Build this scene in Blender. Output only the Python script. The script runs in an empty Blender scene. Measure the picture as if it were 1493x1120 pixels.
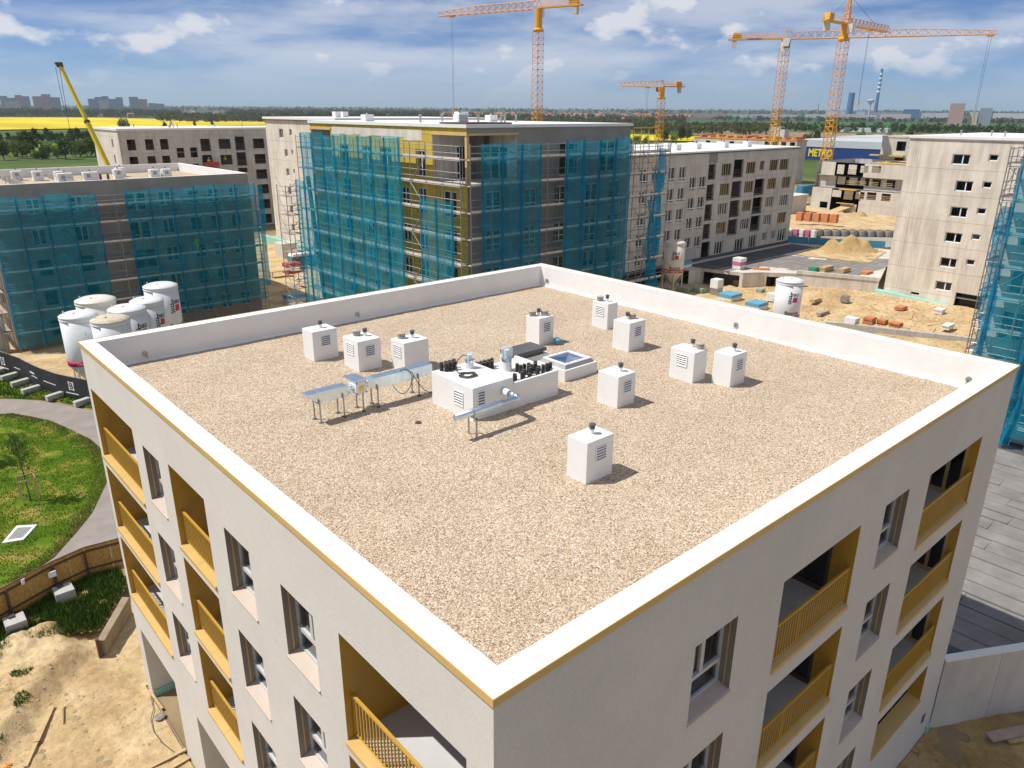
import bpy, math, random
import numpy as np
from mathutils import Vector, Matrix, noise as mnoise
random.seed(7)
RN = np.random.default_rng(11)
SC = bpy.context.scene
COL = SC.collection
R = math.radians

# ------------------------------------------------------------------ camera
YAW, PITCH, ROLL = 0.72617839, 0.349640501, 0.00612757809
CAM = Vector((-5.350, -6.373, 22.80))
cy, sy, cp, sp = math.cos(YAW), math.sin(YAW), math.cos(PITCH), math.sin(PITCH)
FW = Vector((sy * cp, cy * cp, -sp)); RT = Vector((cy, -sy, 0)); UP = RT.cross(FW)
RT2 = math.cos(ROLL) * RT + math.sin(ROLL) * UP
UP2 = -math.sin(ROLL) * RT + math.cos(ROLL) * UP
cd = bpy.data.cameras.new('camera'); cam = bpy.data.objects.new('camera', cd); COL.objects.link(cam)
cd.sensor_width = 36; cd.lens = 1092.95 / 1493 * 36; cd.clip_start = 0.1; cd.clip_end = 40000
M = Matrix((RT2, UP2, -FW)).transposed().to_4x4(); M.translation = CAM
cam.matrix_world = M
SC.camera = cam

# ------------------------------------------------------------------ sky, sun, exposure
SUN = Vector((-0.56, 0.455, 1.10)).normalized()
ELEV = math.asin(SUN.z); AZ = math.atan2(SUN.x, SUN.y)
w = bpy.data.worlds.new('World'); SC.world = w; w.use_nodes = True
nt = w.node_tree; nt.nodes.clear()
def N(t, typ, **kw):
    n = t.nodes.new(typ)
    for k, v in kw.items():
        if k in n.inputs: n.inputs[k].default_value = v
        else: setattr(n, k, v)
    return n
wo = N(nt, 'ShaderNodeOutputWorld'); bg = N(nt, 'ShaderNodeBackground'); bg.inputs[1].default_value = 0.090
sky = N(nt, 'ShaderNodeTexSky', sky_type='NISHITA', sun_disc=False)
sky.sun_elevation = ELEV; sky.sun_rotation = AZ % (2 * math.pi)
sky.altitude = 500; sky.air_density = 0.6; sky.dust_density = 0.3; sky.ozone_density = 10.0
tc = N(nt, 'ShaderNodeTexCoord'); sep = N(nt, 'ShaderNodeSeparateXYZ'); nt.links.new(tc.outputs['Generated'], sep.inputs[0])
def mth(t, op, a, b=None, clamp=False):
    n = t.nodes.new('ShaderNodeMath'); n.operation = op; n.use_clamp = clamp
    for i, x in enumerate((a, b)):
        if x is None: continue
        if isinstance(x, (int, float)): n.inputs[i].default_value = x
        else: t.links.new(x, n.inputs[i])
    return n.outputs[0]
# cloud deck seen in perspective: direction projected on a flat layer
zz = mth(nt, 'ADD', mth(nt, 'MAXIMUM', sep.outputs[2], 0.0), 0.10)
cx_ = mth(nt, 'DIVIDE', sep.outputs[0], zz); cy_ = mth(nt, 'DIVIDE', sep.outputs[1], zz)
cmb = N(nt, 'ShaderNodeCombineXYZ'); nt.links.new(cx_, cmb.inputs[0]); nt.links.new(cy_, cmb.inputs[1])
def cloud(scale, detail, rough, lo, hi, off, dist=0.0, zs=2.6):
    mp = N(nt, 'ShaderNodeMapping'); mp.inputs['Location'].default_value = off; mp.inputs['Scale'].default_value = (1, 1, zs)
    nt.links.new(tc.outputs['Generated'], mp.inputs[0])
    n = N(nt, 'ShaderNodeTexNoise'); n.inputs['Scale'].default_value = scale; n.inputs['Detail'].default_value = detail
    n.inputs['Roughness'].default_value = rough; n.inputs['Distortion'].default_value = dist
    nt.links.new(mp.outputs[0], n.inputs['Vector'])
    mr = N(nt, 'ShaderNodeMapRange'); mr.inputs[1].default_value = lo; mr.inputs[2].default_value = hi
    mr.interpolation_type = 'SMOOTHSTEP'
    nt.links.new(n.outputs[0], mr.inputs[0]); return mr.outputs[0]
puffs = cloud(10.5, 9, 0.52, 0.525, 0.66, (3.4, 1.7, 0.3), 0.0, 2.0)
veil = cloud(4.2, 8, 0.56, 0.34, 0.62, (9.0, -4.0, 2.0), 0.0, 5.0)
fade = N(nt, 'ShaderNodeMapRange'); fade.inputs[1].default_value = 0.004; fade.inputs[2].default_value = 0.06
nt.links.new(sep.outputs[2], fade.inputs[0])
cl = mth(nt, 'MULTIPLY', mth(nt, 'MAXIMUM', mth(nt, 'MULTIPLY', puffs, 0.85), mth(nt, 'MULTIPLY', veil, 0.56)), fade.outputs[0])
mixc = N(nt, 'ShaderNodeMixRGB'); nt.links.new(cl, mixc.inputs[0])
tint = N(nt, 'ShaderNodeMixRGB', blend_type='MULTIPLY'); tint.inputs[0].default_value = 1.0; tint.inputs[2].default_value = (0.93, 1.0, 1.06, 1)
nt.links.new(sky.outputs[0], tint.inputs[1])
nt.links.new(tint.outputs[0], mixc.inputs[1]); mixc.inputs[2].default_value = (9.2, 9.3, 9.7, 1)
nt.links.new(mixc.outputs[0], bg.inputs[0]); nt.links.new(bg.outputs[0], wo.inputs[0])
sl = bpy.data.lights.new('sun', 'SUN'); sl.energy = 5.0; sl.angle = R(0.55); sl.color = (1.0, 0.955, 0.88)
so = bpy.data.objects.new('sun', sl); COL.objects.link(so); so.rotation_euler = SUN.to_track_quat('Z', 'Y').to_euler()
so.location = (0, 0, 60)
vs = SC.view_settings; vs.view_transform = 'Standard'; vs.look = 'None'; vs.exposure = 0.0; vs.gamma = 1.0; vs.use_curve_mapping = False
SC.cycles.max_bounces = 8; SC.cycles.transparent_max_bounces = 24; SC.cycles.diffuse_bounces = 3
SC.cycles.volume_bounces = 0

# ------------------------------------------------------------------ materials
MATS = {}
def newmat(name):
    m = bpy.data.materials.new(name); m.use_nodes = True; t = m.node_tree
    b = t.nodes['Principled BSDF']; MATS[name] = m
    return m, t, b
def coords(t, scale=(1, 1, 1), kind='Object'):
    c = N(t, 'ShaderNodeTexCoord'); mp = N(t, 'ShaderNodeMapping'); mp.inputs['Scale'].default_value = scale
    t.links.new(c.outputs[kind], mp.inputs[0]); return mp.outputs[0]
def ramp(t, fac, stops):
    r = N(t, 'ShaderNodeValToRGB'); e = r.color_ramp.elements
    while len(e) < len(stops): e.new(0.5)
    for el, (p, c) in zip(e, stops): el.position = p; el.color = (*c, 1)
    t.links.new(fac, r.inputs[0]); return r.outputs[0]
def noise(t, vec, scale, detail=4, rough=0.55, dist=0):
    n = N(t, 'ShaderNodeTexNoise'); n.inputs['Scale'].default_value = scale; n.inputs['Detail'].default_value = detail
    n.inputs['Roughness'].default_value = rough; n.inputs['Distortion'].default_value = dist
    t.links.new(vec, n.inputs['Vector']); return n.outputs[0]
def bump(t, b, h, strength, dist):
    n = N(t, 'ShaderNodeBump'); n.inputs['Strength'].default_value = strength; n.inputs['Distance'].default_value = dist
    t.links.new(h, n.inputs['Height']); t.links.new(n.outputs[0], b.inputs['Normal'])
def mixrgb(t, fac, a, b, mode='MIX'):
    n = N(t, 'ShaderNodeMixRGB', blend_type=mode)
    for i, x in ((0, fac), (1, a), (2, b)):
        if isinstance(x, (int, float)): n.inputs[i].default_value = x
        elif isinstance(x, tuple): n.inputs[i].default_value = (*x, 1)
        else: t.links.new(x, n.inputs[i])
    return n.outputs[0]
def mat(name, c, rough=0.7, var=0.15, scale=1.5, metal=0.0, bmp=0.0, bscale=30, spec=0.4, kind='Object', stretch=(1, 1, 1)):
    m, t, b = newmat(name)
    v = coords(t, stretch, kind)
    n = noise(t, v, scale, 6, 0.6)
    lo = tuple(x * (1 - var) for x in c); hi = tuple(min(1, x * (1 + var)) for x in c)
    t.links.new(ramp(t, n, [(0.3, lo), (0.7, hi)]), b.inputs['Base Color'])
    b.inputs['Roughness'].default_value = rough; b.inputs['Metallic'].default_value = metal
    b.inputs['Specular IOR Level'].default_value = spec
    if bmp: bump(t, b, noise(t, v, bscale, 4), 0.6, bmp)
    return m
m, t, b = newmat('render'); v = coords(t)
c0 = ramp(t, noise(t, v, 0.5, 6, 0.6), [(0.3, (0.605, 0.576, 0.537)), (0.7, (0.67, 0.638, 0.593))])
c0 = mixrgb(t, 1.0, c0, ramp(t, noise(t, v, 22, 5, 0.7), [(0.3, (0.90, 0.90, 0.90)), (0.62, (1.03, 1.03, 1.03))]), 'MULTIPLY')
t.links.new(c0, b.inputs['Base Color']); b.inputs['Roughness'].default_value = 0.95; b.inputs['Specular IOR Level'].default_value = 0.12
bump(t, b, noise(t, v, 45, 4, 0.7), 0.6, 0.006)
mat('membrane', (0.79, 0.785, 0.77), 0.55, 0.05, 0.8, bmp=0.01, bscale=3)
mat('membrane_lap', (0.70, 0.695, 0.68), 0.5, 0.08, 3.0)
mat('white_paint', (0.77, 0.77, 0.76), 0.6, 0.03, 2.0, bmp=0.002, bscale=20)
mat('gold', (0.46, 0.265, 0.035), 0.45, 0.10, 1.2, bmp=0.002, bscale=40)
mat('gold_metal', (0.60, 0.40, 0.14), 0.35, 0.06, 2.0, spec=0.6)
mat('gold_rail', (0.52, 0.31, 0.05), 0.4, 0.05, 2.0, spec=0.5)
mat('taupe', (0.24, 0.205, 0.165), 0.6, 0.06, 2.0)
mat('sill', (0.55, 0.455, 0.38), 0.45, 0.05, 2.0)
mat('frame_grey', (0.55, 0.55, 0.55), 0.35, 0.03, 2.0)
mat('frame_white', (0.78, 0.78, 0.78), 0.4, 0.03, 2.0)
mat('frame_wood', (0.50, 0.36, 0.20), 0.6, 0.1, 4.0)
mat('frame_dark', (0.09, 0.065, 0.045), 0.5, 0.1, 2.0)
mat('dark_void', (0.02, 0.02, 0.022), 0.9, 0.2, 2.0)
mat('screed', (0.52, 0.52, 0.52), 0.8, 0.10, 1.0)
mat('galv', (0.70, 0.83, 0.95), 0.30, 0.10, 6.0, metal=1.0, bmp=0.002, bscale=9)  # blue of the mirrored sky is put into the metal colour
mat('galv_dull', (0.42, 0.42, 0.42), 0.5, 0.12, 4.0, metal=0.8)
mat('black_plastic', (0.075, 0.066, 0.06), 0.5, 0.2, 8.0)
mat('dark_grey', (0.10, 0.10, 0.105), 0.35, 0.1, 3.0)
mat('beige_plastic', (0.45, 0.40, 0.32), 0.6, 0.1, 3.0)
mat('tube_steel', (0.34, 0.33, 0.32), 0.45, 0.15, 6.0, metal=0.6)
mat('deck_board', (0.40, 0.32, 0.27), 0.8, 0.2, 2.0)
mat('toe_board', (0.68, 0.61, 0.55), 0.7, 0.2, 1.0)
mat('timber', (0.50, 0.36, 0.19), 0.75, 0.25, 3.0, stretch=(1, 6, 1))
mat('timber_frame', (0.62, 0.43, 0.20), 0.7, 0.12, 3.0)
mat('orange_brick', (0.55, 0.21, 0.09), 0.8, 0.2, 2.0)
mat('formwork', (0.60, 0.24, 0.07), 0.75, 0.25, 0.6)
mat('formwork_yellow', (0.62, 0.42, 0.05), 0.6, 0.15, 2.0)
mat('mint', (0.30, 0.55, 0.46), 0.8, 0.10, 1.0)
mat('crane_yellow', (0.72, 0.36, 0.03), 0.45, 0.10, 0.5)
mat('crane_red', (0.74, 0.37, 0.12), 0.5, 0.10, 0.5)
mat('boom_yellow', (0.70, 0.53, 0.03), 0.4, 0.08, 0.5)
mat('rope', (0.06, 0.06, 0.065), 0.6, 0.1, 1.0)
mat('silo_white', (0.74, 0.76, 0.78), 0.4, 0.05, 1.2)
mat('silo_dusty', (0.55, 0.49, 0.38), 0.85, 0.25, 4.0)
mat('silo_cream', (0.70, 0.66, 0.58), 0.55, 0.08, 1.2)
mat('brand_red', (0.55, 0.03, 0.09), 0.5, 0.05, 1.0)
mat('brand_pink', (0.62, 0.06, 0.25), 0.5, 0.05, 1.0)
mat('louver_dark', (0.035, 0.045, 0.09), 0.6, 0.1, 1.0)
mat('retain_brown', (0.30, 0.235, 0.155), 0.9, 0.2, 2.0)
mat('ink', (0.03, 0.03, 0.05), 0.6, 0.1, 1.0)
mat('white_print', (0.80, 0.80, 0.80), 0.6, 0.02, 1.0)
mat('banner', (0.030, 0.030, 0.034), 0.6, 0.2, 1.0)
mat('osb', (0.46, 0.27, 0.08), 0.85, 0.35, 9.0)
mat('hoard_steel', (0.10, 0.055, 0.045), 0.6, 0.15, 4.0)
mat('block_concrete', (0.44, 0.43, 0.41), 0.9, 0.15, 3.0, bmp=0.01, bscale=20)
mat('asphalt_path', (0.275, 0.24, 0.215), 0.9, 0.14, 0.6, bmp=0.004, bscale=60)
mat('bitumen', (0.23, 0.215, 0.205), 0.85, 0.24, 0.6, bmp=0.006, bscale=12)
mat('felt_dark', (0.085, 0.09, 0.10), 0.8, 0.2, 0.25)
mat('blue_sheet', (0.05, 0.26, 0.40), 0.7, 0.1, 0.5)
mat('sign_blue', (0.012, 0.045, 0.19), 0.5, 0.05, 0.1)
mat('sign_yellow', (0.85, 0.62, 0.02), 0.5, 0.03, 0.1)
mat('hall_grey', (0.50, 0.52, 0.55), 0.6, 0.08, 0.05)
mat('van_teal', (0.03, 0.20, 0.26), 0.3, 0.05, 1.0)
mat('rubber', (0.02, 0.02, 0.02), 0.8, 0.1, 1.0)
mat('red_paint', (0.50, 0.05, 0.04), 0.5, 0.1, 1.0)
mat('bag_white', (0.72, 0.72, 0.70), 0.8, 0.1, 2.0, bmp=0.03, bscale=4)
mat('bag_blue', (0.12, 0.36, 0.52), 0.6, 0.15, 2.0)
mat('bag_pink', (0.55, 0.15, 0.30), 0.7, 0.15, 2.0)
mat('green_box', (0.03, 0.25, 0.13), 0.6, 0.1, 1.0)
mat('pallet_green', (0.33, 0.42, 0.30), 0.8, 0.2, 2.0)
mat('skin', (0.55, 0.33, 0.24), 0.6, 0.05, 3.0)
mat('hivis', (0.70, 0.62, 0.04), 0.7, 0.05, 3.0)
mat('cloth_red', (0.55, 0.06, 0.08), 0.8, 0.05, 3.0)
mat('cloth_white', (0.66, 0.66, 0.66), 0.8, 0.05, 3.0)
mat('cloth_dark', (0.05, 0.06, 0.09), 0.8, 0.05, 3.0)
mat('bark', (0.14, 0.10, 0.07), 0.9, 0.25, 6.0)
mat('block_pink', (0.46, 0.30, 0.29), 0.8, 0.05, 0.02)
mat('block_blue', (0.26, 0.31, 0.40), 0.8, 0.05, 0.02)
mat('block_pale', (0.52, 0.48, 0.45), 0.8, 0.05, 0.02)
mat('roof_tile', (0.42, 0.16, 0.10), 0.8, 0.15, 0.05)
mat('steel_blue', (0.04, 0.16, 0.32), 0.6, 0.1, 0.05)
mat('rapeseed', (0.64, 0.50, 0.015), 0.9, 0.28, 0.012, spec=0.1, stretch=(1, 0.25, 1))
mat('field_green', (0.05, 0.13, 0.035), 0.95, 0.2, 0.01, spec=0.05)
mat('field_bright', (0.16, 0.24, 0.04), 0.95, 0.25, 0.02, spec=0.05)
mat('field_brown', (0.26, 0.20, 0.13), 0.95, 0.2, 0.01, spec=0.05)
mat('hill', (0.05, 0.085, 0.06), 0.95, 0.35, 0.006, spec=0.05)

def concrete(name, c, streak=0.22):
    m, t, b = newmat(name)
    v = coords(t, (1, 1, 1)); vs_ = coords(t, (1.6, 1.6, 0.16))
    big = noise(t, v, 0.35, 5, 0.6); st = noise(t, vs_, 0.9, 6, 0.65); fine = noise(t, v, 9, 5, 0.7)
    col = ramp(t, big, [(0.3, tuple(x * 0.86 for x in c)), (0.7, tuple(min(1, x * 1.1) for x in c))])
    col = mixrgb(t, streak * 1.7, col, ramp(t, st, [(0.30, (0.62, 0.60, 0.57)), (0.58, (1, 1, 1))]), 'MULTIPLY')
    col = mixrgb(t, 0.22, col, ramp(t, fine, [(0.35, (0.72, 0.70, 0.68)), (0.6, (1, 1, 1))]), 'MULTIPLY')
    t.links.new(col, b.inputs['Base Color']); b.inputs['Roughness'].default_value = 0.9; b.inputs['Specular IOR Level'].default_value = 0.2
    bump(t, b, fine, 0.4, 0.02)
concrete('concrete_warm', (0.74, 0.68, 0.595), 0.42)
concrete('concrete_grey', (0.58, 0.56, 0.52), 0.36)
concrete('concrete_pale', (0.62, 0.585, 0.52))
concrete('concrete_dark', (0.30, 0.285, 0.26))
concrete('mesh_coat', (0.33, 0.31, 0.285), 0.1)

# mineral wool boards: joints as fine relief
m, t, b = newmat('mineral_wool')
v = coords(t, (1, 1, 1)); sp_ = N(t, 'ShaderNodeSeparateXYZ'); t.links.new(v, sp_.inputs[0])
cb = N(t, 'ShaderNodeCombineXYZ'); t.links.new(mth(t, 'ADD', sp_.outputs[0], sp_.outputs[1]), cb.inputs[0]); t.links.new(sp_.outputs[2], cb.inputs[1])
br = N(t, 'ShaderNodeTexBrick'); br.inputs['Scale'].default_value = 1.0; br.inputs['Brick Width'].default_value = 1.0; br.inputs['Row Height'].default_value = 0.6
br.inputs['Mortar Size'].default_value = 0.025; br.inputs['Color1'].default_value = (0.66, 0.47, 0.06, 1); br.inputs['Color2'].default_value = (0.56, 0.41, 0.08, 1); br.inputs['Mortar'].default_value = (0.34, 0.24, 0.05, 1)
t.links.new(cb.outputs[0], br.inputs['Vector'])
t.links.new(mixrgb(t, 0.4, br.outputs[0], ramp(t, noise(t, v, 1.3, 5), [(0.3, (0.7, 0.7, 0.7)), (0.7, (1, 1, 1))]), 'MULTIPLY'), b.inputs['Base Color'])
b.inputs['Roughness'].default_value = 0.95
bump(t, b, br.outputs['Fac'], -0.5, 0.03)

# roof gravel bed: every stone its own cell
m, t, b = newmat('gravel')
v = coords(t); dv = mixrgb(t, 0.10, v, noise(t, v, 3.0, 2))
vo = N(t, 'ShaderNodeTexVoronoi'); vo.inputs['Scale'].default_value = 28; vo.inputs['Randomness'].default_value = 1.0
t.links.new(v, vo.inputs['Vector'])
hs = N(t, 'ShaderNodeSeparateColor'); t.links.new(vo.outputs['Color'], hs.inputs[0])
stone = ramp(t, hs.outputs[0], [(0.0, (0.29, 0.20, 0.135)), (0.13, (0.48, 0.365, 0.255)), (0.4, (0.60, 0.475, 0.34)), (0.65, (0.65, 0.535, 0.40)), (0.87, (0.75, 0.66, 0.54)), (1.0, (0.80, 0.755, 0.68))])
stone = mixrgb(t, 1.0, stone, ramp(t, noise(t, v, 0.28, 5, 0.6), [(0.26, (0.78, 0.76, 0.74)), (0.42, (0.93, 0.92, 0.91)), (0.62, (1.0, 1.0, 1.0))]), 'MULTIPLY')
gap = ramp(t, vo.outputs['Distance'], [(0.0, (1, 1, 1)), (0.45, (0.93, 0.92, 0.91)), (0.8, (0.62, 0.56, 0.48))])
t.links.new(mixrgb(t, 1.0, stone, gap, 'MULTIPLY'), b.inputs['Base Color'])
b.inputs['Roughness'].default_value = 0.85; b.inputs['Specular IOR Level'].default_value = 0.2
bump(t, b, mth(t, 'SUBTRACT', 1.0, vo.outputs['Distance']), 0.75, 0.022)
for nm, c in (('pebble_tan', (0.62, 0.51, 0.375)), ('pebble_pale', (0.74, 0.68, 0.59)), ('pebble_brown', (0.40, 0.30, 0.21))):
    mat(nm, c, 0.85, 0.2, 20.0, spec=0.2)

# sandy soil
def soil(name, a, bcol, ccol, sc=0.35, bd=0.10, tufts=False):
    m, t, b = newmat(name); v = coords(t)
    n1 = noise(t, v, sc, 7, 0.62, 0.6); n2 = noise(t, v, sc * 9, 6, 0.65); n3 = noise(t, v, 40, 3, 0.6)
    col = ramp(t, n1, [(0.28, a), (0.5, bcol), (0.72, ccol)])
    col = mixrgb(t, 0.55, col, ramp(t, n2, [(0.3, (0.52, 0.48, 0.43)), (0.6, (1.06, 1.04, 1.0))]), 'MULTIPLY')
    if tufts:
        tm = ramp(t, noise(t, v, 1.7, 5, 0.7), [(0.60, (0, 0, 0)), (0.68, (1, 1, 1))])
        col = mixrgb(t, mth(t, 'MULTIPLY', tm, 0.8), col, (0.08, 0.11, 0.03))
    t.links.new(col, b.inputs['Base Color']); b.inputs['Roughness'].default_value = 0.95; b.inputs['Specular IOR Level'].default_value = 0.12
    bump(t, b, mth(t, 'ADD', n2, mth(t, 'MULTIPLY', n3, 0.3)), 0.8, bd)
soil('sand', (0.40, 0.275, 0.14), (0.58, 0.43, 0.24), (0.71, 0.57, 0.365))
soil('mud', (0.30, 0.20, 0.085), (0.47, 0.33, 0.15), (0.58, 0.43, 0.22))
soil('heap', (0.36, 0.25, 0.12), (0.46, 0.33, 0.16), (0.52, 0.38, 0.20), 0.5)
soil('grit', (0.30, 0.28, 0.25), (0.42, 0.39, 0.34), (0.52, 0.48, 0.42), 2.5)
# wide ground: construction sand near the site, meadow and scrub beyond
m, t, b = newmat('ground'); v = coords(t)
ln = N(t, 'ShaderNodeVectorMath', operation='DISTANCE'); ln.inputs[1].default_value = (75, 45, 0); t.links.new(v, ln.inputs[0])
nn = noise(t, v, 0.03, 5, 0.6)
fac = mth(t, 'ADD', mth(t, 'MULTIPLY', mth(t, 'SUBTRACT', ln.outputs['Value'], 165), 0.02), mth(t, 'MULTIPLY', mth(t, 'SUBTRACT', nn, 0.5), 2.5), True)
sandc = ramp(t, noise(t, v, 0.22, 8, 0.65, 0.5), [(0.28, (0.20, 0.145, 0.08)), (0.5, (0.29, 0.215, 0.125)), (0.74, (0.37, 0.285, 0.18))])
green = ramp(t, noise(t, v, 0.012, 7, 0.6), [(0.3, (0.035, 0.07, 0.02)), (0.5, (0.075, 0.12, 0.03)), (0.62, (0.12, 0.15, 0.05)), (0.75, (0.20, 0.17, 0.09))])
t.links.new(mixrgb(t, fac, sandc, green), b.inputs['Base Color']); b.inputs['Roughness'].default_value = 0.95; b.inputs['Specular IOR Level'].default_value = 0.1
bump(t, b, noise(t, v, 1.4, 6, 0.65), 0.7, 0.15)
# lawn soil under the grass
m, t, b = newmat('lawn'); v = coords(t)
g1 = noise(t, v, 0.5, 6, 0.62, 0.4); g2 = noise(t, v, 14, 5, 0.7)
col = ramp(t, g1, [(0.30, (0.07, 0.15, 0.008)), (0.50, (0.115, 0.20, 0.014)), (0.58, (0.24, 0.25, 0.04)), (0.70, (0.46, 0.36, 0.13))])
col = mixrgb(t, 0.8, col, ramp(t, g2, [(0.3, (0.45, 0.45, 0.40)), (0.65, (1.15, 1.15, 1.05))]), 'MULTIPLY')
t.links.new(col, b.inputs['Base Color']); b.inputs['Roughness'].default_value = 0.95; b.inputs['Specular IOR Level'].default_value = 0.1
bump(t, b, g2, 0.9, 0.06)
mat('grass_blade', (0.13, 0.23, 0.022), 0.8, 0.5, 0.8, spec=0.1)
mat('dry_grass', (0.42, 0.34, 0.13), 0.9, 0.3, 2.0, spec=0.1)
mat('weed', (0.045, 0.085, 0.018), 0.8, 0.4, 3.0, spec=0.1)

def leaf(name, c, var=0.35):
    m, t, b = newmat(name); v = coords(t)
    oi = N(t, 'ShaderNodeObjectInfo')
    col = ramp(t, noise(t, v, 0.8, 4), [(0.3, tuple(x * (1 - var) for x in c)), (0.7, tuple(x * (1 + var) for x in c))])
    hv = N(t, 'ShaderNodeHueSaturation'); t.links.new(col, hv.inputs['Color'])
    t.links.new(mth(t, 'ADD', 0.47, mth(t, 'MULTIPLY', oi.outputs['Random'], 0.05)), hv.inputs['Hue'])
    t.links.new(mth(t, 'ADD', 0.75, mth(t, 'MULTIPLY', oi.outputs['Random'], 0.5)), hv.inputs['Value'])
    d = N(t, 'ShaderNodeBsdfDiffuse'); tr = N(t, 'ShaderNodeBsdfTranslucent'); mx = N(t, 'ShaderNodeMixShader'); mx.inputs[0].default_value = 0.3
    t.links.new(hv.outputs[0], d.inputs[0]); t.links.new(hv.outputs[0], tr.inputs[0])
    t.links.new(d.outputs[0], mx.inputs[1]); t.links.new(tr.outputs[0], mx.inputs[2])
    t.links.new(mx.outputs[0], t.nodes['Material Output'].inputs[0])
leaf('leaf_dark', (0.05, 0.085, 0.025)); leaf('leaf_mid', (0.085, 0.14, 0.03)); leaf('leaf_light', (0.13, 0.18, 0.035)); leaf('leaf_brown', (0.12, 0.10, 0.05))

def glass(name, tintc, refl=1.0):
    m, t, b = newmat(name)
    g = N(t, 'ShaderNodeBsdfGlossy'); g.inputs['Roughness'].default_value = 0.03; g.inputs[0].default_value = (0.9, 0.93, 0.95, 1)
    tr = N(t, 'ShaderNodeBsdfTransparent'); tr.inputs[0].default_value = (*tintc, 1)
    fr = N(t, 'ShaderNodeLayerWeight'); fr.inputs[0].default_value = 0.5
    mx = N(t, 'ShaderNodeMixShader'); t.links.new(mth(t, 'MULTIPLY', mth(t, 'ADD', mth(t, 'MULTIPLY', mth(t, 'POWER', fr.outputs['Facing'], 4.0), 0.9), 0.06), refl, True), mx.inputs[0])
    t.links.new(tr.outputs[0], mx.inputs[1]); t.links.new(g.outputs[0], mx.inputs[2])
    t.links.new(mx.outputs[0], t.nodes['Material Output'].inputs[0])
glass('glass', (0.50, 0.54, 0.55), 1.0)
glass('skylight_glass', (0.14, 0.42, 0.70), 4.0)  # sky reflection boosted, its blue also put into the pane tint

def net(name, c, op, tr_c=(0.72, 0.93, 0.97)):
    m, t, b = newmat(name); v = coords(t)
    n = noise(t, v, 1.1, 5, 0.6)
    col = ramp(t, n, [(0.3, tuple(x * 0.75 for x in c)), (0.7, tuple(x * 1.25 for x in c))])
    d = N(t, 'ShaderNodeBsdfDiffuse'); tl = N(t, 'ShaderNodeBsdfTranslucent'); a = N(t, 'ShaderNodeMixShader'); a.inputs[0].default_value = 0.45
    t.links.new(col, d.inputs[0]); t.links.new(col, tl.inputs[0]); t.links.new(d.outputs[0], a.inputs[1]); t.links.new(tl.outputs[0], a.inputs[2])
    tr = N(t, 'ShaderNodeBsdfTransparent'); tr.inputs[0].default_value = (*tr_c, 1)
    mx = N(t, 'ShaderNodeMixShader')
    oi = N(t, 'ShaderNodeObjectInfo')
    t.links.new(mth(t, 'ADD', mth(t, 'ADD', op - 0.20, mth(t, 'MULTIPLY', n, 0.24)), mth(t, 'MULTIPLY', oi.outputs['Random'], 0.16), True), mx.inputs[0])
    t.links.new(tr.outputs[0], mx.inputs[1]); t.links.new(a.outputs[0], mx.inputs[2])
    t.links.new(mx.outputs[0], t.nodes['Material Output'].inputs[0])
net('net', (0.02, 0.42, 0.58), 0.40, (0.78, 0.93, 0.97))
net('net_fold', (0.012, 0.33, 0.56), 0.66)
net('clear_plastic', (0.85, 0.90, 0.94), 0.30, (0.93, 0.96, 0.98))

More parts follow.
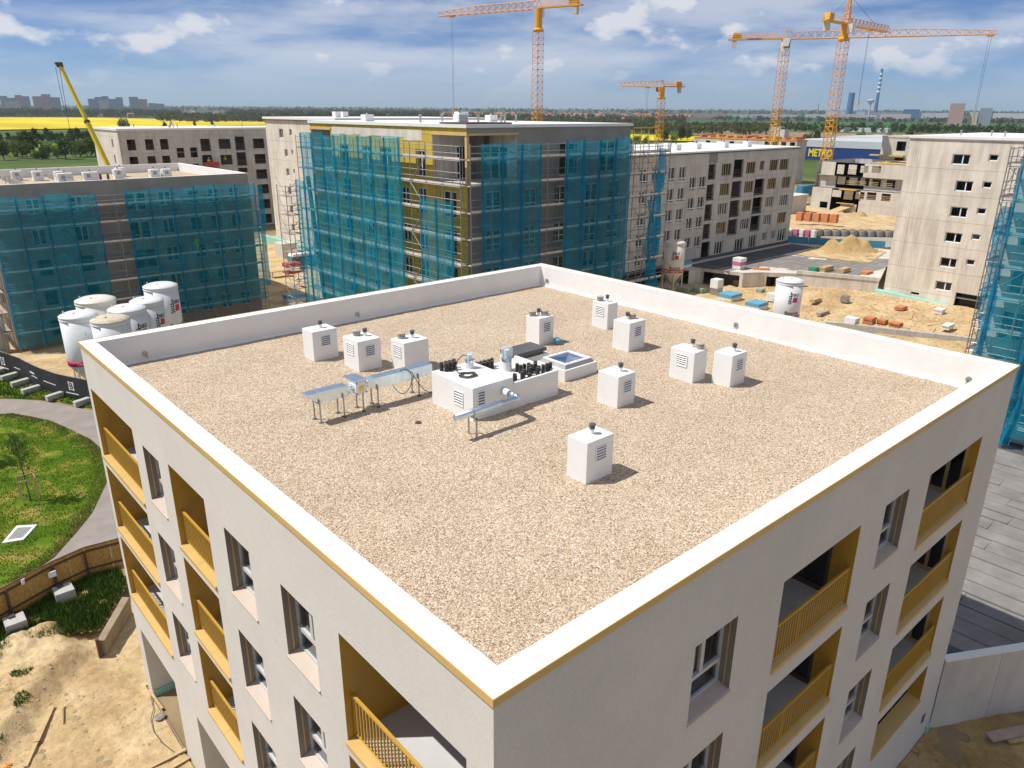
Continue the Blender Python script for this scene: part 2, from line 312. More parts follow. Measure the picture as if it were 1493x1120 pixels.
# ------------------------------------------------------------------ mesh helpers
class Fr:
    """wall frame: u along the wall, n outward, z up"""
    def __init__(s, ox, oy, u, n): s.o = (ox, oy); s.u = u; s.n = n
    def p(s, u, n, z): return (s.o[0] + s.u[0] * u + s.n[0] * n, s.o[1] + s.u[1] * u + s.n[1] * n, z)
class MB:
    def __init__(s): s.v = []; s.f = []; s.mi = []; s.cur = 0
    def face(s, pts):
        k = len(s.v); s.v.extend([tuple(p) for p in pts]); s.f.append(tuple(range(k, k + len(pts)))); s.mi.append(s.cur); return s
    def hexa(s, a):
        k = len(s.v); s.v.extend([tuple(p) for p in a])
        for q in ((0, 3, 2, 1), (4, 5, 6, 7), (0, 1, 5, 4), (1, 2, 6, 5), (2, 3, 7, 6), (3, 0, 4, 7)): s.f.append(tuple(k + i for i in q)); s.mi.append(s.cur)
        return s
    def box(s, x0, y0, z0, x1, y1, z1):
        return s.hexa([(x0, y0, z0), (x1, y0, z0), (x1, y1, z0), (x0, y1, z0), (x0, y0, z1), (x1, y0, z1), (x1, y1, z1), (x0, y1, z1)])
    def fbox(s, F, u0, u1, n0, n1, z0, z1):
        return s.hexa([F.p(u0, n0, z0), F.p(u1, n0, z0), F.p(u1, n1, z0), F.p(u0, n1, z0), F.p(u0, n0, z1), F.p(u1, n0, z1), F.p(u1, n1, z1), F.p(u0, n1, z1)])
    def fquad(s, F, u0, u1, z0, z1, n=0.0):
        return s.face([F.p(u0, n, z0), F.p(u1, n, z0), F.p(u1, n, z1), F.p(u0, n, z1)])
    def tube(s, p0, p1, r0, r1=None, n=6, cap=True):
        r1 = r0 if r1 is None else r1
        p0 = Vector(p0); p1 = Vector(p1); d = p1 - p0
        if d.length < 1e-6: return s
        d.normalize(); a = d.orthogonal().normalized(); c = d.cross(a); k = len(s.v)
        for p, r in ((p0, r0), (p1, r1)):
            for i in range(n):
                t_ = 2 * math.pi * (i + 0.5) / n; s.v.append(tuple(p + (a * math.cos(t_) + c * math.sin(t_)) * r))
        for i in range(n):
            j = (i + 1) % n; s.f.append((k + i, k + j, k + n + j, k + n + i)); s.mi.append(s.cur)
        if cap:
            s.f.append(tuple(k + i for i in reversed(range(n)))); s.mi.append(s.cur); s.f.append(tuple(k + n + i for i in range(n))); s.mi.append(s.cur)
        return s
    def path(s, pts, r, n=6):
        for a, b in zip(pts, pts[1:]): s.tube(a, b, r, r, n)
        return s
    def lathe(s, c, prof, n=20):
        k = len(s.v)
        for r, z in prof:
            for i in range(n):
                t_ = 2 * math.pi * i / n; s.v.append((c[0] + r * math.cos(t_), c[1] + r * math.sin(t_), c[2] + z))
        for q in range(len(prof) - 1):
            for i in range(n):
                j = (i + 1) % n; s.f.append((k + q * n + i, k + q * n + j, k + (q + 1) * n + j, k + (q + 1) * n + i)); s.mi.append(s.cur)
        s.f.append(tuple(k + i for i in reversed(range(n)))); s.mi.append(s.cur)
        e = k + (len(prof) - 1) * n; s.f.append(tuple(e + i for i in range(n))); s.mi.append(s.cur)
        return s
    def prism(s, poly, z0, z1):
        k = len(s.v); n = len(poly)
        for x, y in poly: s.v.append((x, y, z0))
        for x, y in poly: s.v.append((x, y, z1))
        s.f.append(tuple(k + i for i in reversed(range(n)))); s.f.append(tuple(k + n + i for i in range(n))); s.mi += [s.cur] * 2
        for i in range(n):
            j = (i + 1) % n; s.f.append((k + i, k + j, k + n + j, k + n + i)); s.mi.append(s.cur)
        return s
    def build(s, name, mats, parent=None, smooth=False, bevel=0.0):
        me = bpy.data.meshes.new(name)
        off = Vector((0, 0, 0))
        q = parent
        while q is not None: off += q.location; q = q.parent
        vv = np.array(s.v, dtype=np.float64) - np.array(off) if s.v else np.zeros((0, 3))
        me.from_pydata(vv.tolist(), [], s.f)
        for m_ in ([mats] if isinstance(mats, str) else mats): me.materials.append(MATS[m_])
        if len(me.materials) > 1: me.polygons.foreach_set('material_index', s.mi)
        if smooth: me.polygons.foreach_set('use_smooth', [True] * len(me.polygons))
        o = bpy.data.objects.new(name, me); COL.objects.link(o)
        if parent is not None: o.parent = parent
        if bevel:
            md = o.modifiers.new('bevel', 'BEVEL'); md.width = bevel; md.segments = 2; md.limit_method = 'ANGLE'
        return o
def tag(o, label=None, cat=None, group=None, kind=None):
    if label: o['label'] = label
    if cat: o['category'] = cat
    if group: o['group'] = group
    if kind: o['kind'] = kind
    return o
def thing(name, label, cat, loc=(0, 0, 0), group=None, rz=0):
    o = bpy.data.objects.new(name, None); COL.objects.link(o); o.location = loc; o.rotation_euler.z = rz; o.empty_display_size = 0.3
    return tag(o, label, cat, group)
def copy_tree(o, parent=None):
    c = o.copy(); COL.objects.link(c); c.parent = parent
    for ch in o.children: copy_tree(ch, c)
    return c
def inst(o, parent, loc):
    c = bpy.data.objects.new(o.name.split('.')[0], o.data); COL.objects.link(c); c.parent = parent; c.location = loc; return c
def struct(name, mb, m, **k): return tag(mb.build(name, m, **k), kind='structure')
def textmesh(s, size, depth=0.01, bold=0.0):
    cu = bpy.data.curves.new('txt', 'FONT'); cu.body = s; cu.size = size; cu.extrude = depth; cu.align_x = 'CENTER'; cu.align_y = 'CENTER'; cu.offset = bold; cu.resolution_u = 3
    o = bpy.data.objects.new('txt', cu); COL.objects.link(o)
    me = bpy.data.meshes.new_from_object(o.evaluated_get(bpy.context.evaluated_depsgraph_get()))
    bpy.data.objects.remove(o); bpy.data.curves.remove(cu)
    vs_ = [tuple(v_.co) for v_ in me.vertices]; fs = [tuple(p.vertices) for p in me.polygons]; bpy.data.meshes.remove(me)
    return vs_, fs
def addtext(mb, s, size, fn, depth=0.01, bold=0.0):
    vs_, fs = textmesh(s, size, depth, bold); k = len(mb.v)
    mb.v.extend([fn(*p) for p in vs_])
    for f in fs: mb.f.append(tuple(k + i for i in f)); mb.mi.append(mb.cur)
def holes(mb, F, u0, u1, z0, z1, ops, n=0.0, depth=0.0, reveal=None):
    """wall sheet with rectangular openings (ua, ub, za, zb); reveals run back by depth"""
    us = sorted({u0, u1, *[min(max(x, u0), u1) for o in ops for x in o[:2]]}); zs = sorted({z0, z1, *[min(max(x, z0), z1) for o in ops for x in o[2:4]]})
    for a, b_ in zip(us, us[1:]):
        for c, d in zip(zs, zs[1:]):
            um, zm = (a + b_) / 2, (c + d) / 2
            if any(o[0] < um < o[1] and o[2] < zm < o[3] for o in ops): continue
            mb.fquad(F, a, b_, c, d, n)
    if depth:
        for o in ops: revealbox(reveal or mb, F, o, n, depth)
def revealbox(mb, F, o, n, depth):
    a, b_, c, d = o[:4]; q = F.p
    for P in ([(a, c), (a, d)], [(a, d), (b_, d)], [(b_, d), (b_, c)], [(b_, c), (a, c)]):
        (ua, za), (ub, zb) = P
        mb.face([q(ua, n, za), q(ub, n, zb), q(ub, n - depth, zb), q(ua, n - depth, za)])
# ------------------------------------------------------------------ ground and site surfaces
g = MB(); S_ = 8700
g.face([(-S_, -S_, -0.02), (S_, -S_, -0.02), (S_, S_, -0.02), (-S_, S_, -0.02)])
struct('ground', g, 'ground')

# ------------------------------------------------------------------ the apartment building in front
WX, WY, H, GR = 22.32, 22.49, 15.10, 14.10
B = thing('apartment_building', 'finished pale grey apartment block with gravel roof and ochre balconies, nearest building', 'building', (WX / 2, WY / 2, 0))
FL = Fr(0, 0, (0, 1), (-1, 0)); FR_ = Fr(0, 0, (1, 0), (0, -1)); FB = Fr(0, WY, (1, 0), (0, 1)); FE = Fr(WX, 0, (0, 1), (1, 0))
ST = 3.0
def zr(k, a, b_): return (H + b_ - ST * k, H + a - ST * k)     # (low, high) for storey k from the top
winL = [(y0, y1, *zr(k, -1.86, -3.71), 'w') for k in range(4) for (y0, y1) in ((15.0, 16.47), (8.7, 10.2), (5.64, 7.1))]
balL = [(17.38, 22.12, *zr(k, -1.63, -4.30), 'b', k) for k in range(3)] + [(11.4, 14.08, *zr(k, -1.60, -4.28), 'b', k) for k in range(3)] + [(0.65, 4.57, *zr(k, -1.62, -4.32), 'b', k) for k in range(4)]
recL = [(17.85, 21.8, 0.05, H - 11.72, 'r'), (12.2, 15.7, 0.05, H - 11.72, 'r')]
winL = [o for o in winL if not (o[0] == 15.0 and o[2] < 3)]
winR = [(x0, x1, *zr(k, -1.83, -3.67), 'w') for k in range(4) for (x0, x1) in ((5.0, 6.45), (13.25, 14.72))]
balR = [(8.22, 11.86, *zr(k, -1.85, -4.25), 'b', k) for k in range(4)] + [(16.15, 20.25, *zr(k, -1.90, -4.31), 'c', k) for k in range(3)]
lowR = [(16.3, 20.35, H - 12.5, H - 10.90, 'w4')]
wall = MB()
holes(wall, FL, 0, WY, -0.3, H - 0.02, winL + balL + recL)
holes(wall, FR_, 0, WX, -0.3, H - 0.02, winR + balR + lowR)
holes(wall, FB, 0, WX, -0.3, H - 0.02, []); holes(wall, FE, 0, WY, -0.3, H - 0.02, [])
wall.build('wall', 'render', B)
it = MB()
for k in range(1, 5): it.box(1.9, 1.9, H - 1.15 - ST * k, WX - 0.4, WY - 0.4, H - 0.95 - ST * k)
it.box(7.5, 7.5, 0, 7.7, 15, GR - 0.6); it.box(11, 2.2, 0, 11.2, 20, GR - 0.6)
it.build('interior_slabs', 'screed', B)
# parapet: coping, trim and lining
T = 0.45
cop = MB(); z1 = H + 0.015
for x0, y0, x1, y1 in ((-0.03, -0.03, WX + 0.03, T), (-0.03, WY - T, WX + 0.03, WY + 0.03), (-0.03, T, T, WY - T), (WX - T, T, WX + 0.03, WY - T)): cop.box(x0, y0, H - 0.05, x1, y1, z1)
cpo = cop.build('coping', 'membrane', B)
for k in range(1, 11):
    for (x0, y0, x1, y1) in ((k * 2.03 - .03, -.025, k * 2.03 + .03, T - .005), (k * 2.03 + .4, WY - T + .005, k * 2.03 + .46, WY + .025), (-.025, k * 2.05 + .2, T - .005, k * 2.05 + .26), (WX - T + .005, k * 2.05, WX + .025, k * 2.05 + .06)):
        m_ = MB(); m_.box(x0, y0, z1 - .01, x1, y1, z1 + .004); m_.build('lap_seam', 'membrane_lap', cpo)
tr = MB()
for x0, y0, x1, y1 in ((-0.05, -0.05, WX + 0.05, -0.032), (-0.05, WY + 0.032, WX + 0.05, WY + 0.05), (-0.05, -0.032, -0.032, WY + 0.032), (WX + 0.032, -0.032, WX + 0.05, WY + 0.032)): tr.box(x0, y0, H - 0.115, x1, y1, H + 0.03)
tr.build('edge_trim', 'gold_metal', B)
ln_ = MB()
def lining(F, u0, u1, n):
    k = 40
    for i in range(k):
        a, b_ = u0 + (u1 - u0) * i / k, u0 + (u1 - u0) * (i + 1) / k
        ja, jb = 0.012 * math.sin(a * 2.3) , 0.012 * math.sin(b_ * 2.3)
        ln_.face([F.p(a, n, H - 0.04), F.p(b_, n, H - 0.04), F.p(b_, n + 0.01 + jb, GR + 0.08), F.p(a, n + 0.01 + ja, GR + 0.08)])
        ln_.face([F.p(a, n + 0.01 + ja, GR + 0.08), F.p(b_, n + 0.01 + jb, GR + 0.08), F.p(b_, n + 0.13, GR - 0.03), F.p(a, n + 0.13, GR - 0.03)])
lining(Fr(0, WY - T, (1, 0), (0, -1)), T, WX - T, 0); lining(Fr(WX - T, 0, (0, 1), (-1, 0)), T, WY - T, 0)
lining(Fr(0, T, (1, 0), (0, 1)), T, WX - T, 0); lining(Fr(T, 0, (0, 1), (1, 0)), T, WY - T, 0)
ln_.build('parapet_lining', 'membrane', B)
# gravel bed with gentle unevenness
gb = MB(); nx, ny = 110, 110
def gz(x, y): return GR + 0.022 * mnoise.noise(Vector((x * 0.9, y * 0.9, 0))) + 0.012 * mnoise.noise(Vector((x * 3.1, y * 3.1, 4)))
xs = np.linspace(T, WX - T, nx); ys = np.linspace(T, WY - T, ny)
for y in ys:
    for x in xs: gb.v.append((x, y, gz(x, y)))
for j in range(ny - 1):
    for i in range(nx - 1):
        k = j * nx + i; gb.f.append((k, k + 1, k + nx + 1, k + nx)); gb.mi.append(0)
tag(gb.build('gravel', 'gravel', B, smooth=True), 'even bed of tan and white roof gravel', kind='stuff')
# loose stones lying proud of the bed
def stones(n, x0, x1, y0, y1, zf, rmin, rmax, keep=None):
    x = RN.uniform(x0, x1, n); y = RN.uniform(y0, y1, n)
    r = RN.uniform(rmin, rmax, n); a = RN.uniform(0, math.pi, n); e = RN.uniform(0.6, 1.0, n); h = RN.uniform(0.45, 0.8, n)
    z = zf(x, y)
    unit = np.array([(1, 0, 0), (0, 1, 0), (-1, 0, 0), (0, -1, 0), (0, 0, 1), (0, 0, -1)], float)
    ux = unit[:, 0][None] * r[:, None]; uy = unit[:, 1][None] * (r * e)[:, None]
    vx = x[:, None] + ux * np.cos(a)[:, None] - uy * np.sin(a)[:, None]
    vy = y[:, None] + ux * np.sin(a)[:, None] + uy * np.cos(a)[:, None]
    vz = z[:, None] + unit[:, 2][None] * (r * h)[:, None]
    V = np.stack([vx, vy, vz], -1).reshape(-1, 3)
    f = np.array([(0, 1, 4), (1, 2, 4), (2, 3, 4), (3, 0, 4)])
    F_ = (np.arange(n) * 6)[:, None, None] + f[None]
    return V, F_.reshape(-1, 3), n
def stone_obj(name, V, F_, n, mats, parent):
    off = np.zeros(3); q = parent
    while q is not None: off += np.array(q.location); q = q.parent
    me = bpy.data.meshes.new(name); me.vertices.add(len(V)); me.vertices.foreach_set('co', (V - off).ravel())
    me.loops.add(F_.size); me.loops.foreach_set('vertex_index', F_.ravel().astype(np.int32))
    me.polygons.add(len(F_)); me.polygons.foreach_set('loop_start', (np.arange(len(F_)) * 3).astype(np.int32))
    for m_ in mats: me.materials.append(MATS[m_])
    me.polygons.foreach_set('material_index', np.repeat(RN.integers(0, len(mats), n), len(F_) // n).astype(np.int32))
    me.update(calc_edges=True)
    o = bpy.data.objects.new(name, me); COL.objects.link(o)
    if parent is not None: o.parent = parent
    return o
V, F_, n_ = stones(120000, T + 0.02, WX - T - 0.02, T + 0.02, WY - T - 0.02, lambda x, y: np.full_like(x, GR + 0.006), 0.008, 0.019)
tag(stone_obj('loose_stones', V, F_, n_, ['pebble_tan', 'pebble_pale', 'pebble_tan', 'pebble_brown'], B), kind='stuff')
# roof overflow outlets in the parapet
def outlet(F, u, z):
    m_ = MB(); c = Vector(F.p(u, -0.0, z)); nn_ = Vector((F.n[0], F.n[1], 0))
    m_.tube(c - nn_ * 0.05, c + nn_ * 0.045, 0.10, 0.10, 16); m_.tube(c + nn_ * 0.045, c + nn_ * 0.05, 0.075, 0.075, 16)
    o = m_.build('overflow_outlet', 'galv_dull', B)
    k = MB(); k.tube(c + nn_ * 0.05, c + nn_ * 0.09 + Vector((F.u[0] * 0.05, F.u[1] * 0.05, -0.16)), 0.012, 0.012, 6); k.build('wire', 'dark_grey', o)
Fi = Fr(0, WY - T, (1, 0), (0, -1)); Fj = Fr(WX - T, 0, (0, 1), (-1, 0))
for u in (1.94, 10.77): outlet(Fi, u, 14.38)
for u in (21.53, 10.14, 1.18): outlet(Fj, u, 14.42)

# windows
def window(F, o, n0=-0.33):
    a, b_, c, d = o[:4]
    rv = MB(); q = F.p
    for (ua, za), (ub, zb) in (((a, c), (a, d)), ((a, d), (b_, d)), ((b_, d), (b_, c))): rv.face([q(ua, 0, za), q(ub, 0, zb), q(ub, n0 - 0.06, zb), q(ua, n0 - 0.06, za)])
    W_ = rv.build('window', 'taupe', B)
    s = MB(); s.hexa([q(a - 0.02, 0.03, c - 0.035), q(b_ + 0.02, 0.03, c - 0.035), q(b_, n0, c + 0.03), q(a, n0, c + 0.03), q(a - 0.02, 0.03, c - 0.02), q(b_ + 0.02, 0.03, c - 0.02), q(b_, n0, c + 0.075), q(a, n0, c + 0.075)])
    s.fbox(F, a - 0.02, b_ + 0.02, 0.015, 0.035, c - 0.07, c - 0.022); s.build('sill', 'sill', W_)
    f = MB(); z0 = c + 0.06; fw = 0.06; n1 = n0 + 0.05; zt = z0 + (d - z0) * 0.33
    f.fbox(F, a, a + fw, n0 - 0.05, n1, z0, d); f.fbox(F, b_ - fw, b_, n0 - 0.05, n1, z0, d)
    f.fbox(F, a + fw, b_ - fw, n0 - 0.05, n1, d - fw, d); f.fbox(F, a + fw, b_ - fw, n0 - 0.05, n1, z0, z0 + fw)
    f.fbox(F, a + fw, b_ - fw, n0 - 0.05, n1 + 0.02, zt - 0.05, zt + 0.05)
    um = (a + b_) / 2; f.fbox(F, um - 0.06, um + 0.06, n0 - 0.05, n1 + 0.01, zt + 0.05, d - fw)
    f.build('frame', 'frame_grey', W_)
    for (ua, ub, za, zb) in ((a + fw, b_ - fw, z0 + fw, zt - 0.05), (a + fw, um - 0.06, zt + 0.05, d - fw), (um + 0.06, b_ - fw, zt + 0.05, d - fw)):
        p_ = MB(); p_.fbox(F, ua, ub, n0 - 0.02, n0, za, zb); p_.build('pane', 'glass', W_)
    gr = MB(); u_ = a if F is FL else b_
    sgn = -1 if F is FL else 1
    uu = b_ if F is FL else b_
    gr.fbox(F, uu - 0.012, uu - 0.004, -0.16, -0.13, c + 0.05, d - 0.02); gr.build('blind_rail', 'gold_metal', W_)
    bk = MB(); bk.fquad(F, a - 0.6, b_ + 0.6, c - 0.7, d + 0.3, n0 - 2.4); bk.build('room_wall', 'screed', W_)
for o in winL: window(FL, o)
for o in winR: window(FR_, o)
# bathroom vent grille low on the shaded facade
m_ = MB(); m_.fbox(FR_, 21.2, 21.45, -0.03, 0.02, 1.0, 1.35); m_.build('wall_grille', 'dark_grey', B)
m_ = MB(); m_.fbox(FR_, WX - 0.35, WX - 0.02, 0.002, 0.06, -0.2, 0.35); m_.fbox(FE, 0.02, 0.4, 0.002, 0.05, -0.2, 0.35); m_.build('plinth_insulation', 'mint', B)

# balconies
def balcony(F, o, depth, single):
    a, b_, c, d = o[:4]; q = F.p; fl = c + 0.10
    l = MB()
    l.face([q(a, 0, c), q(a, 0, d), q(a, -depth, d), q(a, -depth, c)])
    sd = depth if F is FL else (0.58 if depth > 1.4 else 0.28)
    l.face([q(b_, 0, c), q(b_, 0, d), q(b_, -sd, d), q(b_, -sd, c)])
    da, db, dz = (a + 0.1, b_ - 0.1, d - 0.12) if F is FR_ else (a + 0.35, b_ - 0.5, d - 0.25)
    holes(l, F, a, b_, fl, d, [(da, db, fl + 0.05, dz)], -depth)
    Bc = l.build('balcony', 'gold', B)
    m_ = MB(); m_.face([q(a, 0, d), q(b_, 0, d), q(b_, -depth, d), q(a, -depth, d)]); m_.build('ceiling', 'render', Bc)
    nf = -0.20 if F is FL else -0.11
    m_ = MB(); m_.fbox(F, a, b_, -depth - 0.3, nf + 0.005, fl - 0.12, fl); m_.build('floor', 'screed', Bc)
    m_ = MB(); um = (a + b_) / 2
    for ua, ub in ((a - 0.0, um - 0.004), (um + 0.004, b_ + 0.0)):
        m_.hexa([q(ua, 0.05, c - 0.01), q(ub, 0.05, c - 0.01), q(ub, nf, c + 0.0), q(ua, nf, c + 0.0), q(ua, 0.05, c + 0.06), q(ub, 0.05, c + 0.06), q(ub, nf, c + 0.10), q(ua, nf, c + 0.10)])
        m_.fbox(F, ua, ub, 0.03, 0.05, c - 0.06, c - 0.012)
    m_.build('edge_flashing', 'gold_metal', Bc)
    nr = -0.17 if F is FL else -0.085; z0, z1_ = fl + 0.08, fl + 1.03
    m_ = MB(); m_.fbox(F, a + 0.03, b_ - 0.03, nr - 0.03, nr + 0.03, z1_ - 0.02, z1_ + 0.03); m_.build('top_rail', 'gold_rail', Bc)
    m_ = MB(); m_.fbox(F, a + 0.03, b_ - 0.03, nr - 0.02, nr + 0.02, z0, z0 + 0.03)
    k = int((b_ - a) / 1.3) + 1
    for i in range(k + 1):
        u = a + 0.06 + (b_ - a - 0.12) * i / k; m_.fbox(F, u - 0.02, u + 0.02, nr - 0.025, nr - 0.005, fl - 0.02, z1_ - 0.02)
    m_.build('bottom_rail', 'gold_rail', Bc)
    nb = int((b_ - a - 0.1) / 0.12); step = (b_ - a - 0.1) / nb
    if single:
        first = None
        for i in range(nb + 1):
            u = a + 0.05 + step * i
            if first is None:
                m_ = MB(); m_.fbox(F, u - 0.014, u + 0.014, nr - 0.012, nr + 0.020, z0 + 0.03, z1_ - 0.02); first = m_.build('baluster', 'gold_rail', Bc)
            else:
                c_ = first.copy(); COL.objects.link(c_); c_.location = Vector(F.p(step * i, 0, 0)) - Vector(F.p(0, 0, 0))
    else:
        m_ = MB()
        for i in range(nb + 1):
            u = a + 0.05 + step * i; m_.fbox(F, u - 0.014, u + 0.014, nr - 0.012, nr + 0.020, z0 + 0.03, z1_ - 0.02)
        tag(m_.build('balusters', 'gold_rail', Bc), kind='stuff')
    dr = MB(); nd = -depth - 0.08
    dr.fbox(F, da, da + 0.09, nd - 0.04, nd + 0.04, fl + 0.05, dz); dr.fbox(F, db - 0.09, db, nd - 0.04, nd + 0.04, fl + 0.05, dz); dr.fbox(F, da + 0.09, db - 0.09, nd - 0.04, nd + 0.04, dz - 0.09, dz); dr.fbox(F, da + 0.09, db - 0.09, nd - 0.04, nd + 0.04, fl + 0.05, fl + 0.2)
    um = (da + db) / 2; dr.fbox(F, um - 0.07, um + 0.07, nd - 0.04, nd + 0.045, fl + 0.2, dz - 0.09)
    dr.build('door', 'frame_dark', Bc)
    if sd < depth:                                                     # glazed door in the side wall
        G = Fr(*F.p(b_, 0, 0)[:2], (-F.n[0], -F.n[1]), (-F.u[0], -F.u[1])); k2 = MB(); m2_ = (sd + depth) / 2
        for ua, ub, za, zb in ((sd, sd + 0.08, fl, d), (depth - 0.08, depth, fl, d), (sd + 0.08, depth - 0.08, d - 0.1, d), (sd + 0.08, depth - 0.08, fl, fl + 0.16)): k2.fbox(G, ua, ub, -0.05, 0.03, za, zb)
        if depth < 1.4: k2.fbox(G, m2_ - 0.05, m2_ + 0.05, -0.05, 0.035, fl + 0.16, d - 0.1)
        sdr = k2.build('side_door', 'frame_dark' if depth > 1.4 else 'frame_wood', Bc)
        k2 = MB(); k2.fbox(G, sd + 0.08, depth - 0.08, -0.02, 0.0, fl + 0.16, d - 0.1); k2.build('door_glass', 'glass', Bc)
    m_ = MB(); m_.fbox(F, da + 0.09, um - 0.07, nd - 0.01, nd + 0.01, fl + 0.2, dz - 0.09); m_.fbox(F, um + 0.07, db - 0.09, nd - 0.01, nd + 0.01, fl + 0.2, dz - 0.09); m_.build('door_glass', 'glass', Bc)
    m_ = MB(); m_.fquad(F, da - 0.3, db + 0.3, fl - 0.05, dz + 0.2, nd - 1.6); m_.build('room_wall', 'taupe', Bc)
    return Bc
for o in balL: balcony(FL, o, 1.7, o[0] < 5 and o[5] < 2 or 11 < o[0] < 12)
for o in balR: balcony(FR_, o, 1.5 if o[4] == 'b' else 1.25, o[4] == 'b' and o[5] < 3)
for o in recL:                                                         # open ground-floor recesses
    m_ = MB(); a, b_, c, d = o[:4]; q = FL.p
    for (ua, za), (ub, zb) in (((a, c), (a, d)), ((a, d), (b_, d)), ((b_, d), (b_, c))): m_.face([q(ua, 0, za), q(ub, 0, zb), q(ub, -1.6, zb), q(ua, -1.6, za)])
    m_.fquad(FL, a, b_, c, d, -1.6); r_ = m_.build('recess', 'render', B)
    m_ = MB(); m_.fbox(FL, a + 0.02, b_ - 0.02, -1.58, -1.52, -0.1, 0.3); m_.fbox(FL, b_ - 0.06, b_ - 0.005, -1.5, -0.02, -0.1, 0.3); m_.build('plinth_insulation', 'mint', r_)
o = lowR[0]; a, b_, c, d = o[:4]; q = FR_.p
m_ = MB()
for (ua, za), (ub, zb) in (((a, c), (a, d)), ((a, d), (b_, d)), ((b_, d), (b_, c))): m_.face([q(ua, 0, za), q(ub, 0, zb), q(ub, -0.5, zb), q(ua, -0.5, za)])
W4 = m_.build('wide_window', 'gold', B)
m_ = MB(); um = (a + b_) / 2 + 0.5
for ua, ub in ((a, um - 0.004), (um + 0.004, b_)): m_.hexa([q(ua, 0.05, c - 0.02), q(ub, 0.05, c - 0.02), q(ub, -0.45, c + 0.03), q(ua, -0.45, c + 0.03), q(ua, 0.05, c + 0.04), q(ub, 0.05, c + 0.04), q(ub, -0.45, c + 0.12), q(ua, -0.45, c + 0.12)])
m_.build('sill', 'gold_metal', W4)
m_ = MB()
for u in (a + 0.03, a + 1.35, a + 2.7, b_ - 0.03): m_.fbox(FR_, u - 0.05, u + 0.05, -0.55, -0.46, c + 0.1, d)
m_.fbox(FR_, a, b_, -0.54, -0.47, d - 0.08, d); m_.build('frame', 'frame_dark', W4)
m_ = MB(); m_.fbox(FR_, a, b_, -0.52, -0.50, c + 0.1, d); m_.build('pane', 'glass', W4)
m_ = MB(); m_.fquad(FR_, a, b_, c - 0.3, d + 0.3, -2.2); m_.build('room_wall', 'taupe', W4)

# ------------------------------------------------------------------ things on the roof
def louver(root, F, u0, u1, z0, z1, n):
    m_ = MB(); fw = 0.025
    m_.fbox(F, u0, u0 + fw, n, n + 0.025, z0, z1); m_.fbox(F, u1 - fw, u1, n, n + 0.025, z0, z1); m_.fbox(F, u0 + fw, u1 - fw, n, n + 0.025, z0, z0 + fw); m_.fbox(F, u0 + fw, u1 - fw, n, n + 0.025, z1 - fw, z1)
    L = m_.build('louver', 'frame_white', root)
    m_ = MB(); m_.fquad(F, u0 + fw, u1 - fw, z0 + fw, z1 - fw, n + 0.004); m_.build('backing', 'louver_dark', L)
    k = 5; h = (z1 - z0 - 2 * fw) / k; proto = None
    for i in range(k):
        z = z0 + fw + h * i
        if proto is None:
            m_ = MB(); q = F.p
            m_.hexa([q(u0 + fw, n + 0.024, z), q(u1 - fw, n + 0.024, z), q(u1 - fw, n + 0.005, z + h * 0.30), q(u0 + fw, n + 0.005, z + h * 0.30), q(u0 + fw, n + 0.024, z + 0.012), q(u1 - fw, n + 0.024, z + 0.012), q(u1 - fw, n + 0.005, z + h * 0.30 + 0.012), q(u0 + fw, n + 0.005, z + h * 0.30 + 0.012)])
            proto = m_.build('slat', 'frame_white', L)
        else:
            c_ = proto.copy(); COL.objects.link(c_); c_.location = (0, 0, h * i)
def cowl(root, x, y, z):
    m_ = MB(); m_.lathe((x, y, z), [(0.055, -0.02), (0.055, 0.13)], 14); o = m_.build('vent_pipe', 'white_paint', root, smooth=False)
    m_ = MB(); m_.lathe((x, y, z), [(0.06, 0.13), (0.075, 0.14), (0.075, 0.19), (0.06, 0.20), (0.06, 0.215), (0.088, 0.225), (0.088, 0.265), (0.05, 0.285)], 16); m_.build('pipe_cap', 'dark_grey', o)
def mushroom(root, x, y, z):
    m_ = MB(); m_.lathe((x, y, z), [(0.12, -0.01), (0.12, 0.05), (0.15, 0.055), (0.15, 0.08), (0.12, 0.085), (0.12, 0.105), (0.15, 0.11), (0.15, 0.135), (0.12, 0.14), (0.12, 0.155), (0.155, 0.16), (0.155, 0.19), (0.06, 0.215)], 18); m_.build('round_vent', 'beige_plastic', root)
VENTS = [  # x0, y0, x1, y1, h, louvres, cowls, round vents, label
 (6.57, 17.97, 7.56, 18.77, 1.11, 'R', [(.55, .5)], [], 'white vent box nearest the left rear corner with one capped pipe'),
 (7.21, 15.88, 8.14, 16.92, 1.10, 'LR', [(.68, .52)], [(.45, .75)], 'white vent box with louvres on two sides and a round beige vent'),
 (8.38, 14.75, 9.42, 15.60, 1.08, 'L', [(.62, .50)], [(.30, .75)], 'white vent box half hidden behind the silver duct'),
 (14.20, 14.05, 14.98, 14.82, 1.10, 'R', [(.45, .55)], [(.72, .40), (.15, .70)], 'white vent box behind the dark roof hatch, two round vents on top'),
 (18.00, 13.88, 18.62, 14.77, 1.10, 'L', [(.62, .45)], [(.35, .75)], 'white vent box farthest back near the right rear parapet'),
 (16.28, 11.25, 17.22, 12.08, 1.13, 'R', [(.45, .60)], [(.70, .55)], 'white vent box with round vent behind and right of the skylight'),
 (11.48, 7.65, 12.30, 8.50, 1.04, 'R', [(.60, .42)], [], 'white vent box between the skylight and the foremost vent box'),
 (15.19, 7.51, 15.92, 8.50, 1.08, 'L', [(.75, .50)], [(.80, .22)], 'left of the paired white vent boxes, louvre on its left side'),
 (15.80, 6.44, 16.66, 7.17, 1.11, 'R', [(.60, .40)], [], 'right of the paired white vent boxes, nearest the right parapet'),
 (7.06, 4.82, 8.03, 5.50, 1.11, 'R', [(.55, .52)], [], 'foremost white vent box standing alone on the gravel'),
]
VENT_PROTO = None
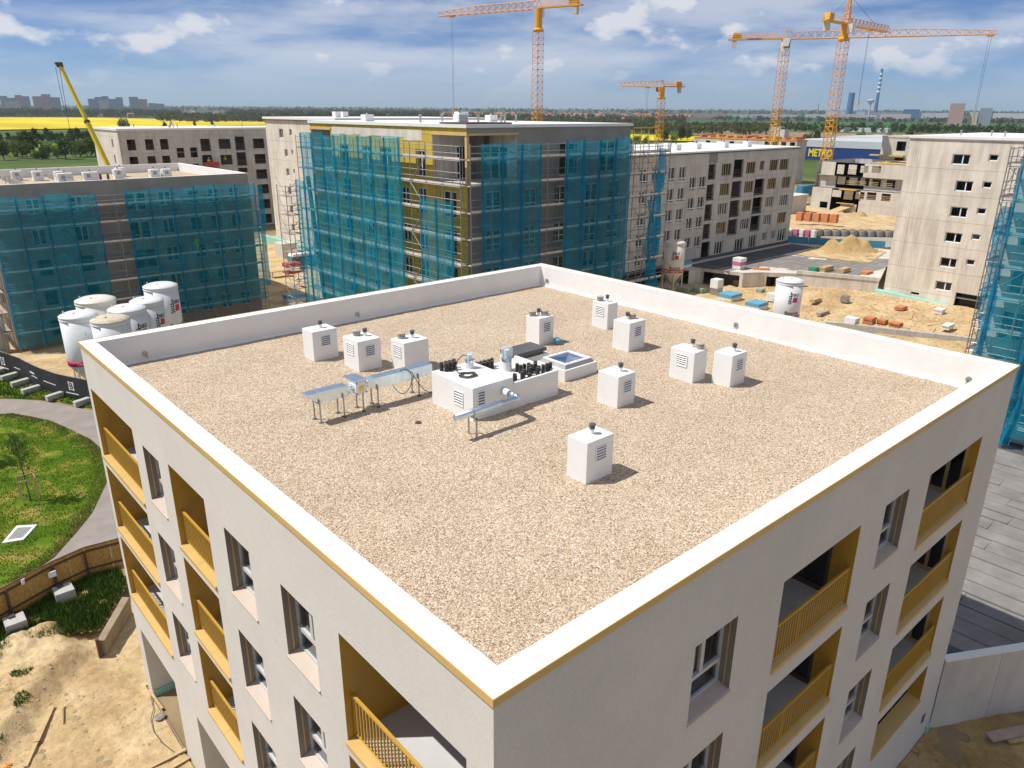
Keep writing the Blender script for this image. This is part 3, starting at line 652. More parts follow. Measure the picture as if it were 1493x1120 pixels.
for (x0, y0, x1, y1, h, lv, cw, mu, lab) in VENTS:
    t_ = thing('roof_vent_box', lab, 'vent box', ((x0 + x1) / 2, (y0 + y1) / 2, GR), 'white vent boxes on the gravel roof')
    m_ = MB(); m_.box(x0, y0, GR - 0.05, x1, y1, GR + h); m_.build('housing', 'white_paint', t_, bevel=0.012)
    if 'R' in lv:
        c_ = x0 + (x1 - x0) * 0.52; louver(t_, Fr(0, y0, (1, 0), (0, -1)), c_ - 0.20, c_ + 0.20, GR + h - 0.62, GR + h - 0.20, 0.0)
    if 'L' in lv:
        c_ = y0 + (y1 - y0) * 0.50; louver(t_, Fr(x0, 0, (0, 1), (-1, 0)), c_ - 0.22, c_ + 0.22, GR + h - 0.58, GR + h - 0.16, 0.0)
    for a, b_ in cw: cowl(t_, x0 + (x1 - x0) * a, y0 + (y1 - y0) * b_, GR + h)
    for a, b_ in mu: mushroom(t_, x0 + (x1 - x0) * a, y0 + (y1 - y0) * b_, GR + h)
    if VENT_PROTO is None or lv == 'LR': VENT_PROTO = t_
# large white plant housing
PH = thing('plant_housing', 'long low white plant housing with two heights in the middle of the roof', 'roof housing', (9.2, 10.8, GR))
m_ = MB(); m_.box(7.44, 9.75, GR - 0.05, 9.02, 11.82, GR + 1.05); m_.build('tall_housing', 'white_paint', PH, bevel=0.015)
m_ = MB(); m_.box(9.021, 9.752, GR - 0.05, 10.98, 11.82, GR + 0.76); m_.build('low_housing', 'white_paint', PH, bevel=0.015)
m_ = MB(); m_.box(9.022, 9.754, GR + 0.755, 10.976, 9.86, GR + 0.84); m_.box(10.87, 9.862, GR + 0.755, 10.975, 11.80, GR + 0.84); m_.build('rim', 'white_paint', PH, bevel=0.01)
louver(PH, Fr(7.44, 0, (0, 1), (-1, 0)), 10.22, 10.66, GR + 0.32, GR + 0.78, 0.0)
louver(PH, Fr(0, 9.75, (1, 0), (0, -1)), 7.60, 7.90, GR + 0.42, GR + 0.90, 0.0)
# fan stacks on the housing
def fan(x, y, z, hh, rr, lab):
    t_ = thing('fan_stack', lab, 'roof fan', (x, y, z))
    m_ = MB(); m_.lathe((x, y, z), [(rr, -0.01), (rr, hh * 0.42)], 20); m_.build('stub_pipe', 'white_paint', t_)
    m_ = MB(); m_.lathe((x, y, z), [(rr * 1.06, hh * 0.42), (rr * 1.06, hh * 0.5), (rr * 1.2, hh * 0.52), (rr * 1.2, hh * 0.56)], 20); m_.build('collar', 'galv', t_)
    m_ = MB(); m_.lathe((x, y, z), [(rr * 1.18, hh * 0.56), (rr * 1.22, hh * 0.95), (rr * 1.1, hh)], 20); m_.build('cover', 'clear_plastic', t_)
    m_ = MB(); m_.lathe((x, y, z), [(rr * 0.5, hh * 0.56), (rr * 0.6, hh * 0.9)], 12); m_.build('motor', 'white_paint', t_)
fan(8.55, 11.30, GR + 1.05, 0.50, 0.13, 'shorter clear capped fan stack beside the coiled cable')
fan(9.85, 11.00, GR + 0.76, 0.78, 0.16, 'taller clear capped fan stack among the black pedestals')
# coiled cable
m_ = MB(); pts = []
for i in range(150):
    t2 = i / 150 * 2 * math.pi * 4; rr = 0.21 + 0.05 * math.sin(i * 0.21) + 0.02 * math.sin(i * 0.83)
    pts.append((8.05 + rr * math.cos(t2) * 1.15, 10.75 + rr * math.sin(t2), GR + 1.07 + 0.008 * (i // 38)))
pts += [(7.95, 11.1, GR + 1.07), (8.02, 11.35, GR + 1.12), (8.2, 11.45, GR + 1.35), (8.36, 11.43, GR + 1.47), (8.5, 11.36, GR + 1.47)]
m_.path(pts, 0.016, 5); tag(m_.build('cable_coil', 'black_plastic', smooth=True), 'coiled black cable lying on the tall white housing', 'cable')
# pedestal stacks
m_ = MB()
prof = [(0.05, 0.0)]
for i in range(6): prof += [(0.080, 0.008 + i * 0.042), (0.080, 0.024 + i * 0.042), (0.046, 0.026 + i * 0.042), (0.046, 0.048 + i * 0.042)]
prof += [(0.078, 0.262), (0.078, 0.272), (0.03, 0.274)]
m_.lathe((0, 0, 0), prof, 8); ped = m_.build('pedestal_stack', 'black_plastic')
m_ = MB()
prof = [(0.05, 0.0)]
for i in range(3): prof += [(0.082, 0.008 + i * 0.042), (0.082, 0.024 + i * 0.042), (0.046, 0.026 + i * 0.042), (0.046, 0.048 + i * 0.042)]
prof += [(0.078, 0.136), (0.078, 0.146), (0.03, 0.148)]
m_.lathe((0, 0, 0), prof, 8); ped2 = m_.build('pedestal_stack', 'black_plastic')
spots = []
for i in range(4): spots += [(7.72 + i * 0.16, 11.66, GR + 1.05, 0), (7.78 + i * 0.16, 11.50, GR + 1.05, 0)] if i < 3 else [(7.72 + i * 0.16, 11.66, GR + 1.05, 0)]
nA = len(spots)
for i in range(9): spots.append((9.12 + 0.155 * (i % 5), 11.62 - 0.16 * (i // 5), GR + 0.76, 0))
for i in range(7): spots.append((9.10 + 0.05 * (i % 2), 11.30 - 0.17 * i, GR + 0.76, 1))
for i in range(8): spots.append((9.28 + 0.16 * i, 9.98 + 0.14 * (i % 2), GR + 0.76, i % 3 == 1))
for i in range(11): spots.append((10.0 + 0.16 * (i % 5), 10.32 + 0.17 * (i // 5), GR + 0.76, (i * 7) % 4 == 0))
for i in range(3): spots.append((10.58 + 0.16 * i, 10.05, GR + 0.76, 0))
for i, (x, y, z, sm) in enumerate(spots):
    src = ped2 if sm else ped
    if (sm and ped2.get('used')) or (not sm and ped.get('used')): o = bpy.data.objects.new('pedestal_stack', src.data); COL.objects.link(o)
    else: o = src; src['used'] = 1
    o.location = (x + RN.uniform(-.015, .015), y + RN.uniform(-.015, .015), z + 0.002); o.rotation_euler.z = RN.uniform(0, 3); o.scale = (0.86, 0.86, 1.0)
    if i < nA: tag(o, 'stack of black plastic pedestals at the rear left of the tall housing', 'pedestals', 'black pedestals on the tall white housing')
    elif sm: tag(o, 'short stack of black plastic pedestals on the low white housing', 'pedestals', 'short black pedestals on the low white housing')
    else: tag(o, 'tall stack of black plastic pedestals on the low white housing', 'pedestals', 'tall black pedestals on the low white housing')
for s_ in (ped, ped2):
    if 'used' in s_: del s_['used']
# round duct on a small stand
PD = thing('round_duct', 'blue shining round metal duct bending out of the white housing', 'duct', (7.4, 9.0, GR))
m_ = MB(); m_.tube((8.6, 9.74, 14.80), (8.6, 9.45, 14.80), 0.115, 0.115, 18); m_.build('sleeve', 'white_paint', PD, smooth=False)
m_ = MB(); pts = [(8.6, 9.45, 14.8), (8.6, 9.15, 14.8)] + [(8.6 - 0.14 * (1 - math.cos(a)), 9.15 - 0.14 * math.sin(a), 14.8) for a in (0.4, 0.8, 1.2, 1.57)] + [(6.22, 9.01, 14.8)]
m_.path(pts, 0.10, 18)
for i in range(24): x = 8.36 - i * 0.09; m_.tube((x, 9.01, 14.8), (x - 0.012, 9.01, 14.8), 0.104, 0.104, 18, False)
m_.build('pipe', 'galv', PD, smooth=True)
m_ = MB(); m_.tube((6.82, 8.98, 14.8), (6.79, 8.98, 14.8), 0.122, 0.122, 18); m_.build('clamp', 'galv_dull', PD)
m_ = MB()
for y in (9.16, 8.80): m_.box(6.78, y - 0.02, GR - 0.03, 6.82, y + 0.02, 14.69)
m_.box(6.78, 8.78, 14.65, 6.82, 9.18, 14.69); m_.build('stand', 'galv_dull', PD)
# rectangular duct run with fan box
SD = thing('rectangular_duct', 'long silver rectangular duct on thin legs at the left', 'duct', (5.6, 12.8, GR))
def rduct(x0, x1, h0, h1, nm):
    m_ = MB(); y0, y1 = 12.63, 12.96
    m_.hexa([(x0, y0, GR + 0.62 + h0), (x1, y0, GR + 0.62), (x1, y1, GR + 0.62), (x0, y1, GR + 0.62 + h0), (x0, y0, GR + 0.96), (x1, y0, GR + 0.96), (x1, y1, GR + 0.96), (x0, y1, GR + 0.96)])
    return m_.build(nm, 'galv', SD, bevel=0.008)
rduct(3.62, 3.98, 0.26, 0, 'outlet_hood'); rduct(3.982, 4.92, 0, 0, 'duct_section'); rduct(5.86, 6.88, 0, 0, 'duct_section'); rduct(6.882, 7.62, 0, 0, 'duct_section'); rduct(7.622, 8.05, 0, 0, 'duct_section')
def taper(x0, x1, s0, s1):
    m_ = MB(); yc, zc = 12.795, GR + 0.79
    m_.hexa([(x0, yc - .165 * s0, zc - .17 * s0), (x1, yc - .165 * s1, zc - .17 * s1), (x1, yc + .165 * s1, zc - .17 * s1), (x0, yc + .165 * s0, zc - .17 * s0), (x0, yc - .165 * s0, zc + .17 * s0), (x1, yc - .165 * s1, zc + .17 * s1), (x1, yc + .165 * s1, zc + .17 * s1), (x0, yc + .165 * s0, zc + .17 * s0)])
    m_.build('transition', 'galv', SD)
taper(4.921, 5.08, 1, 0.62); taper(5.68, 5.859, 0.62, 1)
m_ = MB(); m_.tube((5.08, 12.795, GR + 0.79), (5.2, 12.795, GR + 0.79), 0.10, 0.10, 16); m_.tube((5.56, 12.795, GR + 0.79), (5.68, 12.795, GR + 0.79), 0.10, 0.10, 16); m_.build('spigot', 'galv', SD)
m_ = MB(); m_.box(5.2, 12.58, GR + 0.60, 5.56, 13.02, GR + 0.98); fb = m_.build('fan_box', 'frame_white', SD, bevel=0.01)
m_ = MB(); m_.box(5.31, 12.57, GR + 0.70, 5.45, 12.582, GR + 0.86); m_.build('yellow_plate', 'sign_yellow', fb)
m_ = MB(); m_.box(5.17, 12.6, GR + 0.985, 5.6, 13.3, GR + 1.02); m_.build('weather_plate', 'galv', fb)
m_ = MB()
for a, b_ in ((5.205, 0.62), (5.535, 0.62), (5.205, 0.95), (5.535, 0.95)): m_.box(a - 0.0, 12.565, GR + b_ - 0.02, a + 0.035, 12.581, GR + b_ + 0.02)
m_.build('corner_lock', 'black_plastic', fb)
for x in (3.98, 4.76, 5.42, 5.95, 7.48):
    m_ = MB()
    for y in (12.60, 13.0): m_.box(x - 0.018, y - 0.018, GR - 0.02, x + 0.018, y + 0.018, GR + (0.74 if y < 12.8 else 0.62))
    m_.box(x - 0.018, 12.58, GR + 0.585, x + 0.018, 13.02, GR + 0.618)
    l_ = m_.build('leg_pair', 'galv_dull', SD)
    m_ = MB()
    for y in (12.60, 13.0): m_.lathe((x, y, GR), [(0.075, -0.01), (0.075, 0.02), (0.03, 0.04)], 10)
    m_.build('foot', 'dark_grey', l_)
m_ = MB()
pts = [(6.5, 12.6, GR + 0.60)] + [(6.5 + 0.75 * t2, 12.58, GR + 0.60 - 1.5 * t2 * (1 - t2)) for t2 in (0.1, .25, .4, .55, .7, .85)] + [(7.3, 12.6, GR + 0.72)]
m_.path(pts, 0.012, 5); m_.path([(6.85, 12.7, GR + 0.98), (7.0, 12.6, GR + 1.02), (7.22, 12.56, GR + 0.85), (7.4, 12.55, GR + 0.5), (7.6, 12.45, GR + 0.2), (7.75, 12.3, GR + 0.10), (7.95, 12.1, GR + 0.03)], 0.014, 5)
m_.build('cable', 'black_plastic', SD)
# roof hatch and skylight
RH = thing('roof_hatch', 'dark grey flat roof hatch lid on a white upstand', 'roof hatch', (12.2, 12.7, GR))
m_ = MB(); m_.box(11.40, 12.30, GR - 0.05, 13.05, 13.15, GR + 0.40); m_.build('upstand', 'white_paint', RH, bevel=0.012)
m_ = MB(); m_.box(11.36, 12.24, GR + 0.52, 12.86, 13.12, GR + 0.66); m_.build('lid', 'dark_grey', RH, bevel=0.02)
m_ = MB(); m_.box(11.45, 12.34, GR + 0.40, 12.78, 13.05, GR + 0.52); m_.build('seal_frame', 'black_plastic', RH)
SK = thing('skylight', 'square skylight with white frame and blue reflecting pane on a white curb', 'skylight', (12.8, 11.1, GR))
m_ = MB(); m_.box(11.98, 10.43, GR - 0.05, 13.60, 11.85, GR + 0.40); m_.build('curb', 'white_paint', SK, bevel=0.012)
m_ = MB(); m_.hexa([(12.06, 10.50, GR + .401), (13.52, 10.50, GR + .401), (13.52, 11.78, GR + .401), (12.06, 11.78, GR + .401), (12.12, 10.56, GR + .50), (13.46, 10.56, GR + .50), (13.46, 11.72, GR + .50), (12.12, 11.72, GR + .50)]); m_.build('base_frame', 'galv_dull', SK)
m_ = MB(); z0, z1_ = GR + 0.502, GR + 0.555
m_.box(12.14, 10.58, z0, 13.44, 10.70, z1_); m_.box(12.14, 11.58, z0, 13.44, 11.70, z1_); m_.box(12.14, 10.701, z0, 12.26, 11.579, z1_); m_.box(13.32, 10.701, z0, 13.44, 11.579, z1_); m_.build('frame', 'frame_white', SK, bevel=0.006)
m_ = MB(); c_ = (12.79, 11.14, GR + 0.56)
pr_ = [(12.26, 10.70), (13.32, 10.70), (13.32, 11.58), (12.26, 11.58)]
for (a, b_) in zip(pr_, pr_[1:] + pr_[:1]): m_.face([(*a, GR + 0.53), (*b_, GR + 0.53), c_])
m_.build('pane', 'skylight_glass', SK)
m_ = MB()
for x in (12.35, 12.8, 13.25):
    for y in (10.64, 11.64): m_.box(x - 0.012, y - 0.012, z1_, x + 0.012, y + 0.012, z1_ + 0.012)
m_.build('screws', 'dark_grey', SK)
# small loose things on the roof
m_ = MB(); m_.lathe((6.15, 10.74, GR + 0.01), [(0.10, -0.01), (0.10, 0.02), (0.06, 0.03), (0.06, 0.015), (0.01, 0.015)], 14); tag(m_.build('roof_drain', 'hoard_steel'), 'small dark round roof drain in the gravel', 'drain')
m_ = MB()
for i in range(3): m_.lathe((14.9, 13.75, GR + 0.15 + 0.0), [(0.10 + .02 * i, -0.13 + .05 * i), (0.14 + .01 * i, -0.04 + .05 * i), (0.09, 0.02 + .05 * i)], 9)
tag(m_.build('plastic_wrap', 'bag_blue'), 'crumpled blue plastic wrap beside the vent box behind the hatch', 'plastic wrap')
ordn = ['first', 'second', 'third', 'fourth', 'fifth', 'sixth', 'seventh', 'eighth', 'ninth', 'tenth', 'eleventh', 'twelfth', 'thirteenth', 'fourteenth', 'fifteenth', 'sixteenth', 'seventeenth', 'eighteenth', 'nineteenth', 'twentieth']
# ------------------------------------------------------------------ ground west of the building: sand, bank, lawn, path
def patch(name, m, x0, x1, y0, y1, nx, ny, zf, label=None, kind='structure', cat=None, mask=None):
    b_ = MB(); xs = np.linspace(x0, x1, nx); ys = np.linspace(y0, y1, ny); idx = {}
    for j, y in enumerate(ys):
        for i, x in enumerate(xs): idx[i, j] = len(b_.v); b_.v.append((x, y, zf(x, y)))
    for j in range(ny - 1):
        for i in range(nx - 1):
            if mask and not mask((xs[i] + xs[i + 1]) / 2, (ys[j] + ys[j + 1]) / 2): continue
            b_.f.append((idx[i, j], idx[i + 1, j], idx[i + 1, j + 1], idx[i, j + 1])); b_.mi.append(0)
    o = b_.build(name, m, smooth=True); return tag(o, label, cat, None, kind)
def nz(x, y, s, k=0.0): return mnoise.noise(Vector((x * s, y * s, k)))
def inpoly(x, y, poly):
    c = False; j = len(poly) - 1
    for i in range(len(poly)):
        xi, yi = poly[i]; xj, yj = poly[j]
        if (yi > y) != (yj > y) and x < (xj - xi) * (y - yi) / (yj - yi) + xi: c = not c
        j = i
    return c
def edgex(y):          # foot of the dug bank west of the building
    return -0.9 - (26.25 - y) * 0.97 if y < 26.25 else -0.9
def sandz(x, y):
    z = 0.03 + 0.05 * nz(x, y, 0.7) + 0.03 * nz(x, y, 2.3, 3) + 0.02 * nz(x, y, 6, 5)
    r_ = x + 2.6 + 0.12 * (y - 17) + .25 * math.sin(y * .4)
    for c in (-.75, .75): z -= 0.05 * math.exp(-((r_ - c) / .16) ** 2) * (1 + .4 * math.sin(y * 14))
    d = edgex(y) - x
    if d > 0:
        t = min(1, d / 1.5); z += 0.62 * t * t * (3 - 2 * t) + 0.16 * t * nz(x, y, 1.3, 9) + 0.07 * t * nz(x, y, 4.1, 2)
    if y > 25.5: z += 0.0
    return z
patch('sand', 'sand', -16, 3.4, 6, 29, 180, 210, sandz, mask=lambda x, y: x < -0.05 or y > 22.6)
patch('sand_yard', 'sand', 3.4, 62, 57.5, 132, 110, 140, lambda x, y: 0.03 + 0.10 * nz(x, y, 0.3, 2) + 0.06 * nz(x, y, 1.1, 5), mask=lambda x, y: x > 8.5 or y > 75 or x > 4.6 + (66 - y) * 0.36)
# scrubby bank between the hoarding and the dig
bankp = [(-12, 24.5), (-6.2, 27.0), (-4.49, 27.62), (-3.23, 28.27), (-1.99, 27.68), (-1.17, 27.57), (-0.62, 27.2), (1.4, 30.2), (1.5, 31.9), (-0.7, 32.1), (-3.4, 31.1), (-5.5, 30.2), (-12, 27)]
def bankz(x, y): return 0.42 + 0.12 * nz(x, y, 0.8, 1) + 0.06 * nz(x, y, 3, 2)
patch('grass_bank', 'mud', -12, 1.6, 24, 32.4, 90, 56, bankz, mask=lambda x, y: inpoly(x, y, bankp))
# weeds on the bank
def blades(name, n, pts_fn, hmin, hmax, wid, m_, label, parent=None):
    P = pts_fn(n); n = len(P); a = RN.uniform(0, 2 * math.pi, n); h = RN.uniform(hmin, hmax, n); le = RN.uniform(0.1, 0.6, n) * h; b2 = RN.uniform(0, 2 * math.pi, n)
    dx, dy = np.cos(a) * wid, np.sin(a) * wid
    V = np.empty((n, 3, 3)); V[:, 0] = P + np.stack([-dx, -dy, 0 * a], 1); V[:, 1] = P + np.stack([dx, dy, 0 * a], 1); V[:, 2] = P + np.stack([np.cos(b2) * le, np.sin(b2) * le, h], 1)
    F2 = np.arange(n * 3).reshape(n, 3)
    o = stone_obj(name, V.reshape(-1, 3), F2, n, [m_] if isinstance(m_, str) else m_, parent)
    return tag(o, label, 'grass', None, 'stuff')
def bank_pts(n):
    out = []
    while len(out) < n:
        x, y = RN.uniform(-12, 1.5), RN.uniform(25, 32.2)
        if inpoly(x, y, bankp) and (nz(x, y, 0.9, 20) > -0.22 or RN.uniform() < 0.15): out.append((x, y, bankz(x, y)))
    return np.array(out)
blades('weeds', 26000, bank_pts, 0.12, 0.42, 0.022, ['weed', 'weed', 'grass_blade'], 'dark rough weeds on the bank below the wooden hoarding')
def dig_pts(n):
    out = []
    while len(out) < n:
        y = RN.uniform(16, 27); x = RN.uniform(edgex(y) - 5, edgex(y) - 0.8)
        if nz(x, y, 1.1, 33) > 0.38: out.append((x, y, sandz(x, y)))
    return np.array(out)
blades('weed_tufts', 2500, dig_pts, 0.06, 0.2, 0.02, ['weed', 'grass_blade'], 'small green weed tufts on the sandy slope')
V, F_, n_ = stones(2600, -14, -0.1, 8, 27, lambda x, y: np.array([sandz(a, b_) for a, b_ in zip(x, y)]), 0.015, 0.075)
tag(stone_obj('rubble', V, F_, n_, ['sand', 'heap', 'grit'], None), 'scattered stones and clods on the sand beside the building', 'rubble', None, 'stuff')
# asphalt path curving round the lawn
outer = [(-8, 73.5), (-2, 68.5), (1.99, 64.36), (3.19, 63.11), (4.35, 61.45), (6.34, 57.43), (8.2, 52.0), (8.6, 47.5), (7.2, 41.5), (4.5, 36.5), (1.3, 33.4), (-2.5, 31.9), (-6.5, 30.6), (-14, 28.4)]
inner = [(-14, 66.5), (-4, 63.6), (1.43, 60.77), (2.44, 59.03), (3.44, 56.98), (4.21, 54.05), (4.79, 51.39), (4.95, 49.2), (4.75, 46.6), (3.95, 43.6), (2.1, 39.71), (0.85, 37.91), (-0.76, 35.79), (-3.17, 34.12), (-14, 31.0)]
p_ = MB(); p_.prism(outer + inner[::-1], 0.0, 0.10); struct('path', p_, 'asphalt_path')
lw = [(-30, 69)] + inner + [(-30, 27)]
l_ = MB(); l_.prism(lw, 0.0, 0.13); struct('lawn', l_, 'lawn')
vg = MB(); vg.prism([(-8, 73.9), (-2, 68.9), (2.2, 64.8), (3.6, 63.3), (4.8, 61.6), (6.8, 57.6), (8.0, 58.4), (6.9, 59.8), (5.4, 62.6), (4.5, 65.9), (4.1, 68.0), (3.6, 71.2), (3.2, 76), (-6, 84)], 0.0, 0.12); struct('grass_verge', vg, 'lawn')
def lawn_pts(n):
    out = []
    while len(out) < n:
        x, y = RN.uniform(-9, 5.2), RN.uniform(33, 64)
        if inpoly(x, y, lw) and nz(x, y, 0.55, 7) < 0.30: out.append((x, y, 0.13))
    return np.array(out)
blades('grass', 60000, lawn_pts, 0.03, 0.11, 0.022, ['grass_blade'], 'short green lawn grass with yellow worn patches')
def edge_pts(n):
    out = []
    while len(out) < n:
        k = RN.integers(1, len(inner) - 2); a, b_ = inner[k], inner[k + 1]; t_ = RN.uniform(); x, y = a[0] + (b_[0] - a[0]) * t_, a[1] + (b_[1] - a[1]) * t_
        w_ = abs(RN.normal(0, .45)); cx, cy2 = -3, 48; L = math.hypot(cx - x, cy2 - y); x += (cx - x) / L * w_; y += (cy2 - y) / L * w_
        if nz(x, y, .8, 3) > -.25: out.append((x, y, .13))
    return np.array(out)
blades('dry_grass', 11000, edge_pts, 0.02, 0.10, 0.03, ['dry_grass', 'dry_grass', 'grass_blade'], 'dry straw coloured grass along the curved path edge')
def verge_pts(n):
    out = []
    while len(out) < n:
        x, y = RN.uniform(-6, 8), RN.uniform(57, 78)
        if inpoly(x, y, [(-6, 74), (2.2, 64.8), (4.8, 61.6), (6.8, 57.6), (8, 58.4), (5.4, 62.6), (4.1, 68), (3.2, 76)]): out.append((x, y, 0.12))
    return np.array(out)
blades('verge_grass', 9000, verge_pts, 0.06, 0.22, 0.04, ['grass_blade', 'weed'], 'tufty grass verge along the black banner fence')
# manhole cover in the lawn
mc = thing('manhole_cover', 'square grey cover in a white concrete frame set in the lawn', 'manhole cover', (-1.62, 39.65, 0.1))
cor = [Vector((-2.59, 39.11, 0)), Vector((-1.61, 38.75, 0)), Vector((-0.69, 40.09, 0)), Vector((-1.61, 40.70, 0))]; cc_ = sum(cor, Vector()) / 4
m_ = MB(); m_.prism([(c.x, c.y) for c in cor], 0.02, 0.20); m_.build('concrete_frame', 'membrane', mc)
m_ = MB(); m_.prism([tuple((cc_ + (c - cc_) * 0.70)[:2]) for c in cor], 0.15, 0.21); m_.build('lid', 'galv_dull', mc)

# saplings with stakes
def sapling(x, y, h, n, lab, stakes=True):
    t_ = thing('young_tree', lab, 'tree', (x, y, 0.1))
    m_ = MB(); p0 = Vector((x, y, 0.1)); top = Vector((x - 0.1, y + 0.15, h)); m_.tube(p0, p0.lerp(top, 0.5), 0.05, 0.035, 7); m_.tube(p0.lerp(top, 0.5), top, 0.035, 0.012, 6)
    br = []
    for i in range(16):
        f = 0.42 + 0.55 * i / 16; a = i * 2.4; q0 = p0.lerp(top, f); l2 = (1.1 - f) * 1.5 + 0.25
        q1 = q0 + Vector((math.cos(a) * l2 * 0.7, math.sin(a) * l2 * 0.7, l2 * 0.75)); m_.tube(q0, q1, 0.016, 0.005, 4); br.append((q0, q1))
    m_.build('trunk', 'bark', t_)
    l = MB()
    for i in range(n):
        q0, q1 = random.choice(br); c = q0.lerp(q1, random.uniform(0.25, 1.1)) + Vector([random.gauss(0, 0.09) for _ in range(3)])
        a = Vector([random.gauss(0, 1) for _ in range(3)]).normalized(); b2 = a.orthogonal().normalized(); s = random.uniform(0.03, 0.065)
        l.face([c - a * s, c + b2 * s * 0.6, c + a * s, c - b2 * s * 0.6])
    l.build('crown', 'leaf_mid', t_)
    if stakes:
        for dx, dy in ((-.42, -.42), (.42, -.42), (.42, .42), (-.42, .42)):
            m_ = MB(); m_.tube((x + dx, y + dy, 0.05), (x + dx, y + dy, 1.75), 0.035, 0.035, 7); m_.build('stake', 'timber', t_)
        m_ = MB(); m_.box(x - .46, y - .47, 1.62, x + .46, y - .43, 1.72); m_.box(x - .46, y + .43, 1.62, x + .46, y + .47, 1.72); m_.box(x + .43, y - .42, 1.6, x + .47, y + .42, 1.7); m_.build('crossbar', 'timber', t_)
sapling(-0.35, 43.7, 4.6, 1500, 'staked young tree with sparse leaves on the lawn')
sapling(-2.45, 52.0, 4.8, 3200, 'leafy young tree at the left edge beside the path', False)

# OSB hoarding
HB = [(-7.6, 28.9), (-5.6, 29.9), (-3.46, 30.78), (-1.36, 31.68), (0.15, 32.05), (2.4, 31.72)]
HO = thing('wooden_hoarding', 'orange chipboard hoarding with brown steel rails between path and bank', 'hoarding', (-1.4, 31.2, 0))
for (a, b_) in zip(HB, HB[1:]):
    a3, b3 = Vector((*a, 0)), Vector((*b_, 0)); L = (b3 - a3).length; d = (b3 - a3) / L; n2 = Vector((d.y, -d.x, 0))
    F2 = Fr(a3.x, a3.y, (d.x, d.y), (n2.x, n2.y))
    k = 2
    for i in range(k):
        m_ = MB(); m_.fbox(F2, L * i / k + 0.006, L * (i + 1) / k - 0.006, -0.012, 0.012, 0.35, 2.12); m_.build('board', 'osb', HO)
    m_ = MB(); m_.fbox(F2, 0, L, 0.014, 0.07, 1.86, 1.96); m_.fbox(F2, 0, L, 0.014, 0.07, 0.86, 0.94); m_.build('rail', 'hoard_steel', HO)
    m_ = MB(); m_.fbox(F2, 0.0, L, -0.03, 0.03, 2.122, 2.16); m_.build('cap', 'hoard_steel', HO)
    m_ = MB(); m_.fbox(F2, -0.05, 0.05, 0.072, 0.16, 0.5, 2.0); m_.build('post', 'hoard_steel', HO)
for (x, y, lab) in ((-3.42, 29.75, 'grey concrete foot block at the left end of the wooden hoarding'), (-1.2, 30.9, 'grey concrete foot block with a dark clamp, nearer the building')):
    t_ = thing('concrete_block', lab, 'concrete block', (x, y, 0.3), 'foot blocks of the wooden hoarding')
    m_ = MB(); m_.box(x - .42, y - .42, 0.25, x + .42, y + .42, 0.98); o = m_.build('block', 'block_concrete', t_, bevel=0.03)
    m_ = MB(); m_.box(x - .2, y + .12, .985, x + .05, y + .40, 1.06); m_.build('clamp', 'black_plastic', t_)
m_ = MB(); m_.box(-1.62, 31.33, 1.5, -1.28, 31.38, 1.8); tag(m_.build('paper_notice', 'white_print'), 'small pale notice on the wooden hoarding beside a post', 'notice')
m_ = MB(); m_.hexa([(-2.72, 30.98, 2.1), (-2.58, 31.05, 2.1), (-2.6, 31.08, 2.1), (-2.74, 31.0, 2.1), (-2.76, 30.9, 1.86), (-2.62, 30.98, 1.86), (-2.63, 31.02, 1.86), (-2.78, 30.93, 1.86)]); tag(m_.build('paper_scrap', 'white_print'), 'white scrap hanging over the hoarding rail', 'paper')
# concrete retaining piece at the foot of the bank
m_ = MB(); m_.hexa([(-0.98, 25.95, 0), (-0.72, 25.75, 0), (1.0, 28.1, 0), (0.75, 28.35, 0), (-0.98, 25.95, 0.8), (-0.72, 25.75, 0.8), (1.0, 28.1, 0.95), (0.75, 28.35, 0.95)])
t_ = tag(m_.build('retaining_wall', 'retain_brown', bevel=0.01), 'low concrete wall piece at the building corner below the bank', 'wall')
m_ = MB(); m_.box(-1.05, 25.72, -0.1, -0.93, 25.92, 0.98); m_.build('steel_post', 'hoard_steel', t_)
# loose timber and wires on the sand
def plank(name, p0, p1, w_, th, lab, m2='timber'):
    a = Vector(p0); b3 = Vector(p1); d = (b3 - a).normalized(); s = d.cross(Vector((0, 0, 1))).normalized() * w_ / 2; u = Vector((0, 0, th))
    m_ = MB(); m_.hexa([a - s, a + s, b3 + s, b3 - s, a - s + u, a + s + u, b3 + s + u, b3 - s + u]); return tag(m_.build(name, m2), lab, 'plank')
plank('plank', (-4.7, 21.1, 0.09), (-4.15, 22.15, 0.08), 0.16, 0.04, 'lower of two long planks lying on the sand at left')
plank('plank', (-4.16, 22.12, 0.12), (-3.28, 23.8, 0.10), 0.22, 0.04, 'upper wide plank continuing up the sand at left')
plank('plank', (-3.2, 22.6, 0.16), (-2.95, 23.6, 0.16), 0.07, 0.03, 'thin dark stick beside the long planks')
plank('plank', (-1.25, 18.1, 0.06), (0.0, 18.05, 0.10), 0.14, 0.04, 'long board at the building foot, farther of two')
plank('plank', (-0.85, 17.55, 0.06), (-0.02, 17.6, 0.08), 0.14, 0.04, 'short board at the building foot, nearer of two')
plank('plank', (-0.05, 22.2, 0.07), (0.02, 20.75, 0.08), 0.10, 0.04, 'pale stick leaning by the ground floor recess')
m_ = MB(); m_.path([(-0.05, 22.0, .1), (-0.25, 21.0, .08), (-0.5, 20.5, .09), (-0.62, 19.8, .08), (-0.55, 18.95, .08), (-0.38, 18.2, .12)], 0.014, 5); tag(m_.build('wire', 'black_plastic'), 'thin black wire curling on the sand by the wall', 'wire')
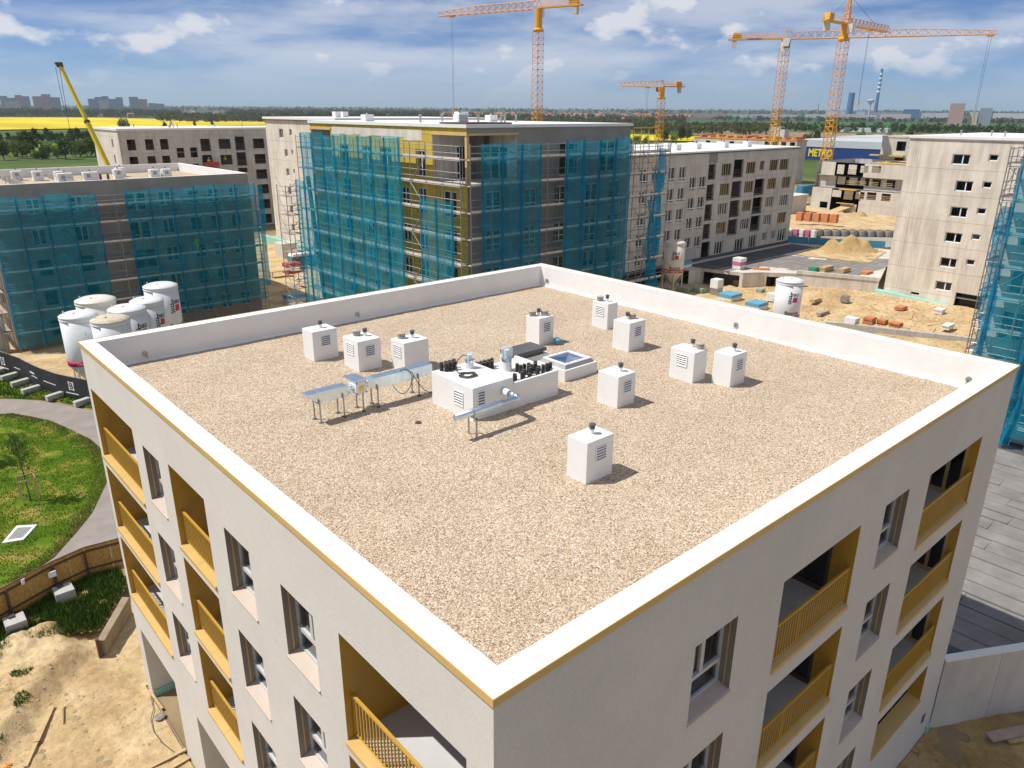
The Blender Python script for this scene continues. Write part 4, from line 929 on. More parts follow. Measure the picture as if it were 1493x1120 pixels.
m_ = MB(); m_.lathe((-0.2, 20.4, 0.05), [(0.2, 0), (0.22, 0.06), (0.12, 0.1), (0.0001, 0.1)], 9); tag(m_.build('flat_stone', 'grit'), 'flat grey stone by the wire on the sand', 'stone')

for i, (x, y, lab) in enumerate(((-5.1, 23.6, 'upper orange plastic scrap in the sand at the left edge'), (-5.55, 22.3, 'middle orange plastic scrap in the sand at the left edge'), (-5.2, 21.6, 'lower orange plastic scrap in the sand at the left edge'))):
    m_ = MB(); z = sandz(x, y) + 0.03
    for k in range(7): a = k * 0.9 + i; m_.face([(x, y, z + .05), (x + .16 * math.cos(a), y + .14 * math.sin(a), z + .03 * (k % 3)), (x + .13 * math.cos(a + .8), y + .17 * math.sin(a + .8), z + .06 * ((k + 1) % 2))])
    tag(m_.build('plastic_scrap', 'formwork'), lab, 'plastic scrap', 'orange scraps in the sand')
# ------------------------------------------------------------------ black banner fence
BF_ = [(0.9, 79.5), (2.2, 74.6), (3.35, 71.2), (3.83, 69.4), (4.11, 67.6), (4.44, 65.8), (5.31, 62.6), (6.75, 59.5), (8.2, 56.5)]
BF = thing('banner_fence', 'black banner site fence with white B emblems beside the path', 'fence', (4.4, 66, 0))
for i, (a, b_) in enumerate(zip(BF_, BF_[1:])):
    a3, b3 = Vector((*a, 0)), Vector((*b_, 0)); L = (b3 - a3).length; d = (b3 - a3) / L; n2 = Vector((d.y, -d.x, 0))
    if n2.x > 0: n2 = -n2
    F2 = Fr(a3.x, a3.y, (d.x, d.y), (n2.x, n2.y))
    m_ = MB(); m_.fbox(F2, 0, L, -0.006, 0.006, 0.12, 2.05); m_.build('banner', 'banner', BF)
    m_ = MB(); m_.tube(F2.p(0, -0.05, 0), F2.p(0, -0.05, 2.1), 0.03, 0.03, 6); m_.tube(F2.p(0, -0.05, 2.08), F2.p(L, -0.05, 2.08), 0.022, 0.022, 6); m_.build('post', 'galv_dull', BF)
    if i in (1, 6):
        u0 = L * (0.45 if i == 6 else 0.62)
        m_ = MB(); s = 0.42; n0 = 0.010
        oct_ = [(-.8, -1), (-.55, -.85), (.55, -.85), (.8, -1), (.8, -.4), (.7, 0), (.8, .4), (.8, 1), (.55, .85), (-.55, .85), (-.8, 1), (-.8, .4), (-.7, 0), (-.8, -.4)]
        m_.face([F2.p(u0 + x * s * 0.95, n0, 1.22 + y * s) for x, y in oct_]); m_.build('emblem', 'white_print', BF)
        m_ = MB(); addtext(m_, 'B', 0.78, lambda x, y, z: F2.p(u0 + x * (1 if n2.cross(d).z > 0 else -1) * (-1 if False else 1), n0 + 0.004 + max(z, 0), 1.20 + y), 0.002, 0.02); m_.build('letter', 'ink', BF)
        m_ = MB(); m_.fbox(F2, u0 - 0.75, u0 + 0.75, 0.008, 0.012, 0.52, 0.62); m_.build('caption_line', 'white_print', BF)
    elif i in (2, 4, 5, 7):
        m_ = MB(); m_.fbox(F2, L * 0.25, L * 0.85, 0.008, 0.012, 0.92, 1.0)
        if i in (4,): m_.fbox(F2, L * 0.1, L * 0.6, 0.008, 0.012, 1.18, 1.34)
        m_.build('caption_line', 'white_print', BF)
for i, (x, y) in enumerate(((2.35, 72.5), (2.75, 70.2), (3.1, 67.7), (3.45, 65.1), (4.65, 62.1), (6.05, 59.2))):
    m_ = MB(); m_.hexa([(x - .45, y - .38, .1), (x + .95, y + .12, .1), (x + .85, y + .62, .1), (x - .55, y + .12, .1), (x - .45, y - .38, .55), (x + .95, y + .12, .55), (x + .85, y + .62, .55), (x - .55, y + .12, .55)])
    tag(m_.build('fence_weight', 'block_concrete', bevel=0.03), ['leftmost', 'second from left', 'third from left', 'fourth from left', 'fifth from left', 'rightmost'][i] + ' concrete weight at the foot of the banner fence', 'concrete block', 'weights of the banner fence')

# ------------------------------------------------------------------ plaster silos
def silo(x, y, top, D, lab, body='silo_white', lid='silo_white', band='brand_red', logo=None, dents=False, group='silos left of the main building'):
    t_ = thing('plaster_silo', lab, 'silo', (x, y, 0), group); r = D / 2; zc = top - D * 1.55
    m_ = MB(); m_.lathe((x, y, 0), [(0.16, zc - D * 0.62), (r, zc), (r, top - 0.52)], 40); m_.build('body', body, t_, smooth=True)
    m_ = MB(); m_.lathe((x, y, 0), [(r * 1.0, top - 0.60), (r * 1.03, top - 0.56), (r * 1.03, top - 0.48), (r * 1.0, top - 0.45), (r * 1.0, top - 0.34)], 40); m_.build('rim', body, t_)
    m_ = MB(); m_.lathe((x, y, 0), [(r * 1.0, top - 0.34), (r * 1.04, top - 0.31), (r * 1.02, top - 0.24), (r * 0.75, top - 0.06), (r * 0.4, top), (0.02, top + 0.01)], 40); m_.build('lid', lid, t_, smooth=True)
    m_ = MB(); m_.tube((x - r * 0.7, y + r * 0.2, top - 0.2), (x - r * 0.7, y + r * 0.2, top + 0.16), 0.05, 0.05, 8); m_.build('vent_stub', body, t_)
    m_ = MB(); m_.lathe((x - r * .25, y - r * .25, top - 0.02), [(0.11, -0.06), (0.11, 0.05), (0.02, 0.06)], 10); m_.build('inlet_cap', band, t_)
    m_ = MB(); m_.lathe((x, y, 0), [(r + 0.012, zc + 0.05), (r + 0.012, zc + 0.5)], 40); m_.build('colour_band', band, t_, smooth=True)
    for i in range(4):
        a = math.pi / 4 + i * math.pi / 2; px_, py_ = x + math.cos(a) * r * 0.93, y + math.sin(a) * r * 0.93
        m_ = MB(); m_.box(px_ - 0.06, py_ - 0.06, -0.05, px_ + 0.06, py_ + 0.06, zc + 0.1); m_.build('leg', body, t_)
    m_ = MB()
    for i in range(4):
        a = math.pi / 4 + i * math.pi / 2; b2 = a + math.pi / 2; q0 = (x + math.cos(a) * r * .93, y + math.sin(a) * r * .93); q1 = (x + math.cos(b2) * r * .93, y + math.sin(b2) * r * .93)
        m_.tube((*q0, 0.15), (*q1, zc - 0.3), 0.035, 0.035, 5); m_.tube((*q1, 0.15), (*q0, zc - 0.3), 0.035, 0.035, 5)
    m_.build('brace', body, t_)
    a0 = math.atan2(CAM.y - y, CAM.x - x) + (logo or 0.3)
    def wrap(cx, cz, rr):
        def f(px, py, pz): a = a0 + (cx + px) / r; return (x + math.cos(a) * (rr + pz), y + math.sin(a) * (rr + pz), cz + py)
        return f
    # stacked word mark: first syllable across, second running down, square in the corner
    s = D * 0.21; zl = top - D * 0.66
    m_ = MB(); addtext(m_, 'bau', s * 1.15, wrap(0.12 * s, zl + s * 0.55, r + 0.008), 0.004, 0.012)
    addtext(m_, 'mit', s * 1.15, lambda px, py, pz: wrap(-0.55 * s, zl - s * 0.45, r + 0.008)(py, -px, pz), 0.004, 0.012)
    m_.build('word_mark', 'ink', t_)
    m_ = MB(); q = [(-.16, -.95), (.75, -.95), (.75, .02), (-.16, .02)]; n2 = 6
    f = wrap(0, zl, r + 0.01)
    for i in range(n2): u0, u1 = -.16 + .91 * i / n2, -.16 + .91 * (i + 1) / n2; m_.face([f(u0 * s, -.95 * s, 0), f(u1 * s, -.95 * s, 0), f(u1 * s, .02 * s, 0), f(u0 * s, .02 * s, 0)])
    m_.build('logo_square', band, t_)
    m_ = MB(); addtext(m_, 'Baumit', D * 0.20, wrap(0.0, zc + 0.72, r + 0.008), 0.003, 0.008); m_.build('name', 'ink', t_)
    m_ = MB(); addtext(m_, 'Omietky • Stierky • Potery', D * 0.13, wrap(-0.1, zc + 0.27, r + 0.02), 0.003, 0.004); m_.build('band_text', 'white_print', t_)
    if dents:
        m_ = MB(); a = a0 - 0.7
        for k in range(4): c = Vector((x + math.cos(a + 0.1 * k) * (r + .04), y + math.sin(a + 0.1 * k) * (r + .04), top - 1.75 - 0.22 * (k % 3))); m_.tube(c, c + Vector((0.1 * (k - 1), -0.05, 0.35 - 0.2 * k)), 0.05, 0.02, 5)
        m_.build('torn_cover', 'bag_white', t_)
    return t_
silo(7.87, 63.3, 6.8, 2.88, 'leftmost white silo with a torn cover on its side', dents=True, logo=0.95)
silo(10.4, 68.2, 6.8, 3.28, 'plain rear white silo behind the leftmost pair', lid='silo_cream', body='silo_cream', logo=2.6)
silo(9.5, 60.1, 6.8, 2.90, 'silo with a dusty tan lid in front of the others', lid='silo_dusty', logo=0.75)
silo(11.6, 63.0, 6.8, 3.0, 'third white silo of the row, right of the dusty lid', logo=0.7)
silo(13.8, 64.9, 6.8, 2.77, 'second white silo from the right in the left group', logo=0.75)
silo(16.75, 70.4, 6.8, 3.1, 'rightmost and highest looking white silo of the left group', logo=0.8)
silo(76.1, 53.3, 7.0, 2.7, 'cream silo with a faded red band on tall legs near the garage', 'silo_cream', 'silo_cream', 'red_paint', 0.15, group='silos right of the main building')
silo(65.8, 31.2, 7.0, 2.65, 'white silo with a pink square and band behind the parapet', 'silo_white', 'silo_white', 'brand_pink', 0.45, group='silos right of the main building')

# ------------------------------------------------------------------ raised deck and retaining wall east of the building
dk = thing('terrace_deck', 'grey deck of long felt-covered strips beside the building', 'deck', (34, 0, 0))
m_ = MB(); m_.prism([(WX + 0.06, 0.25), (WX + 0.06, 12), (60, 12), (60, -16), (48, -13.6)], -0.3, 2.36); m_.build('base_slab', 'felt_dark', dk)
def ymin(x): return 0.10 - (x - WX) * 0.56
k = 0; x = WX + 0.10
while x < 47.6:
    w_ = RN.uniform(1.05, 1.3); yb = ymin(x) + 0.35; cuts = sorted([RN.uniform(1, 5), RN.uniform(6, 10)])
    ys = [yb] + [c for c in cuts if c > yb + 1] + [11.8]
    for a, b_ in zip(ys, ys[1:]):
        m_ = MB(); zt = 2.42 + RN.uniform(-0.01, 0.02); tl = RN.uniform(-0.03, 0.03)
        ya = max(a + 0.01, ymin(x + w_) + 0.3)
        m_.hexa([(x, a + 0.01, 2.34), (x + w_ - 0.10, ya if ya > a + .01 else a + 0.01, 2.34), (x + w_ - 0.10, b_ - 0.01, 2.34), (x, b_ - 0.01, 2.34), (x, a + 0.01, zt + tl), (x + w_ - 0.10, ya if ya > a + .01 else a + 0.01, zt - tl), (x + w_ - 0.10, b_ - 0.01, zt - tl), (x, b_ - 0.01, zt + tl)])
        m_.build('felt_strip', 'felt_dark' if x < 23.9 else 'bitumen', dk)
    x += w_
rw = thing('retaining_wall', 'pale concrete retaining wall with white top running right from the building corner', 'wall', (25, -1.7, 0))
d = Vector((3.02, -1.72, 0)).normalized(); F2 = Fr(WX + 0.08, -0.02, (d.x, d.y), (d.y, -d.x)); 
for i in range(8):
    m_ = MB(); m_.fbox(F2, i * 2.6 + 0.008, (i + 1) * 2.6 - 0.008, -0.22, 0.0, -0.4, 3.22); m_.build('wall_panel', 'concrete_pale', rw)
m_ = MB(); m_.fbox(F2, 0, 21, -0.26, 0.03, 3.222, 3.32); m_.build('top_cap', 'membrane', rw)
def swz(x, y): return 0.03 + 0.10 * nz(x, y, 0.5, 3) + 0.05 * nz(x, y, 2.1, 6) + 0.02 * nz(x, y, 6, 1)
patch('mud_yard', 'mud', 15, 40, -16, -0.03, 110, 80, swz, mask=lambda x, y: (x - WX) * 0.58 < -y + 0.2 or x < WX)
patch('grit_heap', 'grit', 25, 33, -7.5, -1.7, 60, 46, lambda x, y: swz(x, y) - 0.25 + 1.35 * math.exp(-(((x - 28.2) * .86 + (y + 3.9) * .5) ** 2 / 4.2 + ((x - 28.2) * .5 - (y + 3.9) * .86) ** 2 / 1.6)) + 0.05 * nz(x, y, 5, 9), 'heap of grey grit against the retaining wall', None, 'gravel heap')
for i, (x, y, z, rz, L2, lab) in enumerate(((24.3, -2.25, 0.12, -0.55, 1.9, 'pale board under the brown board by the retaining wall'), (24.5, -2.75, 0.12, -0.55, 1.6, 'lower yellow board in front of the brown board'), (24.5, -2.45, 0.24, -0.5, 2.7, 'broad brown board lying across two pale boards'))):
    c, s = math.cos(rz), math.sin(rz); plank('board', (x - c * L2 / 2, y - s * L2 / 2, z), (x + c * L2 / 2, y + s * L2 / 2, z), 0.18 if i < 2 else 0.42, 0.08, lab, 'timber' if i != 2 else 'deck_board')
# ------------------------------------------------------------------ helpers for the buildings under construction
def bands(root, F, u0, u1, zs, ops, m_, name='wall_panel', usplit=(), depth=0.25, gap=0.012):
    """one precast panel per storey (and per vertical joint), with openings and reveals"""
    cuts = [u0, *usplit, u1]
    for z0, z1 in zip(zs, zs[1:]):
        for a, b_ in zip(cuts, cuts[1:]):
            m2 = MB(); o2 = []
            for o in ops:
                ua, ub, za, zb = max(o[0], a), min(o[1], b_), max(o[2], z0), min(o[3], z1)
                if ub - ua > 0.02 and zb - za > 0.02: o2.append((ua, ub, za, zb))
            holes(m2, F, a + gap, b_ - gap, z0 + gap, z1 - gap, o2)
            for o in o2: revealbox(m2, F, o, 0, depth)
            for (p, q_) in (((a + gap, z0 + gap), (b_ - gap, z0 + gap)), ((a + gap, z1 - gap), (b_ - gap, z1 - gap)), ((a + gap, z0 + gap), (a + gap, z1 - gap)), ((b_ - gap, z0 + gap), (b_ - gap, z1 - gap))):
                m2.face([F.p(p[0], 0, p[1]), F.p(q_[0], 0, q_[1]), F.p(q_[0], -0.12, q_[1]), F.p(p[0], -0.12, p[1])])
            m2.build(name, m_, root)
def shell(root, x0, y0, x1, y1, z0, ztop, floors, m_='concrete_grey', faces='LRBE', slabs=True, inset=0.3):
    """inner shell, floor slabs and the faces turned away from the street"""
    b_ = MB()
    if 'B' in faces: b_.face([(x0, y1, z0), (x1, y1, z0), (x1, y1, ztop), (x0, y1, ztop)])
    if 'E' in faces: b_.face([(x1, y0, z0), (x1, y1, z0), (x1, y1, ztop), (x1, y0, ztop)])
    if 'L' in faces: b_.face([(x0, y0, z0), (x0, y1, z0), (x0, y1, ztop), (x0, y0, ztop)])
    if 'R' in faces: b_.face([(x0, y0, z0), (x1, y0, z0), (x1, y0, ztop), (x0, y0, ztop)])
    b_.build('rear_wall', m_, root)
    if slabs:
        s = MB()
        for z in floors: s.box(x0 + inset, y0 + inset, z - 0.11, x1 - 0.1, y1 - 0.1, z + 0.11)
        cx, cy2 = (x0 + x1) / 2, (y0 + y1) / 2
        s.box(x0 + (x1 - x0) * .35, y0 + 3.2, z0, x0 + (x1 - x0) * .35 + .2, y1 - 3.2, ztop - .4); s.box(x0 + 3.2, y0 + 4.2, z0, x1 - 3.2, y0 + 4.4, ztop - .4); s.box(x0 + 4.2, y0 + 3.2, z0, x0 + 4.4, y1 - 3.2, ztop - .4)
        s.build('floor_slabs', 'concrete_dark', root)
def roofcap(root, x0, y0, x1, y1, z, m_='membrane', over=0.12, th=0.35, edge=None):
    b_ = MB(); b_.box(x0 - over, y0 - over, z - th, x1 + over, y1 + over, z); b_.build('roof', m_, root)
    if edge:
        e = MB(); e.box(x0 - over - .02, y0 - over - .02, z - th - .14, x1 + over + .02, y1 + over + .02, z - th - .002); e.build('roof_edge', edge, root)
def win(root, F, o, n=-0.2, m_='frame_white', muls=(0.5,), transom=None, fw=0.09, glassm='glass', sub=False):
    a, b_, c, d = o[:4]; m2 = MB()
    m2.fbox(F, a, a + fw, n - .05, n + .05, c, d); m2.fbox(F, b_ - fw, b_, n - .05, n + .05, c, d); m2.fbox(F, a + fw, b_ - fw, n - .05, n + .05, d - fw, d); m2.fbox(F, a + fw, b_ - fw, n - .05, n + .05, c, c + fw)
    for t_ in muls: u = a + (b_ - a) * t_; m2.fbox(F, u - fw * .55, u + fw * .55, n - .045, n + .055, c + fw, d - fw)
    if transom: z = c + (d - c) * transom; m2.fbox(F, a + fw, b_ - fw, n - .04, n + .06, z - fw * .5, z + fw * .5)
    w_ = m2.build('window', m_, root)
    p_ = MB(); p_.fbox(F, a + fw, b_ - fw, n - .012, n + .012, c + fw, d - fw); p_.build('pane', glassm, w_)
    return w_
def rails(root, F, o, m_='hoard_steel', n=0.02):
    a, b_, c, d = o[:4]; r = MB()
    for z in (c + 0.25, c + 0.65, c + 1.0):
        if z < d: r.fbox(F, a, b_, n - .02, n + .02, z - .05, z + .05)
    r.build('guard_rail', m_, root)

def scaffold(name, lab, F, u0, u1, z0, lev, nets, bay=2.4, gapn=0.35, dep=0.95, group=None, braces=(), decked=True, folds=True, toe='toe_board'):
    t_ = thing(name, lab, 'scaffold', (*F.p((u0 + u1) / 2, gapn, 0)[:2], z0), group)
    n0, n1 = gapn, gapn + dep; zt = lev[-1] + 1.15
    k = max(1, round((u1 - u0) / bay)); us = [u0 + (u1 - u0) * i / k for i in range(k + 1)]
    proto = None
    for i, u in enumerate(us):
        m2 = MB()
        for n in (n0, n1): m2.tube(F.p(u, n, z0), F.p(u, n, zt), 0.035, 0.035, 5)
        for z in lev: m2.tube(F.p(u, n0, z), F.p(u, n1, z), 0.03, 0.03, 4)
        m2.build('standard', 'tube_steel', t_)
    for z in lev:
        m2 = MB()
        for zz_ in (0.5, 1.0): m2.tube(F.p(u0, n1, z + zz_), F.p(u1, n1, z + zz_), 0.028, 0.028, 4)
        m2.tube(F.p(u0, n0, z), F.p(u1, n0, z), 0.03, 0.03, 4); m2.tube(F.p(u0, n1, z - .03), F.p(u1, n1, z - .03), 0.03, 0.03, 4)
        m2.build('guard_rail', 'tube_steel', t_)
        if decked:
            for i in range(0, k):
                m2 = MB(); m2.fbox(F, us[i] + .02, us[i + 1] - .02, n0 + .04, n1 - .04, z, z + .05); dk_ = m2.build('deck', 'deck_board', t_)
                m2 = MB(); m2.fbox(F, us[i] + .02, us[i + 1] - .02, n1 - .03, n1, z + .055, z + .21); m2.build('toe_board', toe, dk_)
    m2 = MB()
    for i in braces:
        for j in range(len(lev) - 1):
            a, b_ = (us[i], us[i + 1]) if j % 2 else (us[i + 1], us[i]); m2.tube(F.p(a, n1 + .05, lev[j]), F.p(b_, n1 + .05, lev[j + 1]), 0.028, 0.028, 4)
    if braces: m2.build('brace', 'tube_steel', t_)
    for (a, b_, za, zb) in nets:
        kk = max(1, round((b_ - a) / bay))
        for i in range(kk):
            ua, ub = a + (b_ - a) * i / kk - 0.06, a + (b_ - a) * (i + 1) / kk + 0.06
            nu, nv = 9, max(4, int((zb - za) / 0.7)); m2 = MB(); ph = RN.uniform(0, 50)
            dz = RN.uniform(-.15, .15)
            for v_ in range(nv + 1):
                for h in range(nu + 1):
                    u = ua + (ub - ua) * h / nu; z = za + (zb + dz - za) * v_ / nv
                    bul = math.sin(math.pi * h / nu) * (0.10 + 0.10 * mnoise.noise(Vector((ph, z * .5, 1))))
                    n = n1 + 0.10 + bul + 0.07 * mnoise.noise(Vector((u * 1.6 + ph, z * .9, 3))) + 0.03 * mnoise.noise(Vector((u * 5 + ph, z * 2.2, 3)))
                    m2.v.append(F.p(u + 0.05 * mnoise.noise(Vector((z * .6, ph, 0))), n, z))
            for v_ in range(nv):
                for h in range(nu):
                    q_ = v_ * (nu + 1) + h; m2.f.append((q_, q_ + 1, q_ + nu + 2, q_ + nu + 1)); m2.mi.append(0)
            m2.build('net', 'net', t_, smooth=True)
        if folds:
            for i in range(kk + 1):
                u = a + (b_ - a) * i / kk; m2 = MB(); nv = max(5, int((zb - za) / 0.6)); ph = RN.uniform(0, 50); wd = RN.uniform(0.06, 0.15)
                for v_ in range(nv + 1):
                    z = za + (zb - za) * v_ / nv; s = 0.10 * mnoise.noise(Vector((z * .8, ph, 2))); w2 = wd * (0.75 + 0.6 * mnoise.noise(Vector((z * .5, ph, 8))))
                    for q2, (du, dn) in enumerate(((-w2, .10), (-w2 * .3, .22), (w2 * .3, .13), (w2, .20))): m2.v.append(F.p(u + s + du, n1 + .05 + dn, z))
                for v_ in range(nv):
                    for h in range(3): q_ = v_ * 4 + h; m2.f.append((q_, q_ + 1, q_ + 5, q_ + 4)); m2.mi.append(0)
                m2.build('net_fold', 'net_fold', t_, smooth=True)
    return t_
def rag(t_, F, u, n, z0, z1, w_):                                      # loose bunched net hanging at a scaffold end
    m2 = MB(); nv = int((z1 - z0) / 0.5); ph = RN.uniform(0, 40)
    for v_ in range(nv + 1):
        z = z0 + (z1 - z0) * v_ / nv
        for h in range(7):
            a = h / 6; ww = w_ * (0.6 + 0.7 * abs(mnoise.noise(Vector((z * .35, ph, 1)))))
            m2.v.append(F.p(u + (a - .5) * ww + 0.45 * mnoise.noise(Vector((z * .25, ph, 4))), n + 0.18 * math.sin(a * 9 + z) + .2 * mnoise.noise(Vector((a * 2, z * .6, ph))), z))
    for v_ in range(nv):
        for h in range(6): q_ = v_ * 7 + h; m2.f.append((q_, q_ + 1, q_ + 8, q_ + 7)); m2.mi.append(0)
    m2.build('loose_net', 'net_fold', t_, smooth=True)
def pipe_vents(root, pts, z, h=0.5):
    for x, y in pts:
        m2 = MB(); m2.tube((x, y, z), (x, y, z + h), 0.09, 0.09, 6); m2.lathe((x, y, z + h), [(.15, 0), (.15, .1), (.03, .14)], 7); m2.build('roof_pipe', 'galv_dull', root)

# ------------------------------------------------------------------ netted building on the left
B1 = thing('netted_building', 'grey unfinished block with gravel roof behind teal netting at left', 'building', (18, 88, 0))
X0, X1, Y0, Y1, ZT = 5.4, 30.6, 79.6, 101.5, 15.95
F1 = Fr(0, Y0, (1, 0), (0, -1)); F1L = Fr(X0, 0, (0, 1), (-1, 0))
fl1 = [0.3, 3.4, 6.4, 9.4, 12.4, ZT]
ops1 = []
for k, z in enumerate((1.0, 4.1, 7.1, 10.1, 13.05)):
    for a, b_ in ((8.4, 9.6), (12.2, 13.4), (17.3, 19.4), (20.6, 21.9), (23.6, 25.0), (25.8, 27.2), (28.2, 29.4)):
        if k == 0 and a in (17.3,): continue
        ops1.append((a, b_, z - (0.35 if 17 < a < 18 else 0), z + 1.55))
m2 = MB(); holes(m2, F1, X0, X1, 0, ZT, ops1); [revealbox(m2, F1, o, 0, .25) for o in ops1]; m2.build('front_wall', 'mesh_coat', B1)
m2 = MB(); lo = [(y, y + 1.4, z, z + 1.5) for y in (83, 88, 93, 97) for z in (1, 4.1, 7.1, 10.1, 13.05)]; holes(m2, F1L, Y0, Y1, 0, ZT, lo); [revealbox(m2, F1L, o, 0, .25) for o in lo]; m2.build('side_wall', 'concrete_pale', B1)
shell(B1, X0, Y0, X1, Y1, 0, ZT, fl1[1:-1] + [ZT - 1.15], 'concrete_grey', 'BE')
for o in ops1:
    if o[0] > 18 or o[2] > 9: win(B1, F1, o, muls=(0.5,))
m2 = MB()
for x0, y0, x1, y1 in ((X0 + .01, Y0 + .01, X1 + .05, Y0 + .42), (X0 + .01, Y1 - .42, X1 + .05, Y1 + .05), (X0 + .01, Y0 + .42, X0 + .42, Y1 - .42), (X1 - .42, Y0 + .42, X1 + .05, Y1 - .42)): m2.box(x0, y0, ZT - 1.1, x1, y1, ZT + .02)
m2.build('parapet', 'membrane', B1)
m2 = MB(); m2.box(X0 + .42, Y0 + .42, ZT - 1.1, X1 - .42, Y1 - .42, ZT - 0.95); tag(m2.build('roof_gravel', 'gravel', B1), kind='stuff')
for i, (x, y, lab) in enumerate(((10.4, 96.5, 'first white vent box from the left on the netted building roof'), (12.2, 95.0, 'second white vent box from the left on the netted building roof'), (14.0, 93.0, 'third white vent box from the left on the netted building roof'), (13.6, 89.8, 'long white vent box nearest the edge of the netted building roof'), (16.2, 90.0, 'white vent box with black stacks on the netted building roof'), (20.0, 92.4, 'white vent box right of centre on the netted building roof'), (21.0, 95.2, 'white vent box at the rear right of the netted building roof'), (23.3, 90.0, 'left of two vent boxes by the right parapet of the netted building'), (24.6, 89.8, 'right of two vent boxes by the right parapet of the netted building'))):
    t_ = thing('roof_vent_box', lab, 'vent box', (x, y, ZT - 0.95), 'white vent boxes on the netted building')
    w_ = 1.5 if i in (3, 4) else 1.0
    m2 = MB(); m2.box(x, y, ZT - 1.0, x + w_, y + .95, ZT + 0.1); m2.build('housing', 'white_paint', t_)
    louver(t_, Fr(0, y, (1, 0), (0, -1)), x + .25, x + .70, ZT - .5, ZT - .08, 0.0); louver(t_, Fr(x, 0, (0, 1), (-1, 0)), y + .25, y + .70, ZT - .5, ZT - .08, 0.0)
    cowl(t_, x + w_ * .5, y + .5, ZT + .1)
for i, (x, y) in enumerate(((17.0, 91.5), (17.6, 91.9), (18.2, 91.4), (18.9, 91.0), (18.0, 92.6), (16.8, 93.2))):
    o = bpy.data.objects.new('pedestal_stack', ped.data); COL.objects.link(o); o.location = (x, y, ZT - .94); o.scale = (2.2, 2.2, 2.6)
    tag(o, 'black pedestal stack among the vent boxes of the netted building', 'pedestals', 'black pedestals on the netted building')
for i, x in enumerate((7.6, 8.7, 9.8)):
    m2 = MB(); m2.tube((x, 90, ZT - .95), (x, 90, ZT + .05), .04, .04, 6); m2.tube((x + .35, 90, ZT - .95), (x + .35, 90, ZT + .05), .04, .04, 6); m2.tube((x, 90, ZT + .05), (x + .35, 90, ZT + .05), .04, .04, 6)
    tag(m2.build('duct_stand', 'galv_dull'), ['left', 'middle', 'right'][i] + ' small metal duct stand on the netted building roof', 'stand', 'duct stands')
s1 = scaffold('scaffold', 'scaffold with dark teal netting on the front of the left building', F1, 5.2, 31.0, 0, [1.9, 3.9, 5.9, 7.9, 9.9, 11.9, 13.6], [(5.2, 14.2, 0.6, 14.9), (17.0, 30.6, 1.6, 15.0)], 2.1, braces=(5, 8))
rag(s1, F1, 31.6, 0.6, 3.0, 14.6, 1.1)
scaffold('scaffold', 'scaffold on the sunlit left end of the left building', F1L, 79.6, 90, 0, [1.9, 3.9, 5.9, 7.9, 9.9, 11.9, 13.6], [], 2.5, braces=(0, 1, 2, 3))
m2 = MB(); m2.box(-9, 80.3, 0, 4.6, 80.7, 3.3); tag(m2.build('site_wall', 'concrete_warm'), 'plain tan concrete wall left of the netted building', 'wall')

# ------------------------------------------------------------------ concrete building behind it
B2 = thing('concrete_building', 'bare concrete block with dark empty openings behind the left netted building', 'building', (52, 158, 0))
X0, X1, Y0, Y1, ZT = 35.7, 78, 147.3, 164, 19.0
F2_ = Fr(0, Y0, (1, 0), (0, -1)); F2L = Fr(X0, 0, (0, 1), (-1, 0))
zs2 = [0, 3.1, 6.1, 9.1, 12.05, 15.0, 17.9, ZT]
ops2 = []
for k in range(6):
    d = 3.0 * k
    ops2 += [(37.03, 38.5, 15.55 - d, 17.45 - d), (40.17, 41.63, 15.55 - d, 17.45 - d), (42.8, 44.27, 15.55 - d, 17.45 - d), (53.8, 56.15, 15.38 - d, 17.25 - d), (60.78, 63.15, 15.3 - d, 17.2 - d), (66.5, 68.8, 15.3 - d, 17.2 - d)]
    ops2 += [(50.26, 52.13, 15.05 - d, 17.35 - d), (57.1, 59.05, 15.05 - d, 17.66 - d)]
    if k < 5: ops2 += [(45.63, 47.03, 13.98 - d, 14.98 - d), (45.63, 47.03, 15.02 - d, 15.8 - d), (48.15, 49.5, 13.98 - d, 14.98 - d), (48.15, 49.5, 15.02 - d, 15.8 - d)]
bands(B2, F2_, X0, X1, zs2, ops2, 'concrete_grey', usplit=(45.0, 50.2, 52.2, 60.0, 70.0), depth=.3)
bands(B2, F2L, Y0, Y1, zs2, [(151, 151.9, z, z + 1.5) for z in (1.2, 4.2, 7.2, 10.2, 13.2, 16)], 'concrete_warm', usplit=(153, 160.2, 160.6), depth=.3)
shell(B2, X0, Y0, X1, Y1, 0, ZT, zs2[1:-1], 'concrete_grey', 'BE')
roofcap(B2, X0, Y0, X1, Y1, ZT + .35, over=.2)
for o in ops2:
    if o[3] - o[2] > 1.2: rails(B2, F2_, o, 'hoard_steel')
m2 = MB(); m2.box(50.1, 146.0, 11.9, 53.0, 147.2, 12.05); m2.box(50.1, 146.0, 12.05, 50.15, 147.2, 13.0); m2.box(50.15, 146.0, 12.3, 53.0, 146.05, 13.05); m2.build('loading_platform', 'red_paint', B2)
pipe_vents(B2, [(46.5, 150), (47.6, 151), (40, 152), (56, 154), (60, 150)], ZT + .35, .6)
m2 = MB(); m2.hexa([(45.6, 150, ZT + .4), (46.0, 150, ZT + .4), (46.0, 150.3, ZT + .4), (45.6, 150.3, ZT + .4), (46.2, 150, ZT + 1.5), (46.5, 150, ZT + 1.5), (46.5, 150.3, ZT + 1.5), (46.2, 150.3, ZT + 1.5)]); m2.build('roof_flue', 'galv_dull', B2)

